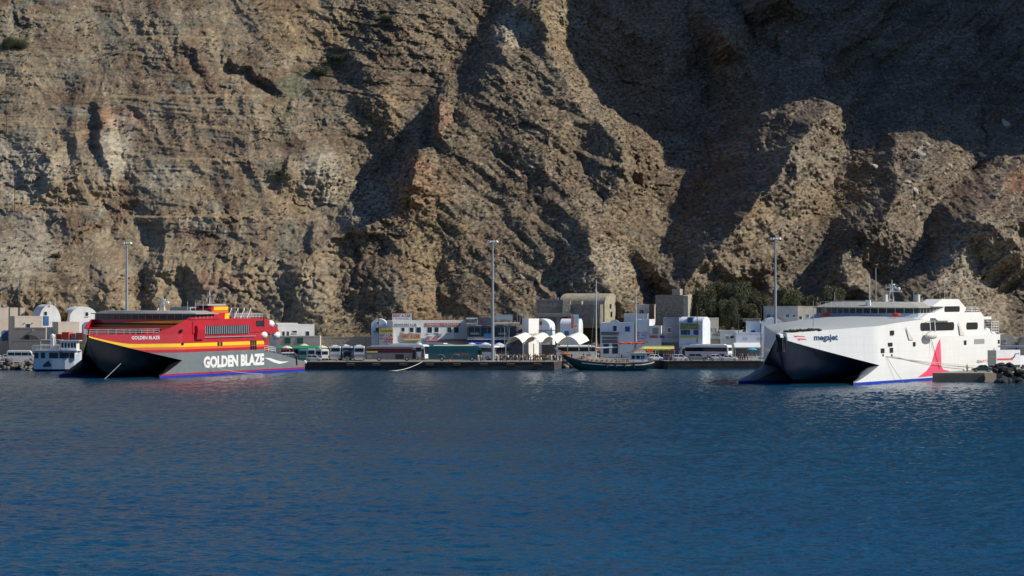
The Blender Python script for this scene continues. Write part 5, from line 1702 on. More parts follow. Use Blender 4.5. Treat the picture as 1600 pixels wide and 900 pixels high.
def van(px, Y, hd, c, label, L=5.0, Hh=2.25, group='vans and minibuses parked on the quay', cat='van', name='minibus', text=None):
    loc, rz = place(px, Y, hd)
    t_ = thing(name, label, cat, loc, rz, group)
    l, hw = L / 2, .93
    prof = [(-l, .30), (-l, Hh - .35), (-l + .12, Hh - .08), (-l + .4, Hh), (l - 1.3, Hh), (l - .95, Hh - .12), (l - .35, 1.28), (l - .06, 1.02), (l, .8), (l, .34)]
    mb = MB()
    rings = []
    for y, k in ((-hw, .0), (-hw + .10, 1), (hw - .10, 1), (hw, .0)):
        rings.append([(x * (1 if k else .985), y, z if z < Hh - .4 else z - (0 if k else .10)) for x, z in prof])
    mb.loft(rings); mb.build('body', c, t_)
    z0, z1 = Hh * .52, Hh * .80
    n = 3
    for sg in (1, -1):
        for i in range(n):
            a = -l + .25 + i * (L - 1.75) / n
            mb = MB(); mb.box(a + .06, a + (L - 1.75) / n - .06, sg * (hw + .012) - .012, sg * (hw + .012) + .012, z0, z1); mb.build('window', GLASS, t_)
        mb = MB(); y0, y1 = (hw + .001, hw + .022) if sg > 0 else (-hw - .022, -hw - .001)
        mb.prism([(l - 1.45, z0), (l - .62, z0), (l - 1.02, z1), (l - 1.45, z1)], y0, y1, 'y'); mb.build('window', GLASS, t_)
    mb = MB(); mb.loft([[(l - .98 + .03, -hw * .85, Hh - .16), (l - .98 + .03, hw * .85, Hh - .16), (l - 1.0, hw * .85, Hh - .2), (l - 1.0, -hw * .85, Hh - .2)], [(l - .38 + .03, -hw * .9, 1.33), (l - .38 + .03, hw * .9, 1.33), (l - .5, hw * .9, 1.3), (l - .5, -hw * .9, 1.3)]]); mb.build('windscreen', GLASS, t_)
    mb = MB(); mb.box(-l - .02, -l + .02, -hw * .78, hw * .78, z0, z1 + .05); mb.build('rear_window', GLASS, t_)
    wheels(t_, (-l + .95, l - .85), hw + .01, .33)
    for sg in (1, -1):
        mb = MB(); mb.box(l - .1, l + .02, sg * .68 - .15, sg * .68 + .15, .72, .9); mb.build('headlight', LAMPW, t_)
        mb = MB(); mb.box(-l - .02, -l + .03, sg * .84 - .07, sg * .84 + .07, .7, 1.1); mb.build('tail_light', LAMPR, t_)
    mb = MB(); mb.box(l - .2, l + .05, -hw * .92, hw * .92, .3, .5); mb.box(-l - .05, -l + .2, -hw * .92, hw * .92, .3, .5); mb.build('bumper', RUBBER, t_)
    return t_


def coach(px, Y, hd, c, label, L=12.0, Hh=3.5, band=None, roofm=None, under=None, open_boot=False, group='coaches parked on the quay', door=True):
    loc, rz = place(px, Y, hd)
    t_ = thing('coach', label, 'coach', loc, rz, group)
    l, hw = L / 2, 1.25
    prof = [(-l, .35), (-l - .02, 1.6), (-l + .06, Hh - .35), (-l + .22, Hh - .08), (-l + .6, Hh), (l - 1.6, Hh), (l - .8, Hh - .12), (l - .32, Hh - .5), (l - .1, 2.2), (l, 1.3), (l, .35)]
    mb = MB()
    mb.loft([[(x, y, z if k else (z - (.12 if z > Hh - .4 else 0))) for x, z in prof] for y, k in ((-hw, 0), (-hw + .12, 1), (hw - .12, 1), (hw, 0))])
    body = mb.build('body', c, t_)
    gm = band or GLASS
    for sg in (1, -1):
        mb = MB(); y0, y1 = (hw + .001, hw + .02) if sg > 0 else (-hw - .02, -hw - .001)
        n = 7; x0, x1 = -l + .25, l - 1.25
        mb.prism([(x0, 1.95), (x1, 1.95), (x1 + .25, 2.3), (x1 + .1, 2.95), (x0 + .1, 2.95)], y0, y1, 'y')
        g = mb.build('window_band', gm, t_)
        mb = MB(); ym0, ym1 = (hw + .02, hw + .026) if sg > 0 else (-hw - .026, -hw - .02)
        for i in range(1, n): xx = x0 + (x1 - x0) * i / n; mb.box(xx - .035, xx + .035, ym0, ym1, 1.96, 2.94)
        mb.build('mullion', BLACK, g)
        mb = MB(); mb.prism([(l - 1.15, .5), (l - .25, .5), (l - .3, 2.6), (l - 1.0, 2.6)], y0, y1, 'y')
        mb.build('door' if sg < 0 else 'window', GLASS, t_)
        mb = MB()
        for i in range(4):
            xa = -l + 3.9 + i * 1.2
            mb.box(xa, xa + .02, ym0 if sg > 0 else y0, ym1 if sg > 0 else y1, .45, 1.5)
        mb.build('locker_seam', BLACK, t_)
        mb = MB(); mb.box(l - .25, l + .28, sg * (hw + .18) - .06, sg * (hw + .18) + .06, 2.75, 2.85); mb.box(l + .12, l + .3, sg * (hw + .18) - .1, sg * (hw + .18) + .1, 2.2, 2.8); mb.build('mirror', BLACK, t_)
        mb = MB(); mb.box(l - .03, l + .02, sg * .85 - .22, sg * .85 + .22, .65, .92); mb.build('headlight', LAMPW, t_)
        mb = MB(); mb.box(-l - .04, -l + .02, sg * 1.1 - .08, sg * 1.1 + .08, .8, 1.3); mb.build('tail_light', LAMPR, t_)
    mb = MB()
    mb.loft([[(x, -hw * .93, z), (x, hw * .93, z), (x - .12, hw * .93, z), (x - .12, -hw * .93, z)] for x, z in ((l - .3 + .015, Hh - .52), (l - .1 + .02, 2.2), (l - .02 + .02, 1.42))])
    mb.build('windscreen', GLASS, t_)
    mb = MB(); mb.box(-l - .035, -l + .1, -hw * .82, hw * .82, 2.15, 2.95); mb.build('rear_window', GLASS, t_)
    mb = MB(); mb.box(-l - .03, -l + .05, -hw * .7, hw * .7, .95 if not open_boot else .7, 1.5 if not open_boot else 1.9); mb.build('engine_grille', BLACK if open_boot else GREYD, t_)
    if open_boot:
        mb = MB(); mb.loft([[(-l - .02, -hw * .7, 1.95), (-l - .02, hw * .7, 1.95), (-l - .06, hw * .7, 1.9), (-l - .06, -hw * .7, 1.9)], [(-l - .75, -hw * .7, 2.35), (-l - .75, hw * .7, 2.35), (-l - .78, hw * .7, 2.3), (-l - .78, -hw * .7, 2.3)]]); mb.build('boot_lid', c, t_)
    mb = MB(); mb.box(-l + 1.2, l - 2.2, -hw * .55, hw * .55, Hh + .002, Hh + .16, .12); mb.build('roof_unit', roofm or WHITE, t_)
    wheels(t_, (-l + 3.2, l - 2.4), hw + .012, .50, .3)
    if under:
        for sg in (1, -1):
            mb = MB(); y0, y1 = (hw + .002, hw + .012) if sg > 0 else (-hw - .012, -hw - .002)
            mb.box(-l + .2, l - 1.3, y0, y1, 1.55, 1.62); mb.build('side_stripe', under, t_)
    return t_


SILV = paint('silver', (.45, .48, .50)); PWH = paint('white', (.76, .78, .78)); TEAL = paint('teal', (.03, .17, .19)); MAR = paint('maroon', (.16, .03, .05))
PGREY = paint('grey', (.22, .23, .26)); DGRN = paint('dark_green', (.02, .07, .05)); PBLU = paint('blue', (.05, .12, .35)); CGREY = paint('warm_grey', (.21, .175, .185)); LBL = paint('pale_blue', (.30, .44, .50)); DTEAL = paint('deep_teal', (.02, .10, .12))
REDBAND = mat('tinted_red_band', (.085, .012, .018), .12, var=0)
TEALBAND = mat('tinted_teal_band', (.02, .11, .14), .1, var=.3, scale=.5)
# left shore
van(33, 866, 0, PWH, 'white minibus parked above the rocks at the far left', L=6.6, Hh=2.5)
car(9, 871, 200, SILV, 'hatch', 'silver hatchback behind the white minibus at the far left')
car(-4, 866, 0, PWH, 'hatch', 'white car cut by the left edge of the frame')
# car park left of centre
van(453, 872, 0, PWH, 'small white van half hidden by the stern of the red ferry', L=4.2, Hh=1.95)
van(459, 884, 95, MAR, 'maroon van facing the hill behind the ferry stern', L=5.6, Hh=2.9)
van(446, 886, 90, paint('wine', (.25, .05, .07)), 'wine red van seen over the ferry stern', L=5, Hh=2.6)
van(472.5, 871, 97, TEAL, 'teal minibus with its back to the water', L=6, Hh=2.75)
van(486, 880, 95, LBL, 'pale blue minibus behind the silver hatchback', L=6, Hh=2.75)
van(484, 893, 90, paint('navy', (.03, .05, .12)), 'navy van parked behind the pale blue minibus', L=5, Hh=2.9)
car(490.5, 862.5, 0, SILV, 'hatch', 'silver hatchback at the quay edge beside the ferry stern', L=3.8)
van(503, 872, 107, PWH, 'white minibus with its back to the water beside the silver hatchback', L=6, Hh=2.7)
coach(523, 876, 95, paint('ice', (.42, .50, .55)), 'pale coach with a green-tinted rear window, first of the coaches seen from behind', L=10, Hh=3.4)
coach(540, 877, 97, paint('slateblue', (.30, .36, .44)), 'slate blue coach seen from behind with its engine hatch open', L=10, Hh=3.4, open_boot=True)
coach(561, 873, 93, paint('skywhite', (.55, .63, .68)), 'white coach seen from behind touching the grey and maroon coach', L=11, Hh=3.5)
t_ = coach(611.5, 864.5, 0, CGREY, 'grey coach with a dark maroon window band broadside to the water', L=12.2, Hh=3.5, band=REDBAND, roofm=GREYD)
mb = MB(); mb.box(-5.8, -3.2, -1.285, -1.272, 2.0, 2.35); mb.build('yellow_lettering_band', YELS, t_)
mb = MB(); mb.box(1.0, 3.0, -1.275, -1.25, .5, 1.6); mb.build('open_locker', BLACK, t_)
mb = MB(); mb.box(-5.7, -4.7, -1.275, -1.25, .6, 1.5); mb.build('grille', GREYD, t_)
coach(640, 880, -35, PWH, 'white coach with its nose and windscreen in the sun behind the grey one', L=11, Hh=3.75)
coach(683, 884, -50, paint('seagreen', (.03, .28, .24)), 'sea green coach behind the tail of the teal coach', L=11, Hh=3.8)
t_ = coach(711.5, 866, 0, DTEAL, 'long teal coach with an orange name on its side broadside to the water', L=12.8, Hh=3.6, band=TEALBAND, roofm=CREAM)
text_mesh('lettering', 'TRAVEL SERVICES', ORG, t_, bold=.0, height=.42, width=3.4, mapf=lambda a, b: (-.3 + a, -1.275, 1.45 + b))
for x_, s_ in ((-3.6, 1), (.2, -1)):
    mb = MB(); mb.tube([(x_ + 1.1 * math.cos(a * .25) * s_, -1.27, .7 + .8 * math.sin(a * .25)) for a in range(11)], .04, 4); mb.build('swirl', mat('swirl_mauve', (.36, .26, .36), .6), t_)
coach(752, 876, -40, PWH, 'white coach with its door open beyond the nose of the teal coach', L=11, Hh=3.6)
coach(767, 884, -45, paint('ice', (.42, .50, .55)), 'pale coach furthest right of the coaches left of the canopy', L=10, Hh=3.5)
coach(896, 884, 180, PWH, 'white coach with dark windows behind the bow of the schooner', L=11, Hh=3.3)
t_ = coach(1104, 882, 152, PWH, 'white coach with its back turned to the sun on the right-hand quay', L=12.5, Hh=3.6, under=LAMPR)
# right-hand quay
car(1024, 869.5, 10, PWH, 'hatch', 'white hatchback behind the stern of the schooner', L=3.8)
car(1036, 874, 0, PBLU, 'sedan', 'blue car under the yellow awning')
car(1063.5, 867, 0, PWH, 'hatch', 'white car at the quay edge, first in the row of four')
car(1090.5, 867, 0, PGREY, 'suv', 'grey SUV at the quay edge beside the white car', L=4.6)
car(1120.5, 870, 0, PWH, 'hatch', 'small white hatchback half hidden behind the white sedan', L=3.6)
car(1138.5, 866, 0, paint('pearl', (.62, .66, .66)), 'sedan', 'pale sedan at the quay edge behind the white coach', L=4.4)
car(1130, 874, 0, MAR, 'hatch', 'maroon hatchback just showing behind the pale sedan')
# pier on the right
car(1534, 753, 180, DGRN, 'sedan', 'dark green sedan on the pier beside the white ferry', L=4.1)
# lorry
lx = (1543 - 800) / F * 775
t_ = thing('lorry', 'white box lorry with a red stripe parked behind the dark boulders', 'lorry', (lx, 775, GZ0), -R(50))
mb = MB(); mb.box(0, 2.5, 0, 7.5, .9, 4.1); mb.build('box_body', mat('lorry_white', (.70, .71, .72), .5, var=.1), t_)
mb = MB(); mb.box(.08, 2.42, -.05, -.003, 1.0, 2.7); mb.box(.08, 2.42, -.06, -.003, 2.75, 4.0); mb.build('rear_door', GREYD, t_)
mb = MB(); mb.box(2.503, 2.53, .2, 5.2, 1.95, 2.35); mb.build('red_stripe', mat('lorry_red', (.7, .08, .05), .5), t_)
mb = MB(); mb.prism([(4.6, 2.35), (5.6, 2.35), (6.1, 3.2), (7.2, 3.2), (7.2, 3.35), (5.9, 3.35), (5.2, 2.5), (4.6, 2.5)], 2.503, 2.52, 'x'); mb.build('arrow_mark', BLACK, t_)
mb = MB(); mb.box(.05, 2.45, 7.6, 9.4, .5, 2.9, .12); cb = mb.build('cab', PWH, t_)
mb = MB(); mb.box(.3, 2.2, 9.3, 9.42, 1.5, 2.5); mb.build('windscreen', GLASS, cb)
mb = MB(); mb.box(.1, 2.4, .1, 7.6, .55, .88); mb.build('chassis', RUBBER, t_)
for y_ in (1.5, 2.6, 8.4):
    for x_ in (.15, 2.35):
        mb = MB(); mb.loft([[(x_ + d, y_ + .48 * math.cos(2 * math.pi * i / 14), .48 + .48 * math.sin(2 * math.pi * i / 14)) for i in range(14)] for d in (-.14, .14)]); mb.build('wheel', TYRE, t_)
# open shelter frame over the lorry
t_ = thing('shelter', 'flat blue-edged shelter roof behind the lorry at the right edge', 'shelter', ((1563 - 800) / F * 790, 790, GZ0))
mb = MB(); mb.box(0, 9, 0, 4, H - (543 - 450) / F * 790 - GZ0, H - (540 - 450) / F * 790 - GZ0); mb.build('roof', mat('shelter_blue', (.25, .30, .38), .6), t_)
for x_ in (.1, 4, 8.9):
    mb = MB(); mb.tube([(x_, .1, 0), (x_, .1, H - (543 - 450) / F * 790 - GZ0)], .09); mb.build('post', BLUED, t_)


# ------------------------------------------------------------------ the schooner
s0x = qx(1022, 846)
sch = thing('schooner', 'dark green wooden two-masted tour boat moored along the quay', 'sailing boat', (qx(952, 846), 846, 0), R(2), None)
SGRN = mat('schooner_green', (.012, .055, .045), .4, var=.2); SWOOD = mat('varnish', (.36, .16, .06), .5, var=.2, scale=1.5); SCREAM = mat('cream_wood', (.80, .66, .46), .6, var=.15, scale=1.2)
def pxl(px): return (px - 952) / F * 846
def pz(py, Y=846): return H - (py - 450) / F * Y
st = [(-10.9, .15, 3.9, 3.2), (-10.2, .35, 3.55, 2.5), (-9.2, .8, 3.05, 1.5), (-8.0, 1.35, 2.65, .5), (-6.5, 1.9, 2.3, -.3), (-4, 2.4, 2.0, -.7), (0, 2.6, 1.75, -.8), (4, 2.5, 1.7, -.7), (7.5, 2.1, 1.85, -.4), (9.3, 1.6, 2.1, .5), (10.4, 1.1, 2.45, 1.6)]
mb = MB(); rings = []
for x, w, zt, zb in st:
    hgt = zt - zb
    rings.append([(x, -w * .96, zt), (x, -w, zt - .25), (x, -w * .96, zt - .5), (x, -w * .84, zb + hgt * .35), (x, -w * .4, zb + hgt * .08), (x, 0, zb), (x, w * .4, zb + hgt * .08), (x, w * .84, zb + hgt * .35), (x, w * .96, zt - .5), (x, w, zt - .25), (x, w * .96, zt)])
mb.loft(rings, closed=True)
hl = mb.build('hull', SGRN, sch, smooth=True)
mb = MB()
for sg in (1, -1):
    mb.tube([(x, sg * (w + .02), zt + .02) for x, w, zt, zb in st], .10, 5)
mb.build('rubbing_rail', SWOOD, hl)
mb = MB()
sub = [q for q in st if q[0] >= -6.6]
mb.loft([[(x, -(w + .03), zt - .62), (x, -(w + .05), zt - .40), (x, -(w - .05), zt - .40), (x, -(w - .05), zt - .62)] for x, w, zt, zb in sub]); mb.build('white_strake', WHITE, hl)
for x, w in ((-.8, 2.63), (1.3, 2.62), (3.4, 2.56), (5.6, 2.42)):
    mb = MB(); mb.tube([(x, -w - .18, 1.7), (x, -w - .1, .7)], .2, 7); mb.build('fender', RUBBER, sch)
mb = MB(); mb.prism([(-9.4, 1.9), (-10.9, 3.4), (-12.4, 4.6), (-12.7, 5.3), (-12.3, 5.3), (-11.4, 4.3), (-10, 3.5)], -.12, .12, 'y'); mb.build('clipper_stem', WHITE, sch)
mb = MB(); mb.tube([(-9, 0, 3.5), (-12.4, 0, 4.9)], .16); mb.build('bowsprit', SWOOD, sch)
mb = MB(); mb.ball((-10.2, -.1, 3.75), 1.2, .5, .25); mb.build('orange_net', ORG, sch)
mb = MB(); mb.box(-6.2, 5.2, -1.7, 1.7, 1.75, 2.75, .08); dh = mb.build('deckhouse', SCREAM, sch)
for i in range(9):
    mb = MB(); x = -5.2 + i * 1.15; mb.box(x - .16, x + .16, -1.72, -1.6, 2.15, 2.5); mb.build('porthole', BLACK, dh)
mb = MB(); mb.box(4.8, 8.8, -1.8, 1.8, 2.0, 3.9, .15); wh = mb.build('wheelhouse', WHITE, sch)
for i in range(3):
    mb = MB(); x = 5.1 + i * 1.1; mb.box(x, x + .75, -1.82, -1.6, 2.7, 3.45); mb.build('window', BLACK, wh)
mb = MB(); mb.box(4.3, 10.2, -2.0, 2.0, 3.92, 4.08); mb.build('roof', CREAM, wh)
mb = MB(); mb.prism([(5.2, 4.09), (8.6, 4.09), (7.9, 5.1), (5.9, 5.1)], -1.2, 1.2, 'y'); mb.build('sail_cover', CREAM, wh)
for px_, top, x_, nm in ((931.4, 437, None, 'foremast'), (993.8, 452, None, 'mainmast')):
    x = pxl(px_)
    mb = MB(); mb.tube([(x, 0, 1.5), (x, 0, pz(top))], .20, 8, .10); ms = mb.build('mast', mat('pale_spar', (.62, .60, .50), .5, var=.1), sch)
    mb = MB(); mb.tube([(x - .7, 0, pz(top) - 3), (x + .7, 0, pz(top) - 3)], .05, 4); mb.build('spreader', WHITE, ms)
x = pxl(931.4); x2 = pxl(993.8)
mb = MB(); mb.tube([(x, 0, pz(544)), (pxl(964), 0, pz(542.5))], .22, 7, .16); mb.build('furled_sail', WHITE, sch)
mb = MB()
for a, b_ in (((x, 0, pz(440)), (-12.5, 0, 5.4)), ((x, 0, pz(441)), (x2, 0, pz(455))), ((x2, 0, pz(455)), (10.2, 0, 2.6)), ((x, 0, pz(442)), (x - 1.5, -2.4, 2.2)), ((x, 0, pz(442)), (x + 1.5, -2.4, 2.1)), ((x2, 0, pz(456)), (x2 - 1.5, -2.4, 2.0)), ((x2, 0, pz(456)), (x2 + 1.5, -2.3, 2.0)), ((x, 0, pz(442)), (x, 2.4, 2.2)), ((x2, 0, pz(456)), (x2, 2.4, 2.0))):
    mb.tube([a, b_], .022, 3)
mb.build('rigging', STEEL, sch)
mb = MB(); n = 10
mb.loft([[(pxl(967) + (pxl(1007) - pxl(967)) * i / n, y, pz(536) + .12 * math.sin(i * 2.1) + (.25 if y == 0 else 0)) for y in (-1.9, 0, 1.9)] + [(pxl(967) + (pxl(1007) - pxl(967)) * i / n, y, pz(537.4)) for y in (1.9, 0, -1.9)] for i in range(n + 1)])
mb.build('red_awning', mat('awning_redorange', (.55, .10, .04), .8, var=.3, scale=2), sch)
for px_ in (969, 1005):
    for y in (-1.8, 1.8):
        mb = MB(); mb.tube([(pxl(px_), y, 2.0), (pxl(px_), y, pz(537))], .04, 4); mb.build('awning_post', STEEL, sch)
mb = MB(); mb.tube([(-2.9 + .35 * math.cos(i * math.pi / 6), -1.75, pz(547) + .4 * math.sin(i * math.pi / 6)) for i in range(13)], .09, 5); mb.build('lifebuoy', ORB, sch)
railing('railing', [(-7.5, -2.0, 2.6), (-4, -2.3, 2.15), (0, -2.5, 1.8), (4.5, -2.4, 1.75)], .95, SCREAM, sch, r=.04, rails=2, step=.9)
railing('railing', [(4.8, -1.9, 4.1), (10, -1.7, 4.1)], .8, SWOOD, sch, r=.035, rails=2, step=.9)
mb = MB(); mb.box(8.9, 10.0, -1.0, 1.0, 4.1, 4.9, .1); mb.build('stern_bench', ORB, sch)
for i in range(6):
    mb = MB(); xx = -5.2 + i * 1.7; mb.box(xx, xx + 1.0, -.9, .9, 2.76, 3.0); mb.box(xx, xx + .12, -.9, .9, 3.0, 3.4); mb.build('bench', SCREAM, sch)
mb = MB(); mb.tube([(10.3, 0, 2.4), (10.9, 0, 4.8)], .04, 4); mb.build('ensign_staff', WHITE, sch)

# ------------------------------------------------------------------ the small white ferry on the left
Ys = 838
fx = lambda px: (px - 92) / F * Ys
fz = lambda py: H - (py - 450) / F * Ys
sf = thing('small_ferry', 'small white passenger ferry moored behind the bows of the red catamaran', 'ferry', (qx(92, Ys), Ys, 0), R(-3))
FW = mat('small_ferry_white', (.60, .66, .70), .5, var=.15, scale=.5)
st = [(fx(54), 1.6, 2.6, .5), (fx(56), 2.2, 2.6, -.2), (fx(62), 2.8, 2.6, -.6), (fx(85), 3.0, 2.7, -.8), (fx(105), 2.9, 3.0, -.8), (fx(118), 2.3, 3.6, -.6), (fx(126), 1.3, 4.3, .2), (fx(131), .2, 4.9, 1.5)]
mb = MB(); rings = []
for x, w, zt, zb in st:
    rings.append([(x, -w, zt), (x, -w * .98, max(zb + .3, .5)), (x, -w * .93, max(zb + .2, .25)), (x, -w * .5, zb), (x, w * .5, zb), (x, w * .93, max(zb + .2, .25)), (x, w * .98, max(zb + .3, .5)), (x, w, zt)])
mb.loft(rings)
k0 = 0
for i, f in enumerate(mb.f):
    j = i % 8
    mb.m[i] = 1 if (i < 56 and j in (1, 2, 3, 4, 5)) else 0
hl = mb.build('hull', [FW, mat('boot_dark', (.03, .03, .04), .6)], sf)
mb = MB(); mb.box(fx(56), fx(120), -2.6, 2.6, 2.62, 4.65); cbn = mb.build('saloon', FW, sf)
for a, b_ in ((56.5, 63), (67, 73.5), (80, 94), (96, 111), (112, 119.5)):
    mb = MB(); mb.box(fx(a), fx(b_), -2.66, -2.55, 3.0, 4.3); mb.build('window', GLASS, cbn)
mb = MB(); mb.box(fx(54), fx(124), -3.0, 3.0, 4.66, 4.85); mb.build('upper_deck', WHITE, sf)
mb = MB(); mb.box(fx(97), fx(122), -2.1, 2.1, 4.86, 6.9); up = mb.build('wheelhouse', WHITE, sf)
for a in (98.5, 103.5, 108.5, 113.5, 118):
    mb = MB(); mb.box(fx(a), fx(a + 3.2), -2.15, -2.05, 5.4, 6.5); mb.build('window', GLASS, up)
mb = MB(); mb.box(fx(95), fx(127), -2.5, 2.5, 6.92, 7.08); mb.build('wheelhouse_roof', WHITE, up)
mb = MB(); mb.box(fx(79.5), fx(84), -.7, .7, 4.86, fz(527)); mb.ball((fx(82), 0, fz(525)), .55); mb.build('funnel', WHITE, sf, smooth=False)
mb = MB(); mb.tube([(fx(86), 0, 4.9), (fx(86.5), 0, fz(522))], .06); mb.tube([(fx(89), 0, 4.9), (fx(86.5), 0, fz(530))], .05); mb.build('mast', WHITE, sf)
railing('railing', [(fx(54.5), -2.9, 4.86), (fx(96), -2.9, 4.86)], 1.1, WHITE, sf, r=.04, rails=3, step=1.0)
railing('railing', [(fx(60), 2.8, 4.86), (fx(96), 2.8, 4.86)], 2.3, WHITE, sf, r=.04, rails=2, step=2.4)
mb = MB(); mb.prism([(fx(70), 1.3), (fx(72), 1.0), (fx(82), 1.1), (fx(84.5), 1.5), (fx(82), 1.75), (fx(81), 2.3), (fx(79.5), 2.4), (fx(77.5), 2.3), (fx(75), 2.0)], -3.05, -2.9, 'y'); mb.build('hull_emblem', mat('emblem_navy', (.02, .03, .07), .6), sf)
mb = MB(); mb.tube([(fx(98) + .3 * math.cos(i * math.pi / 5), -2.95, fz(548.5) + .3 * math.sin(i * math.pi / 5)) for i in range(11)], .07, 5); mb.build('lifebuoy', BLACK, sf)

# quay rope, bollards, cones
mb = MB(); a = Vector((qx(661, 850), 850.3, 1.95)); b_ = Vector((qx(608, 838), 838, .0))
mb.tube([a.lerp(b_, i / 10) + Vector((0, 0, -.55 * math.sin(math.pi * i / 10))) for i in range(11)], .06, 5)
tag(mb.build('mooring_rope', mat('pale_rope', (.7, .67, .58), .9, var=.05)), 'pale mooring rope dropping from the quay into the water', 'rope')
for px_, lab in ((702, 'orange cone in front of the teal coach'), (527.5, 'orange cone behind the pale coach'), (1065, 'orange cone on the quay edge below the white car')):
    Y_ = 852.5 if px_ < 900 else 864
    t_ = thing('traffic_cone', lab, 'cone', (qx(px_, Y_), Y_, GZ0 + .01), 0, 'orange cones on the quay edge')
    mb = MB(); mb.loft([[(r_ * math.cos(i * math.pi / 5), r_ * math.sin(i * math.pi / 5), z) for i in range(10)] for r_, z in ((.24, .04), (.05, .7))]); mb.build('cone', ORB if px_ > 1000 else ORG, t_)
    mb = MB(); mb.box(-.28, .28, -.28, .28, 0, .04); mb.build('foot', ORG, t_)
t_ = thing('switch_box', 'grey green service box standing on the quay edge', 'box', (qx(542.5, 852), 852, GZ0 + .01))
mb = MB(); mb.box(-.35, .35, -.25, .25, 0, 1.3, .03); mb.build('cabinet', mat('box_green', (.20, .21, .14), .8, var=.2), t_)
mb = MB(); mb.box(-.28, .28, -.27, -.24, .15, 1.2); mb.build('door', mat('box_green2', (.24, .25, .17), .8, var=.2), t_)
for px_ in (548, 588, 630, 672, 714, 756, 798, 840):
    t_ = thing('quay_fender', 'black rubber fender bolted to the dark quay wall', 'fender', (qx(px_, 849.7), 849.72, 1.0), 0, 'fenders along the quay wall')
    mb = MB(); mb.tube([(-.9, 0, 0), (.9, 0, 0)], .22, 8); mb.build('rubber', RUBBER, t_)
    mb = MB(); mb.tube([(-.9, -.12, .45), (.9, -.12, .45)], .05, 4); mb.build('chain', mat('rusty', (.25, .20, .16), .8), t_)
# tables and railing on the right-hand quay
t_ = thing('terrace_railing', 'pale railing with blue panels round the terrace under the turquoise parasol', 'railing', (qx(1177, 866), 866, GZ0))
railing('rails', [(0, 0, 0), (4.8, 0, 0)], 1.1, FRAMEW, t_, r=.04, rails=3, step=.9)
mb = MB(); mb.box(1.2, 3.2, .02, .06, .3, .95); mb.build('panel', mat('panel_blue', (.12, .22, .50), .7), t_)

# ------------------------------------------------------------------ people
def skin_mesh(name, verts, edges, radii, level=1):
    me = bpy.data.meshes.new('tmp'); me.from_pydata(verts, edges, [])
    o = bpy.data.objects.new('tmp', me); C.objects.link(o)
    md = o.modifiers.new('s', 'SKIN'); md.use_smooth_shade = True
    for i, r in enumerate(radii):
        v = me.skin_vertices[0].data[i]
        v.radius = (r, r) if not isinstance(r, tuple) else r
        v.use_root = i == 0
    sb = o.modifiers.new('b', 'SUBSURF'); sb.levels = level; sb.render_levels = level
    dg = bpy.context.evaluated_depsgraph_get()
    out = bpy.data.meshes.new_from_object(o.evaluated_get(dg)); out.name = name
    bpy.data.objects.remove(o); bpy.data.meshes.remove(me)
    return out


SKIN = mat('skin', (.34, .19, .12), .6, var=.05)


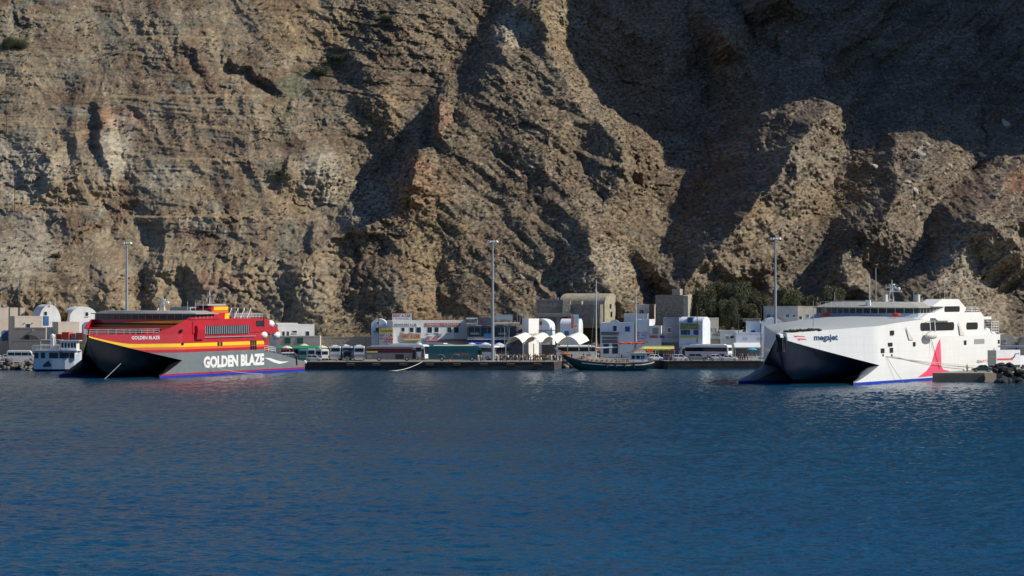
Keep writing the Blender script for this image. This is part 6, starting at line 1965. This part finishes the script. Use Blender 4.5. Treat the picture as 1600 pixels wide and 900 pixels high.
def person_proto(pose, skirt=False):
    """a figure 1.72 m tall facing -y; stride spreads the legs, arms bend at the elbow"""
    st, arm = {'stand': (0.0, 0.05), 'walk': (.26, .22), 'phone': (.04, .1)}[pose]
    V = [(0, 0, .95), (0, 0, 1.12), (0, .01, 1.30), (0, .015, 1.42), (0, 0, 1.50), (0, -.01, 1.57), (0, -.015, 1.64), (0, -.01, 1.70)]
    E = [(i, i + 1) for i in range(7)]
    Rr = [(.145, .105), (.125, .095), (.155, .105), (.13, .08), .052, .078, .088, .05]
    def add(p, r, par):
        V.append(p); Rr.append(r); E.append((par, len(V) - 1)); return len(V) - 1
    limb = {}
    for sg in (1, -1):
        fy = -sg * st
        hip = add((sg * .09, 0, .88), (.088, .09), 0)
        kn = add((sg * .10, fy * .55 - .03, .49), .058, hip)
        an = add((sg * .10, fy * 1.0 + (.04 if fy > 0 else 0), .09), .036, kn)
        to = add((sg * .11, fy * 1.0 - .14, .035), .036, an)
        sh = add((sg * .18, .01, 1.41), .055, 3)
        if pose == 'phone' and sg > 0:
            el = add((sg * .26, -.04, 1.15), .04, sh); wr = add((sg * .16, -.22, 1.33), .03, el); ha = add((sg * .13, -.25, 1.40), .03, wr)
        else:
            el = add((sg * .25, sg * arm * .5 + .02, 1.13), .04, sh); wr = add((sg * .26, sg * arm - .06, .90), .03, el); ha = add((sg * .25, sg * arm - .09, .80), .032, wr)
        limb[sg] = (hip, kn, an, sh, el, wr)
        hd = V[ha]; wd = Vector(V[ha]) - Vector(V[wr]); wd.normalize()
        for q in range(4):
            add(tuple(Vector(hd) + wd * (.07 - .008 * abs(q - 1)) + Vector((0, (q - 1.5) * .018, 0))), .009, ha)
        add(tuple(Vector(hd) + wd * .02 + Vector((0, -.045, 0))), .011, ha)
    nose = add((0, -.105, 1.625), .013, 6)
    body = skin_mesh('body', V, E, Rr)
    # shirt
    v = [V[0], V[1], V[2], V[3]]; e = [(0, 1), (1, 2), (2, 3)]; r = [(.165, .125), (.15, .115), (.175, .125), (.14, .09)]
    for sg in (1, -1):
        s_, el = V[limb[sg][3]], V[limb[sg][4]]
        v.append(s_); r.append(.075); e.append((3, len(v) - 1))
        v.append(tuple(Vector(s_).lerp(Vector(el), .65))); r.append(.062); e.append((len(v) - 2, len(v) - 1))
    shirt = skin_mesh('shirt', v, e, r)
    # trousers or skirt
    if skirt:
        mb = MB(); n = 12
        mb.loft([[(a * math.cos(2 * math.pi * i / n), b_ * math.sin(2 * math.pi * i / n), z) for i in range(n)] for a, b_, z in ((.155, .125, 1.02), (.19, .155, .88), (.22, .22, .62), (.24, .25, .42))])
        o = mb.build('skirt', SKIN); tr = o.data; bpy.data.objects.remove(o)
    else:
        v = [(0, 0, 1.0)]; r = [(.16, .12)]; e = []
        for sg in (1, -1):
            for k, rad in ((0, .105), (1, .078), (2, .06)):
                p = V[limb[sg][k]]
                if k == 2: p = (p[0], p[1], p[2] + .03)
                v.append(p); r.append(rad); e.append((0 if k == 0 else len(v) - 2, len(v) - 1))
        tr = skin_mesh('trousers', v, e, r)
    mb = MB(); mb.ball((0, .012, 1.672), .092, .10, .082, 10, 7)
    o = mb.build('hair', SKIN, smooth=True); hair = o.data; bpy.data.objects.remove(o)
    root = bpy.data.objects.new('person', None)
    parts = []
    for nm, me in (('body', body), ('shirt', shirt), ('skirt' if skirt else 'trousers', tr), ('hair', hair)):
        me.materials.clear(); me.materials.append(SKIN)
        o = bpy.data.objects.new(nm, me); parts.append(o)
    return parts


PROTO = {k: person_proto(*a) for k, a in {'stand': ('stand',), 'walk': ('walk',), 'phone': ('phone',), 'skirt': ('stand', True)}.items()}
CL = {'white': (.72, .73, .72), 'black': (.015, .015, .018), 'navy': (.02, .03, .09), 'red': (.5, .03, .03), 'pink': (.7, .12, .25), 'green': (.03, .25, .12), 'teal': (.05, .38, .38), 'sky blue': (.30, .48, .65),
      'beige': (.52, .43, .30), 'grey': (.25, .26, .28), 'brown': (.18, .09, .05), 'orange': (.7, .22, .03), 'cream': (.68, .62, .48), 'khaki': (.27, .24, .14), 'denim blue': (.07, .12, .24), 'yellow': (.7, .55, .08)}
HAIRC = [(.02, .012, .008), (.09, .05, .02), (.30, .20, .09), (.25, .24, .23)]


def person(px, Y, top, bottom, pose, where, hd=None, z=GZ0, group='people on the quay', bag=None, hc=None):
    hd = random.uniform(0, 360) if hd is None else hd
    lab = 'person in %s %s and %s %s %s' % (top, 'top' if pose == 'skirt' else 'shirt', bottom, 'skirt' if pose == 'skirt' else 'trousers', where)
    root = thing('person', lab, 'person', (qx(px, Y), Y, z + .008), R(hd), group)
    k = random.uniform(.94, 1.05); root.scale = (k, k, k)
    for p, c in zip(PROTO[pose], (None, mat('cloth ' + top, CL[top], .85, var=.1, scale=6), mat('cloth ' + bottom, CL[bottom], .85, var=.1, scale=6), None)):
        o = p.copy(); C.objects.link(o); o.parent = root
        if p.name.startswith('hair'): c = mat('hair %d' % (hc if hc is not None else random.randrange(4)), HAIRC[hc if hc is not None else random.randrange(4)], .7)
        if c:
            o.material_slots[0].link = 'OBJECT'; o.material_slots[0].material = c
    if bag:
        mb = MB(); mb.box(-.16, .16, .11, .27, 1.02, 1.42, .03)
        b_ = mb.build('backpack', mat('cloth ' + bag, CL[bag], .85), root)
    return root


person(747.5, 856, 'white', 'white', 'walk', 'leftmost by the teal coach nose', 20)
person(751.5, 856.5, 'white', 'grey', 'stand', 'in the middle by the teal coach nose', 170)
person(755.6, 856, 'white', 'beige', 'stand', 'rightmost by the teal coach nose', 150)
person(776, 855, 'orange', 'black', 'stand', 'at the left end of the crowd', 10)
person(778.6, 855.5, 'cream', 'white', 'stand', 'at the left end of the crowd', 200)
W1 = 'walking before the left vault of the canopy'; W2 = 'before the second vault of the canopy'; W3 = 'before the third vault of the canopy'; W4 = 'near the bow of the schooner'
for a in ((782, 'red', 'navy', 'stand', W1), (786, 'beige', 'khaki', 'phone', W1), (789, 'brown', 'beige', 'stand', W1), (791.6, 'khaki', 'black', 'stand', W1), (794, 'white', 'black', 'skirt', W1),
          (798, 'black', 'grey', 'stand', W1), (801.8, 'sky blue', 'grey', 'walk', W1), (807.8, 'white', 'grey', 'walk', W1), (812.5, 'green', 'black', 'stand', W1), (816, 'white', 'navy', 'stand', W1),
          (822.6, 'pink', 'grey', 'walk', W2), (829, 'white', 'denim blue', 'stand', W2), (833.5, 'navy', 'black', 'stand', W2), (837.4, 'brown', 'grey', 'stand', W2), (839.8, 'red', 'brown', 'stand', W2),
          (842.6, 'grey', 'beige', 'phone', W2), (845, 'cream', 'cream', 'skirt', W2), (848.2, 'khaki', 'black', 'stand', W3), (851, 'black', 'navy', 'stand', W3), (855.4, 'white', 'green', 'walk', W3),
          (861.4, 'white', 'beige', 'skirt', W3), (864.5, 'navy', 'navy', 'stand', W3), (867.2, 'sky blue', 'denim blue', 'stand', W3), (871.3, 'beige', 'white', 'skirt', W3), (873.5, 'black', 'red', 'stand', W4), (876.3, 'teal', 'white', 'stand', W4),
          (880, 'brown', 'black', 'stand', W4), (882.6, 'white', 'black', 'walk', W4), (886, 'grey', 'denim blue', 'stand', W4)):
    person(a[0], random.uniform(854, 858.5), a[1], a[2], a[3], a[4], bag=random.choice([None, None, 'black', 'navy']))
for px_, t_, b_ in ((804, 'black', 'black'), (811, 'navy', 'grey'), (819.5, 'grey', 'black'), (826, 'brown', 'navy'), (836, 'beige', 'black'), (844, 'pink', 'denim blue'), (850, 'yellow', 'grey'), (858.5, 'orange', 'khaki'), (864, 'grey', 'khaki'), (869.5, 'red', 'black'), (878.5, 'green', 'khaki')):
    person(px_, random.uniform(864, 869), t_, b_, random.choice(['stand', 'phone']), 'in the back row under the canopy')
for px_, Y_, t_, b_, w_ in ((889.5, 869.5, 'white', 'khaki', 'on the recessed quay by the schooner bow'), (893.5, 870, 'black', 'denim blue', 'on the recessed quay by the schooner bow'), (912, 871, 'red', 'grey', 'behind the schooner foredeck'), (922, 871, 'black', 'beige', 'behind the schooner foredeck')):
    person(px_, Y_, t_, b_, 'stand', w_)
for px_, Y_, t_, b_, w_ in ((1037, 865, 'sky blue', 'denim blue', 'standing alone right of the schooner stern'), (1041.5, 868, 'black', 'black', 'by the yellow awning'), (1044, 869, 'navy', 'brown', 'by the yellow awning'), (1047, 867, 'grey', 'black', 'by the yellow awning'), (1050, 868, 'white', 'black', 'by the yellow awning'),
                            (1105.5, 866, 'black', 'khaki', 'between the grey SUV and the pale sedan'), (1108.5, 866.5, 'white', 'navy', 'between the grey SUV and the pale sedan'), (1111, 866, 'navy', 'denim blue', 'between the grey SUV and the pale sedan'),
                            (1154, 867, 'black', 'brown', 'in the dark group behind the white coach'), (1157, 868, 'grey', 'black', 'in the dark group behind the white coach'), (1160, 867, 'brown', 'black', 'in the dark group behind the white coach'), (1163.5, 868, 'navy', 'black', 'in the dark group behind the white coach'), (1168, 867, 'white', 'red', 'left of the turquoise parasol'), (1181, 868.5, 'cream', 'beige', 'under the turquoise parasol')):
    person(px_, Y_, t_, b_, random.choice(['stand', 'stand', 'walk']), w_, bag=random.choice([None, 'black']))
person(1511.3, 749, 'white', 'navy', 'stand', 'alone on the concrete pier beside the white ferry', 160, group='people on the quay')
for px_, dz, t_, b_ in ((918, 2.5, 'red', 'grey'), (935, 2.8, 'white', 'denim blue'), (971, 2.0, 'black', 'black')):
    person(px_, 845.5 if dz < 2.1 else 846, t_, b_, 'stand', 'aboard the schooner', z=dz - .3 if dz > 2 else dz, group='people aboard the schooner')
person(922, 846.6, 'navy', 'white', 'phone', 'aboard the schooner', z=2.2, group='people aboard the schooner')
for px_, t_ in ((213, 'black'), (240, 'white')):
    pass

# ------------------------------------------------------------------ boulders
def boulder_mesh(seed, m):
    rr = random.Random(seed)
    bm = bmesh.new(); bmesh.ops.create_icosphere(bm, subdivisions=2, radius=1)
    sc = (rr.uniform(.8, 1.2), rr.uniform(.7, 1.0), rr.uniform(.55, .85))
    cuts = [(Vector((rr.uniform(-1, 1), rr.uniform(-1, 1), rr.uniform(-1, 1))).normalized(), rr.uniform(.55, .85)) for _ in range(9)]
    for v in bm.verts:
        for n, d in cuts:
            q = v.co.dot(n)
            if q > d: v.co -= n * (q - d)
        v.co = Vector((v.co.x * sc[0], v.co.y * sc[1], v.co.z * sc[2])) * (1 + rr.uniform(-.04, .04))
    me = bpy.data.meshes.new('boulder'); bm.to_mesh(me); bm.free(); me.materials.append(m)
    return me
BD = mat('dark_basalt', (.022, .022, .024), .8, var=.4, scale=1.5, bump=.08); BP = mat('pale_boulder', (.20, .18, .145), .9, var=.45, scale=1.2, bump=.1)
dark = [boulder_mesh(i, BD) for i in range(5)]; pale = [boulder_mesh(20 + i, BP) for i in range(5)]
rr = random.Random(11)
def boulder(meshes, x, y, z, s, lab, grp):
    o = bpy.data.objects.new('boulder', rr.choice(meshes)); C.objects.link(o)
    o.location = (x, y, z); o.scale = (s, s, s); o.rotation_euler = (rr.uniform(-.6, .6), rr.uniform(-.6, .6), rr.uniform(0, 6.3))
    tag(o, lab, 'boulder', grp)
for i in range(46):
    y = rr.uniform(731.5, 741); x = rr.uniform(qx(1547, 736), qx(1640, 736))
    z = -.2 + (y - 731.5) / 9.5 * 3.6 + rr.uniform(-.3, .3)
    if x < 97.5: x = 97.5 + rr.uniform(0, 2)
    boulder(dark, x, y, min(z, 3.3), rr.uniform(.75, 1.35), 'dark boulder in the breakwater heap right of the pier', 'dark breakwater boulders')
for i in range(44):
    px_ = rr.uniform(-30, 57); y = rr.uniform(845.5, 853)
    boulder(pale, qx(px_, y), y, -.1 + (y - 845.5) / 7.5 * 2.1 + rr.uniform(-.2, .2), rr.uniform(.5, .95), 'pale boulder in the bank below the white minibus', 'pale shore boulders')
for i in range(16):
    px_ = rr.uniform(880, 930); y = rr.uniform(866, 868.5)
    boulder(pale, qx(px_, y), y, rr.uniform(-.1, 1.0), rr.uniform(.4, .75), 'boulder at the foot of the recessed quay behind the schooner bow', 'boulders behind the schooner bow')

# pale slabs lying on the right-hand slope
slabs = [boulder_mesh(60 + i, mat('pale_slab_rock', (.40, .37, .29), .9, var=.3, scale=1.2, bump=.1)) for i in range(3)]
for px_, py_, s_, lab in ((1441, 243, 2.0, 'biggest pale slab high on the right slope'), (1450, 226, 1.3, 'pale slab just above the biggest one'), (1430, 297, 1.6, 'broad pale slab halfway down the right slope'), (1421, 285, 1.1, 'narrow upright pale slab left of the broad one'),
                          (1427, 322, 1.3, 'pale slab under the broad one'), (1483, 258, 1.3, 'pale slab right of the biggest one'), (1536, 243, 2.0, 'tilted pale slab near the right edge'), (1370, 262, 1.5, 'shaded pale slab on the upper left of the right slope'),
                          (933, 456, 1.0, 'pale boulder above the vaulted ruin'), (832, 262, .9, 'small pale slab high on the central hill'), (816, 433, 1.3, 'tilted pale slab low on the central hill'), (1573, 195, 2.4, 'shaded pale slab at the upper right edge')):
    Y_ = on_cliff(px_, py_)
    o = bpy.data.objects.new('boulder', slabs[px_ % 3]); C.objects.link(o)
    o.location = W(px_, py_, Y_ - .3); o.scale = (s_, s_ * .5, s_ * .75); o.rotation_euler = (-.7, .5 + .01 * py_ % .4, .3)
    tag(o, lab, 'boulder', 'pale slabs on the slopes')

# ------------------------------------------------------------------ trees
def leaf_mesh(name, m, rng, blobs, per, size, flat=.8):
    """many small leaf faces spread through overlapping clumps"""
    V, Fc = [], []
    for (cx, cy, cz, rx, ry, rz) in blobs:
        n = int(per * rx * rz)
        u = rng.normal(size=(n, 3)); u /= np.linalg.norm(u, axis=1)[:, None]
        rad = rng.uniform(.2, 1.25, n) ** .8
        p = u * rad[:, None] * np.array([rx, ry, rz]) + np.array([cx, cy, cz])
        a = rng.normal(size=(n, 3)); a /= np.linalg.norm(a, axis=1)[:, None]
        b = np.cross(a, rng.normal(size=(n, 3))); b /= np.linalg.norm(b, axis=1)[:, None]
        s = rng.uniform(.5, 1.3, n)[:, None] * size
        q = np.stack([p - a * s, p + b * s * .5, p + a * s, p - b * s * .5], 1)
        k = len(V) * 1
        V.append(q.reshape(-1, 3))
    V = np.concatenate(V); n = len(V) // 4
    me = bpy.data.meshes.new(name)
    me.vertices.add(len(V)); me.vertices.foreach_set('co', V.reshape(-1))
    me.loops.add(4 * n); me.loops.foreach_set('vertex_index', np.arange(4 * n, dtype=np.int32))
    me.polygons.add(n); me.polygons.foreach_set('loop_start', np.arange(0, 4 * n, 4, dtype=np.int32))
    me.update(calc_edges=True); me.materials.append(m)
    return me


LEAF = mat('olive_leaf', (.105, .112, .055), .8, var=.35, scale=.8); LEAF2 = mat('tamarisk_leaf', (.125, .115, .058), .85, var=.35, scale=.8)
BARK = mat('bark', (.09, .07, .05), .9, var=.3, scale=3)
rng = np.random.default_rng(4)


def tree(px, py_top, py_bot, wpx, Y, label, m=LEAF):
    z0 = H - (py_bot - 450) / F * Y; z1 = H - (py_top - 450) / F * Y
    hh = z1 - z0; w = wpx / F * Y / 2
    t_ = thing('tree', label, 'tree', (qx(px, Y), Y, z0), 0, 'trees at the cliff foot')
    mb = MB(); tips = []
    mb.tube([(0, 0, 0), (.1, 0, hh * .2), (0, .1, hh * .42)], .32, 7, .2)
    for i in range(6):
        a = i * 1.05 + px; e = (w * .55 * math.cos(a), w * .5 * math.sin(a), hh * random.uniform(.55, .85))
        mb.tube([(0, .05, hh * random.uniform(.2, .38)), (e[0] * .5, e[1] * .5, hh * .5), e], .15, 5, .05); tips.append(e)
    mb.build('trunk', BARK, t_)
    blobs = [(0, 0, hh * .62, w * .7, w * .7, hh * .34)]
    for i in range(20):
        a = rng.uniform(0, 6.28); rr_ = rng.uniform(.3, 1.05)
        r = rng.uniform(.14, .40)
        blobs.append((w * rr_ * math.cos(a) * .85, w * rr_ * math.sin(a) * .8, hh * rng.uniform(.25, .88), w * r, w * r, hh * r * .6))
    o = bpy.data.objects.new('crown', leaf_mesh('crown', m, rng, blobs, 620, .17)); C.objects.link(o); o.parent = t_


tree(1100, 450, 520, 42, 903, 'olive-green tree leaning out beside the rubble ruin')
tree(1122, 441, 520, 46, 906, 'tall dark tree left of centre in the clump', LEAF2)
tree(1158, 439, 522, 58, 904, 'broadest and tallest tree in the middle of the clump')
tree(1190, 466, 520, 40, 903, 'tree at the right end of the clump above the square white house', LEAF2)
tree(1139, 470, 524, 40, 898, 'low tree in front of the clump')
tree(1172, 475, 520, 34, 899, 'low dark tree just above the low white building', LEAF2)
tree(1233, 449, 500, 46, 910, 'grey-green tree right of the floodlight mast')
tree(1262, 462, 500, 32, 911, 'small tree above the sunlit cream end block', LEAF2)
tree(1300, 452, 505, 42, 912, 'grey-green tree behind the bridge roof of the white ferry')
tree(62, 470, 505, 20, 899, 'dark bushy tree between the beige house and the chapel')
tree(97, 487, 512, 20, 897, 'dry golden bush between the chapel and the domed house', mat('dry_leaf', (.22, .16, .06), .9, var=.3))

def bush(px, py, wpx, label):
    Y = on_cliff(px, py) - .3
    p = W(px, py, Y); w = wpx / F * Y / 2
    t_ = thing('bush', label, 'bush', tuple(p), 0, 'green bushes on the cliff')
    blobs = [(rng.uniform(-.7, .7) * w, rng.uniform(-.2, .2) * w, w * rng.uniform(.1, .55), w * .45, w * .4, w * .32) for _ in range(9)]
    o = bpy.data.objects.new('foliage', leaf_mesh('foliage', LEAF, rng, blobs, 900, .12)); C.objects.link(o); o.parent = t_
    mb = MB(); mb.tube([(0, .5, -.6), (0, .1, w * .3)], .09, 5, .04); mb.build('stem', BARK, t_)


bush(24, 74, 40, 'big round green bush alone at the upper left')
bush(528, 92, 20, 'dark green bush in the gully, upper of two')
bush(502, 116, 30, 'long green bush in the gully, lower of two')
bush(437, 272, 14, 'small green bush beside the pale outcrop')
bush(604, 32, 22, 'small green bush at the top of the gully')
bush(88, 402, 16, 'pale green bush low on the left slope')

# ------------------------------------------------------------------ scrub on the cliff: beyond counting
def scrub():
    r = np.random.default_rng(9)
    n = 42000
    j = r.integers(0, nx, n); i = r.integers(0, nz, n)
    x = GX[i, j]; z = GZ[i, j]
    dens = 1.3 * noise(x / 11, z / 8, 700) + .7 * noise(x / 3, z / 3, 710) - .25 + .55 * sstep(-62, -30, x) + .1
    # only where a bush could hold: not on sheer faces
    ok = (dens > r.uniform(-.2, .75, n)) & (z > 8) & (z < 112) & (np.abs(x) < 160)
    i, j, x, z = i[ok], j[ok], x[ok], z[ok]
    i = np.clip(i, 1, nz - 2)
    steep = (GY[i + 1, j] - GY[i - 1, j]) / (gz[i + 1] - gz[i - 1])
    ok = steep > -.2
    i, j, x, z = i[ok], j[ok], x[ok], z[ok]
    y = GY[i, j]
    m = len(x)
    s = r.uniform(.20, .55, m) * np.where(r.uniform(0, 1, m) > .93, 1.7, 1)
    per = 12
    p = r.normal(size=(m, per, 3)); p /= np.linalg.norm(p, axis=2)[..., None]
    p[..., 2] = np.abs(p[..., 2]) * .8
    p = p * r.uniform(.4, 1, (m, per, 1)) * s[:, None, None] + np.stack([x, y - .05, z], -1)[:, None, :]
    a = r.normal(size=(m, per, 3)); a /= np.linalg.norm(a, axis=2)[..., None]
    b = np.cross(a, r.normal(size=(m, per, 3))); b /= np.linalg.norm(b, axis=2)[..., None]
    q = s[:, None, None] * r.uniform(.3, .6, (m, per, 1))
    V = np.stack([p - a * q, p + b * q * .6, p + a * q, p - b * q * .6], 2).reshape(-1, 3)
    k = len(V) // 4
    me = bpy.data.meshes.new('scrub')
    me.vertices.add(len(V)); me.vertices.foreach_set('co', V.reshape(-1).astype(np.float32))
    me.loops.add(4 * k); me.loops.foreach_set('vertex_index', np.arange(4 * k, dtype=np.int32))
    me.polygons.add(k); me.polygons.foreach_set('loop_start', np.arange(0, 4 * k, 4, dtype=np.int32))
    me.update(calc_edges=True)
    me.materials.append(mat('scrub_leaf', (.175, .140, .092), .9, var=.5, scale=.25))
    o = bpy.data.objects.new('scrub', me); C.objects.link(o)
    tag(o, 'dry brown-green scrub dotted over the whole rock slope', 'scrub', kind='stuff')


if 'GX' in globals(): scrub()
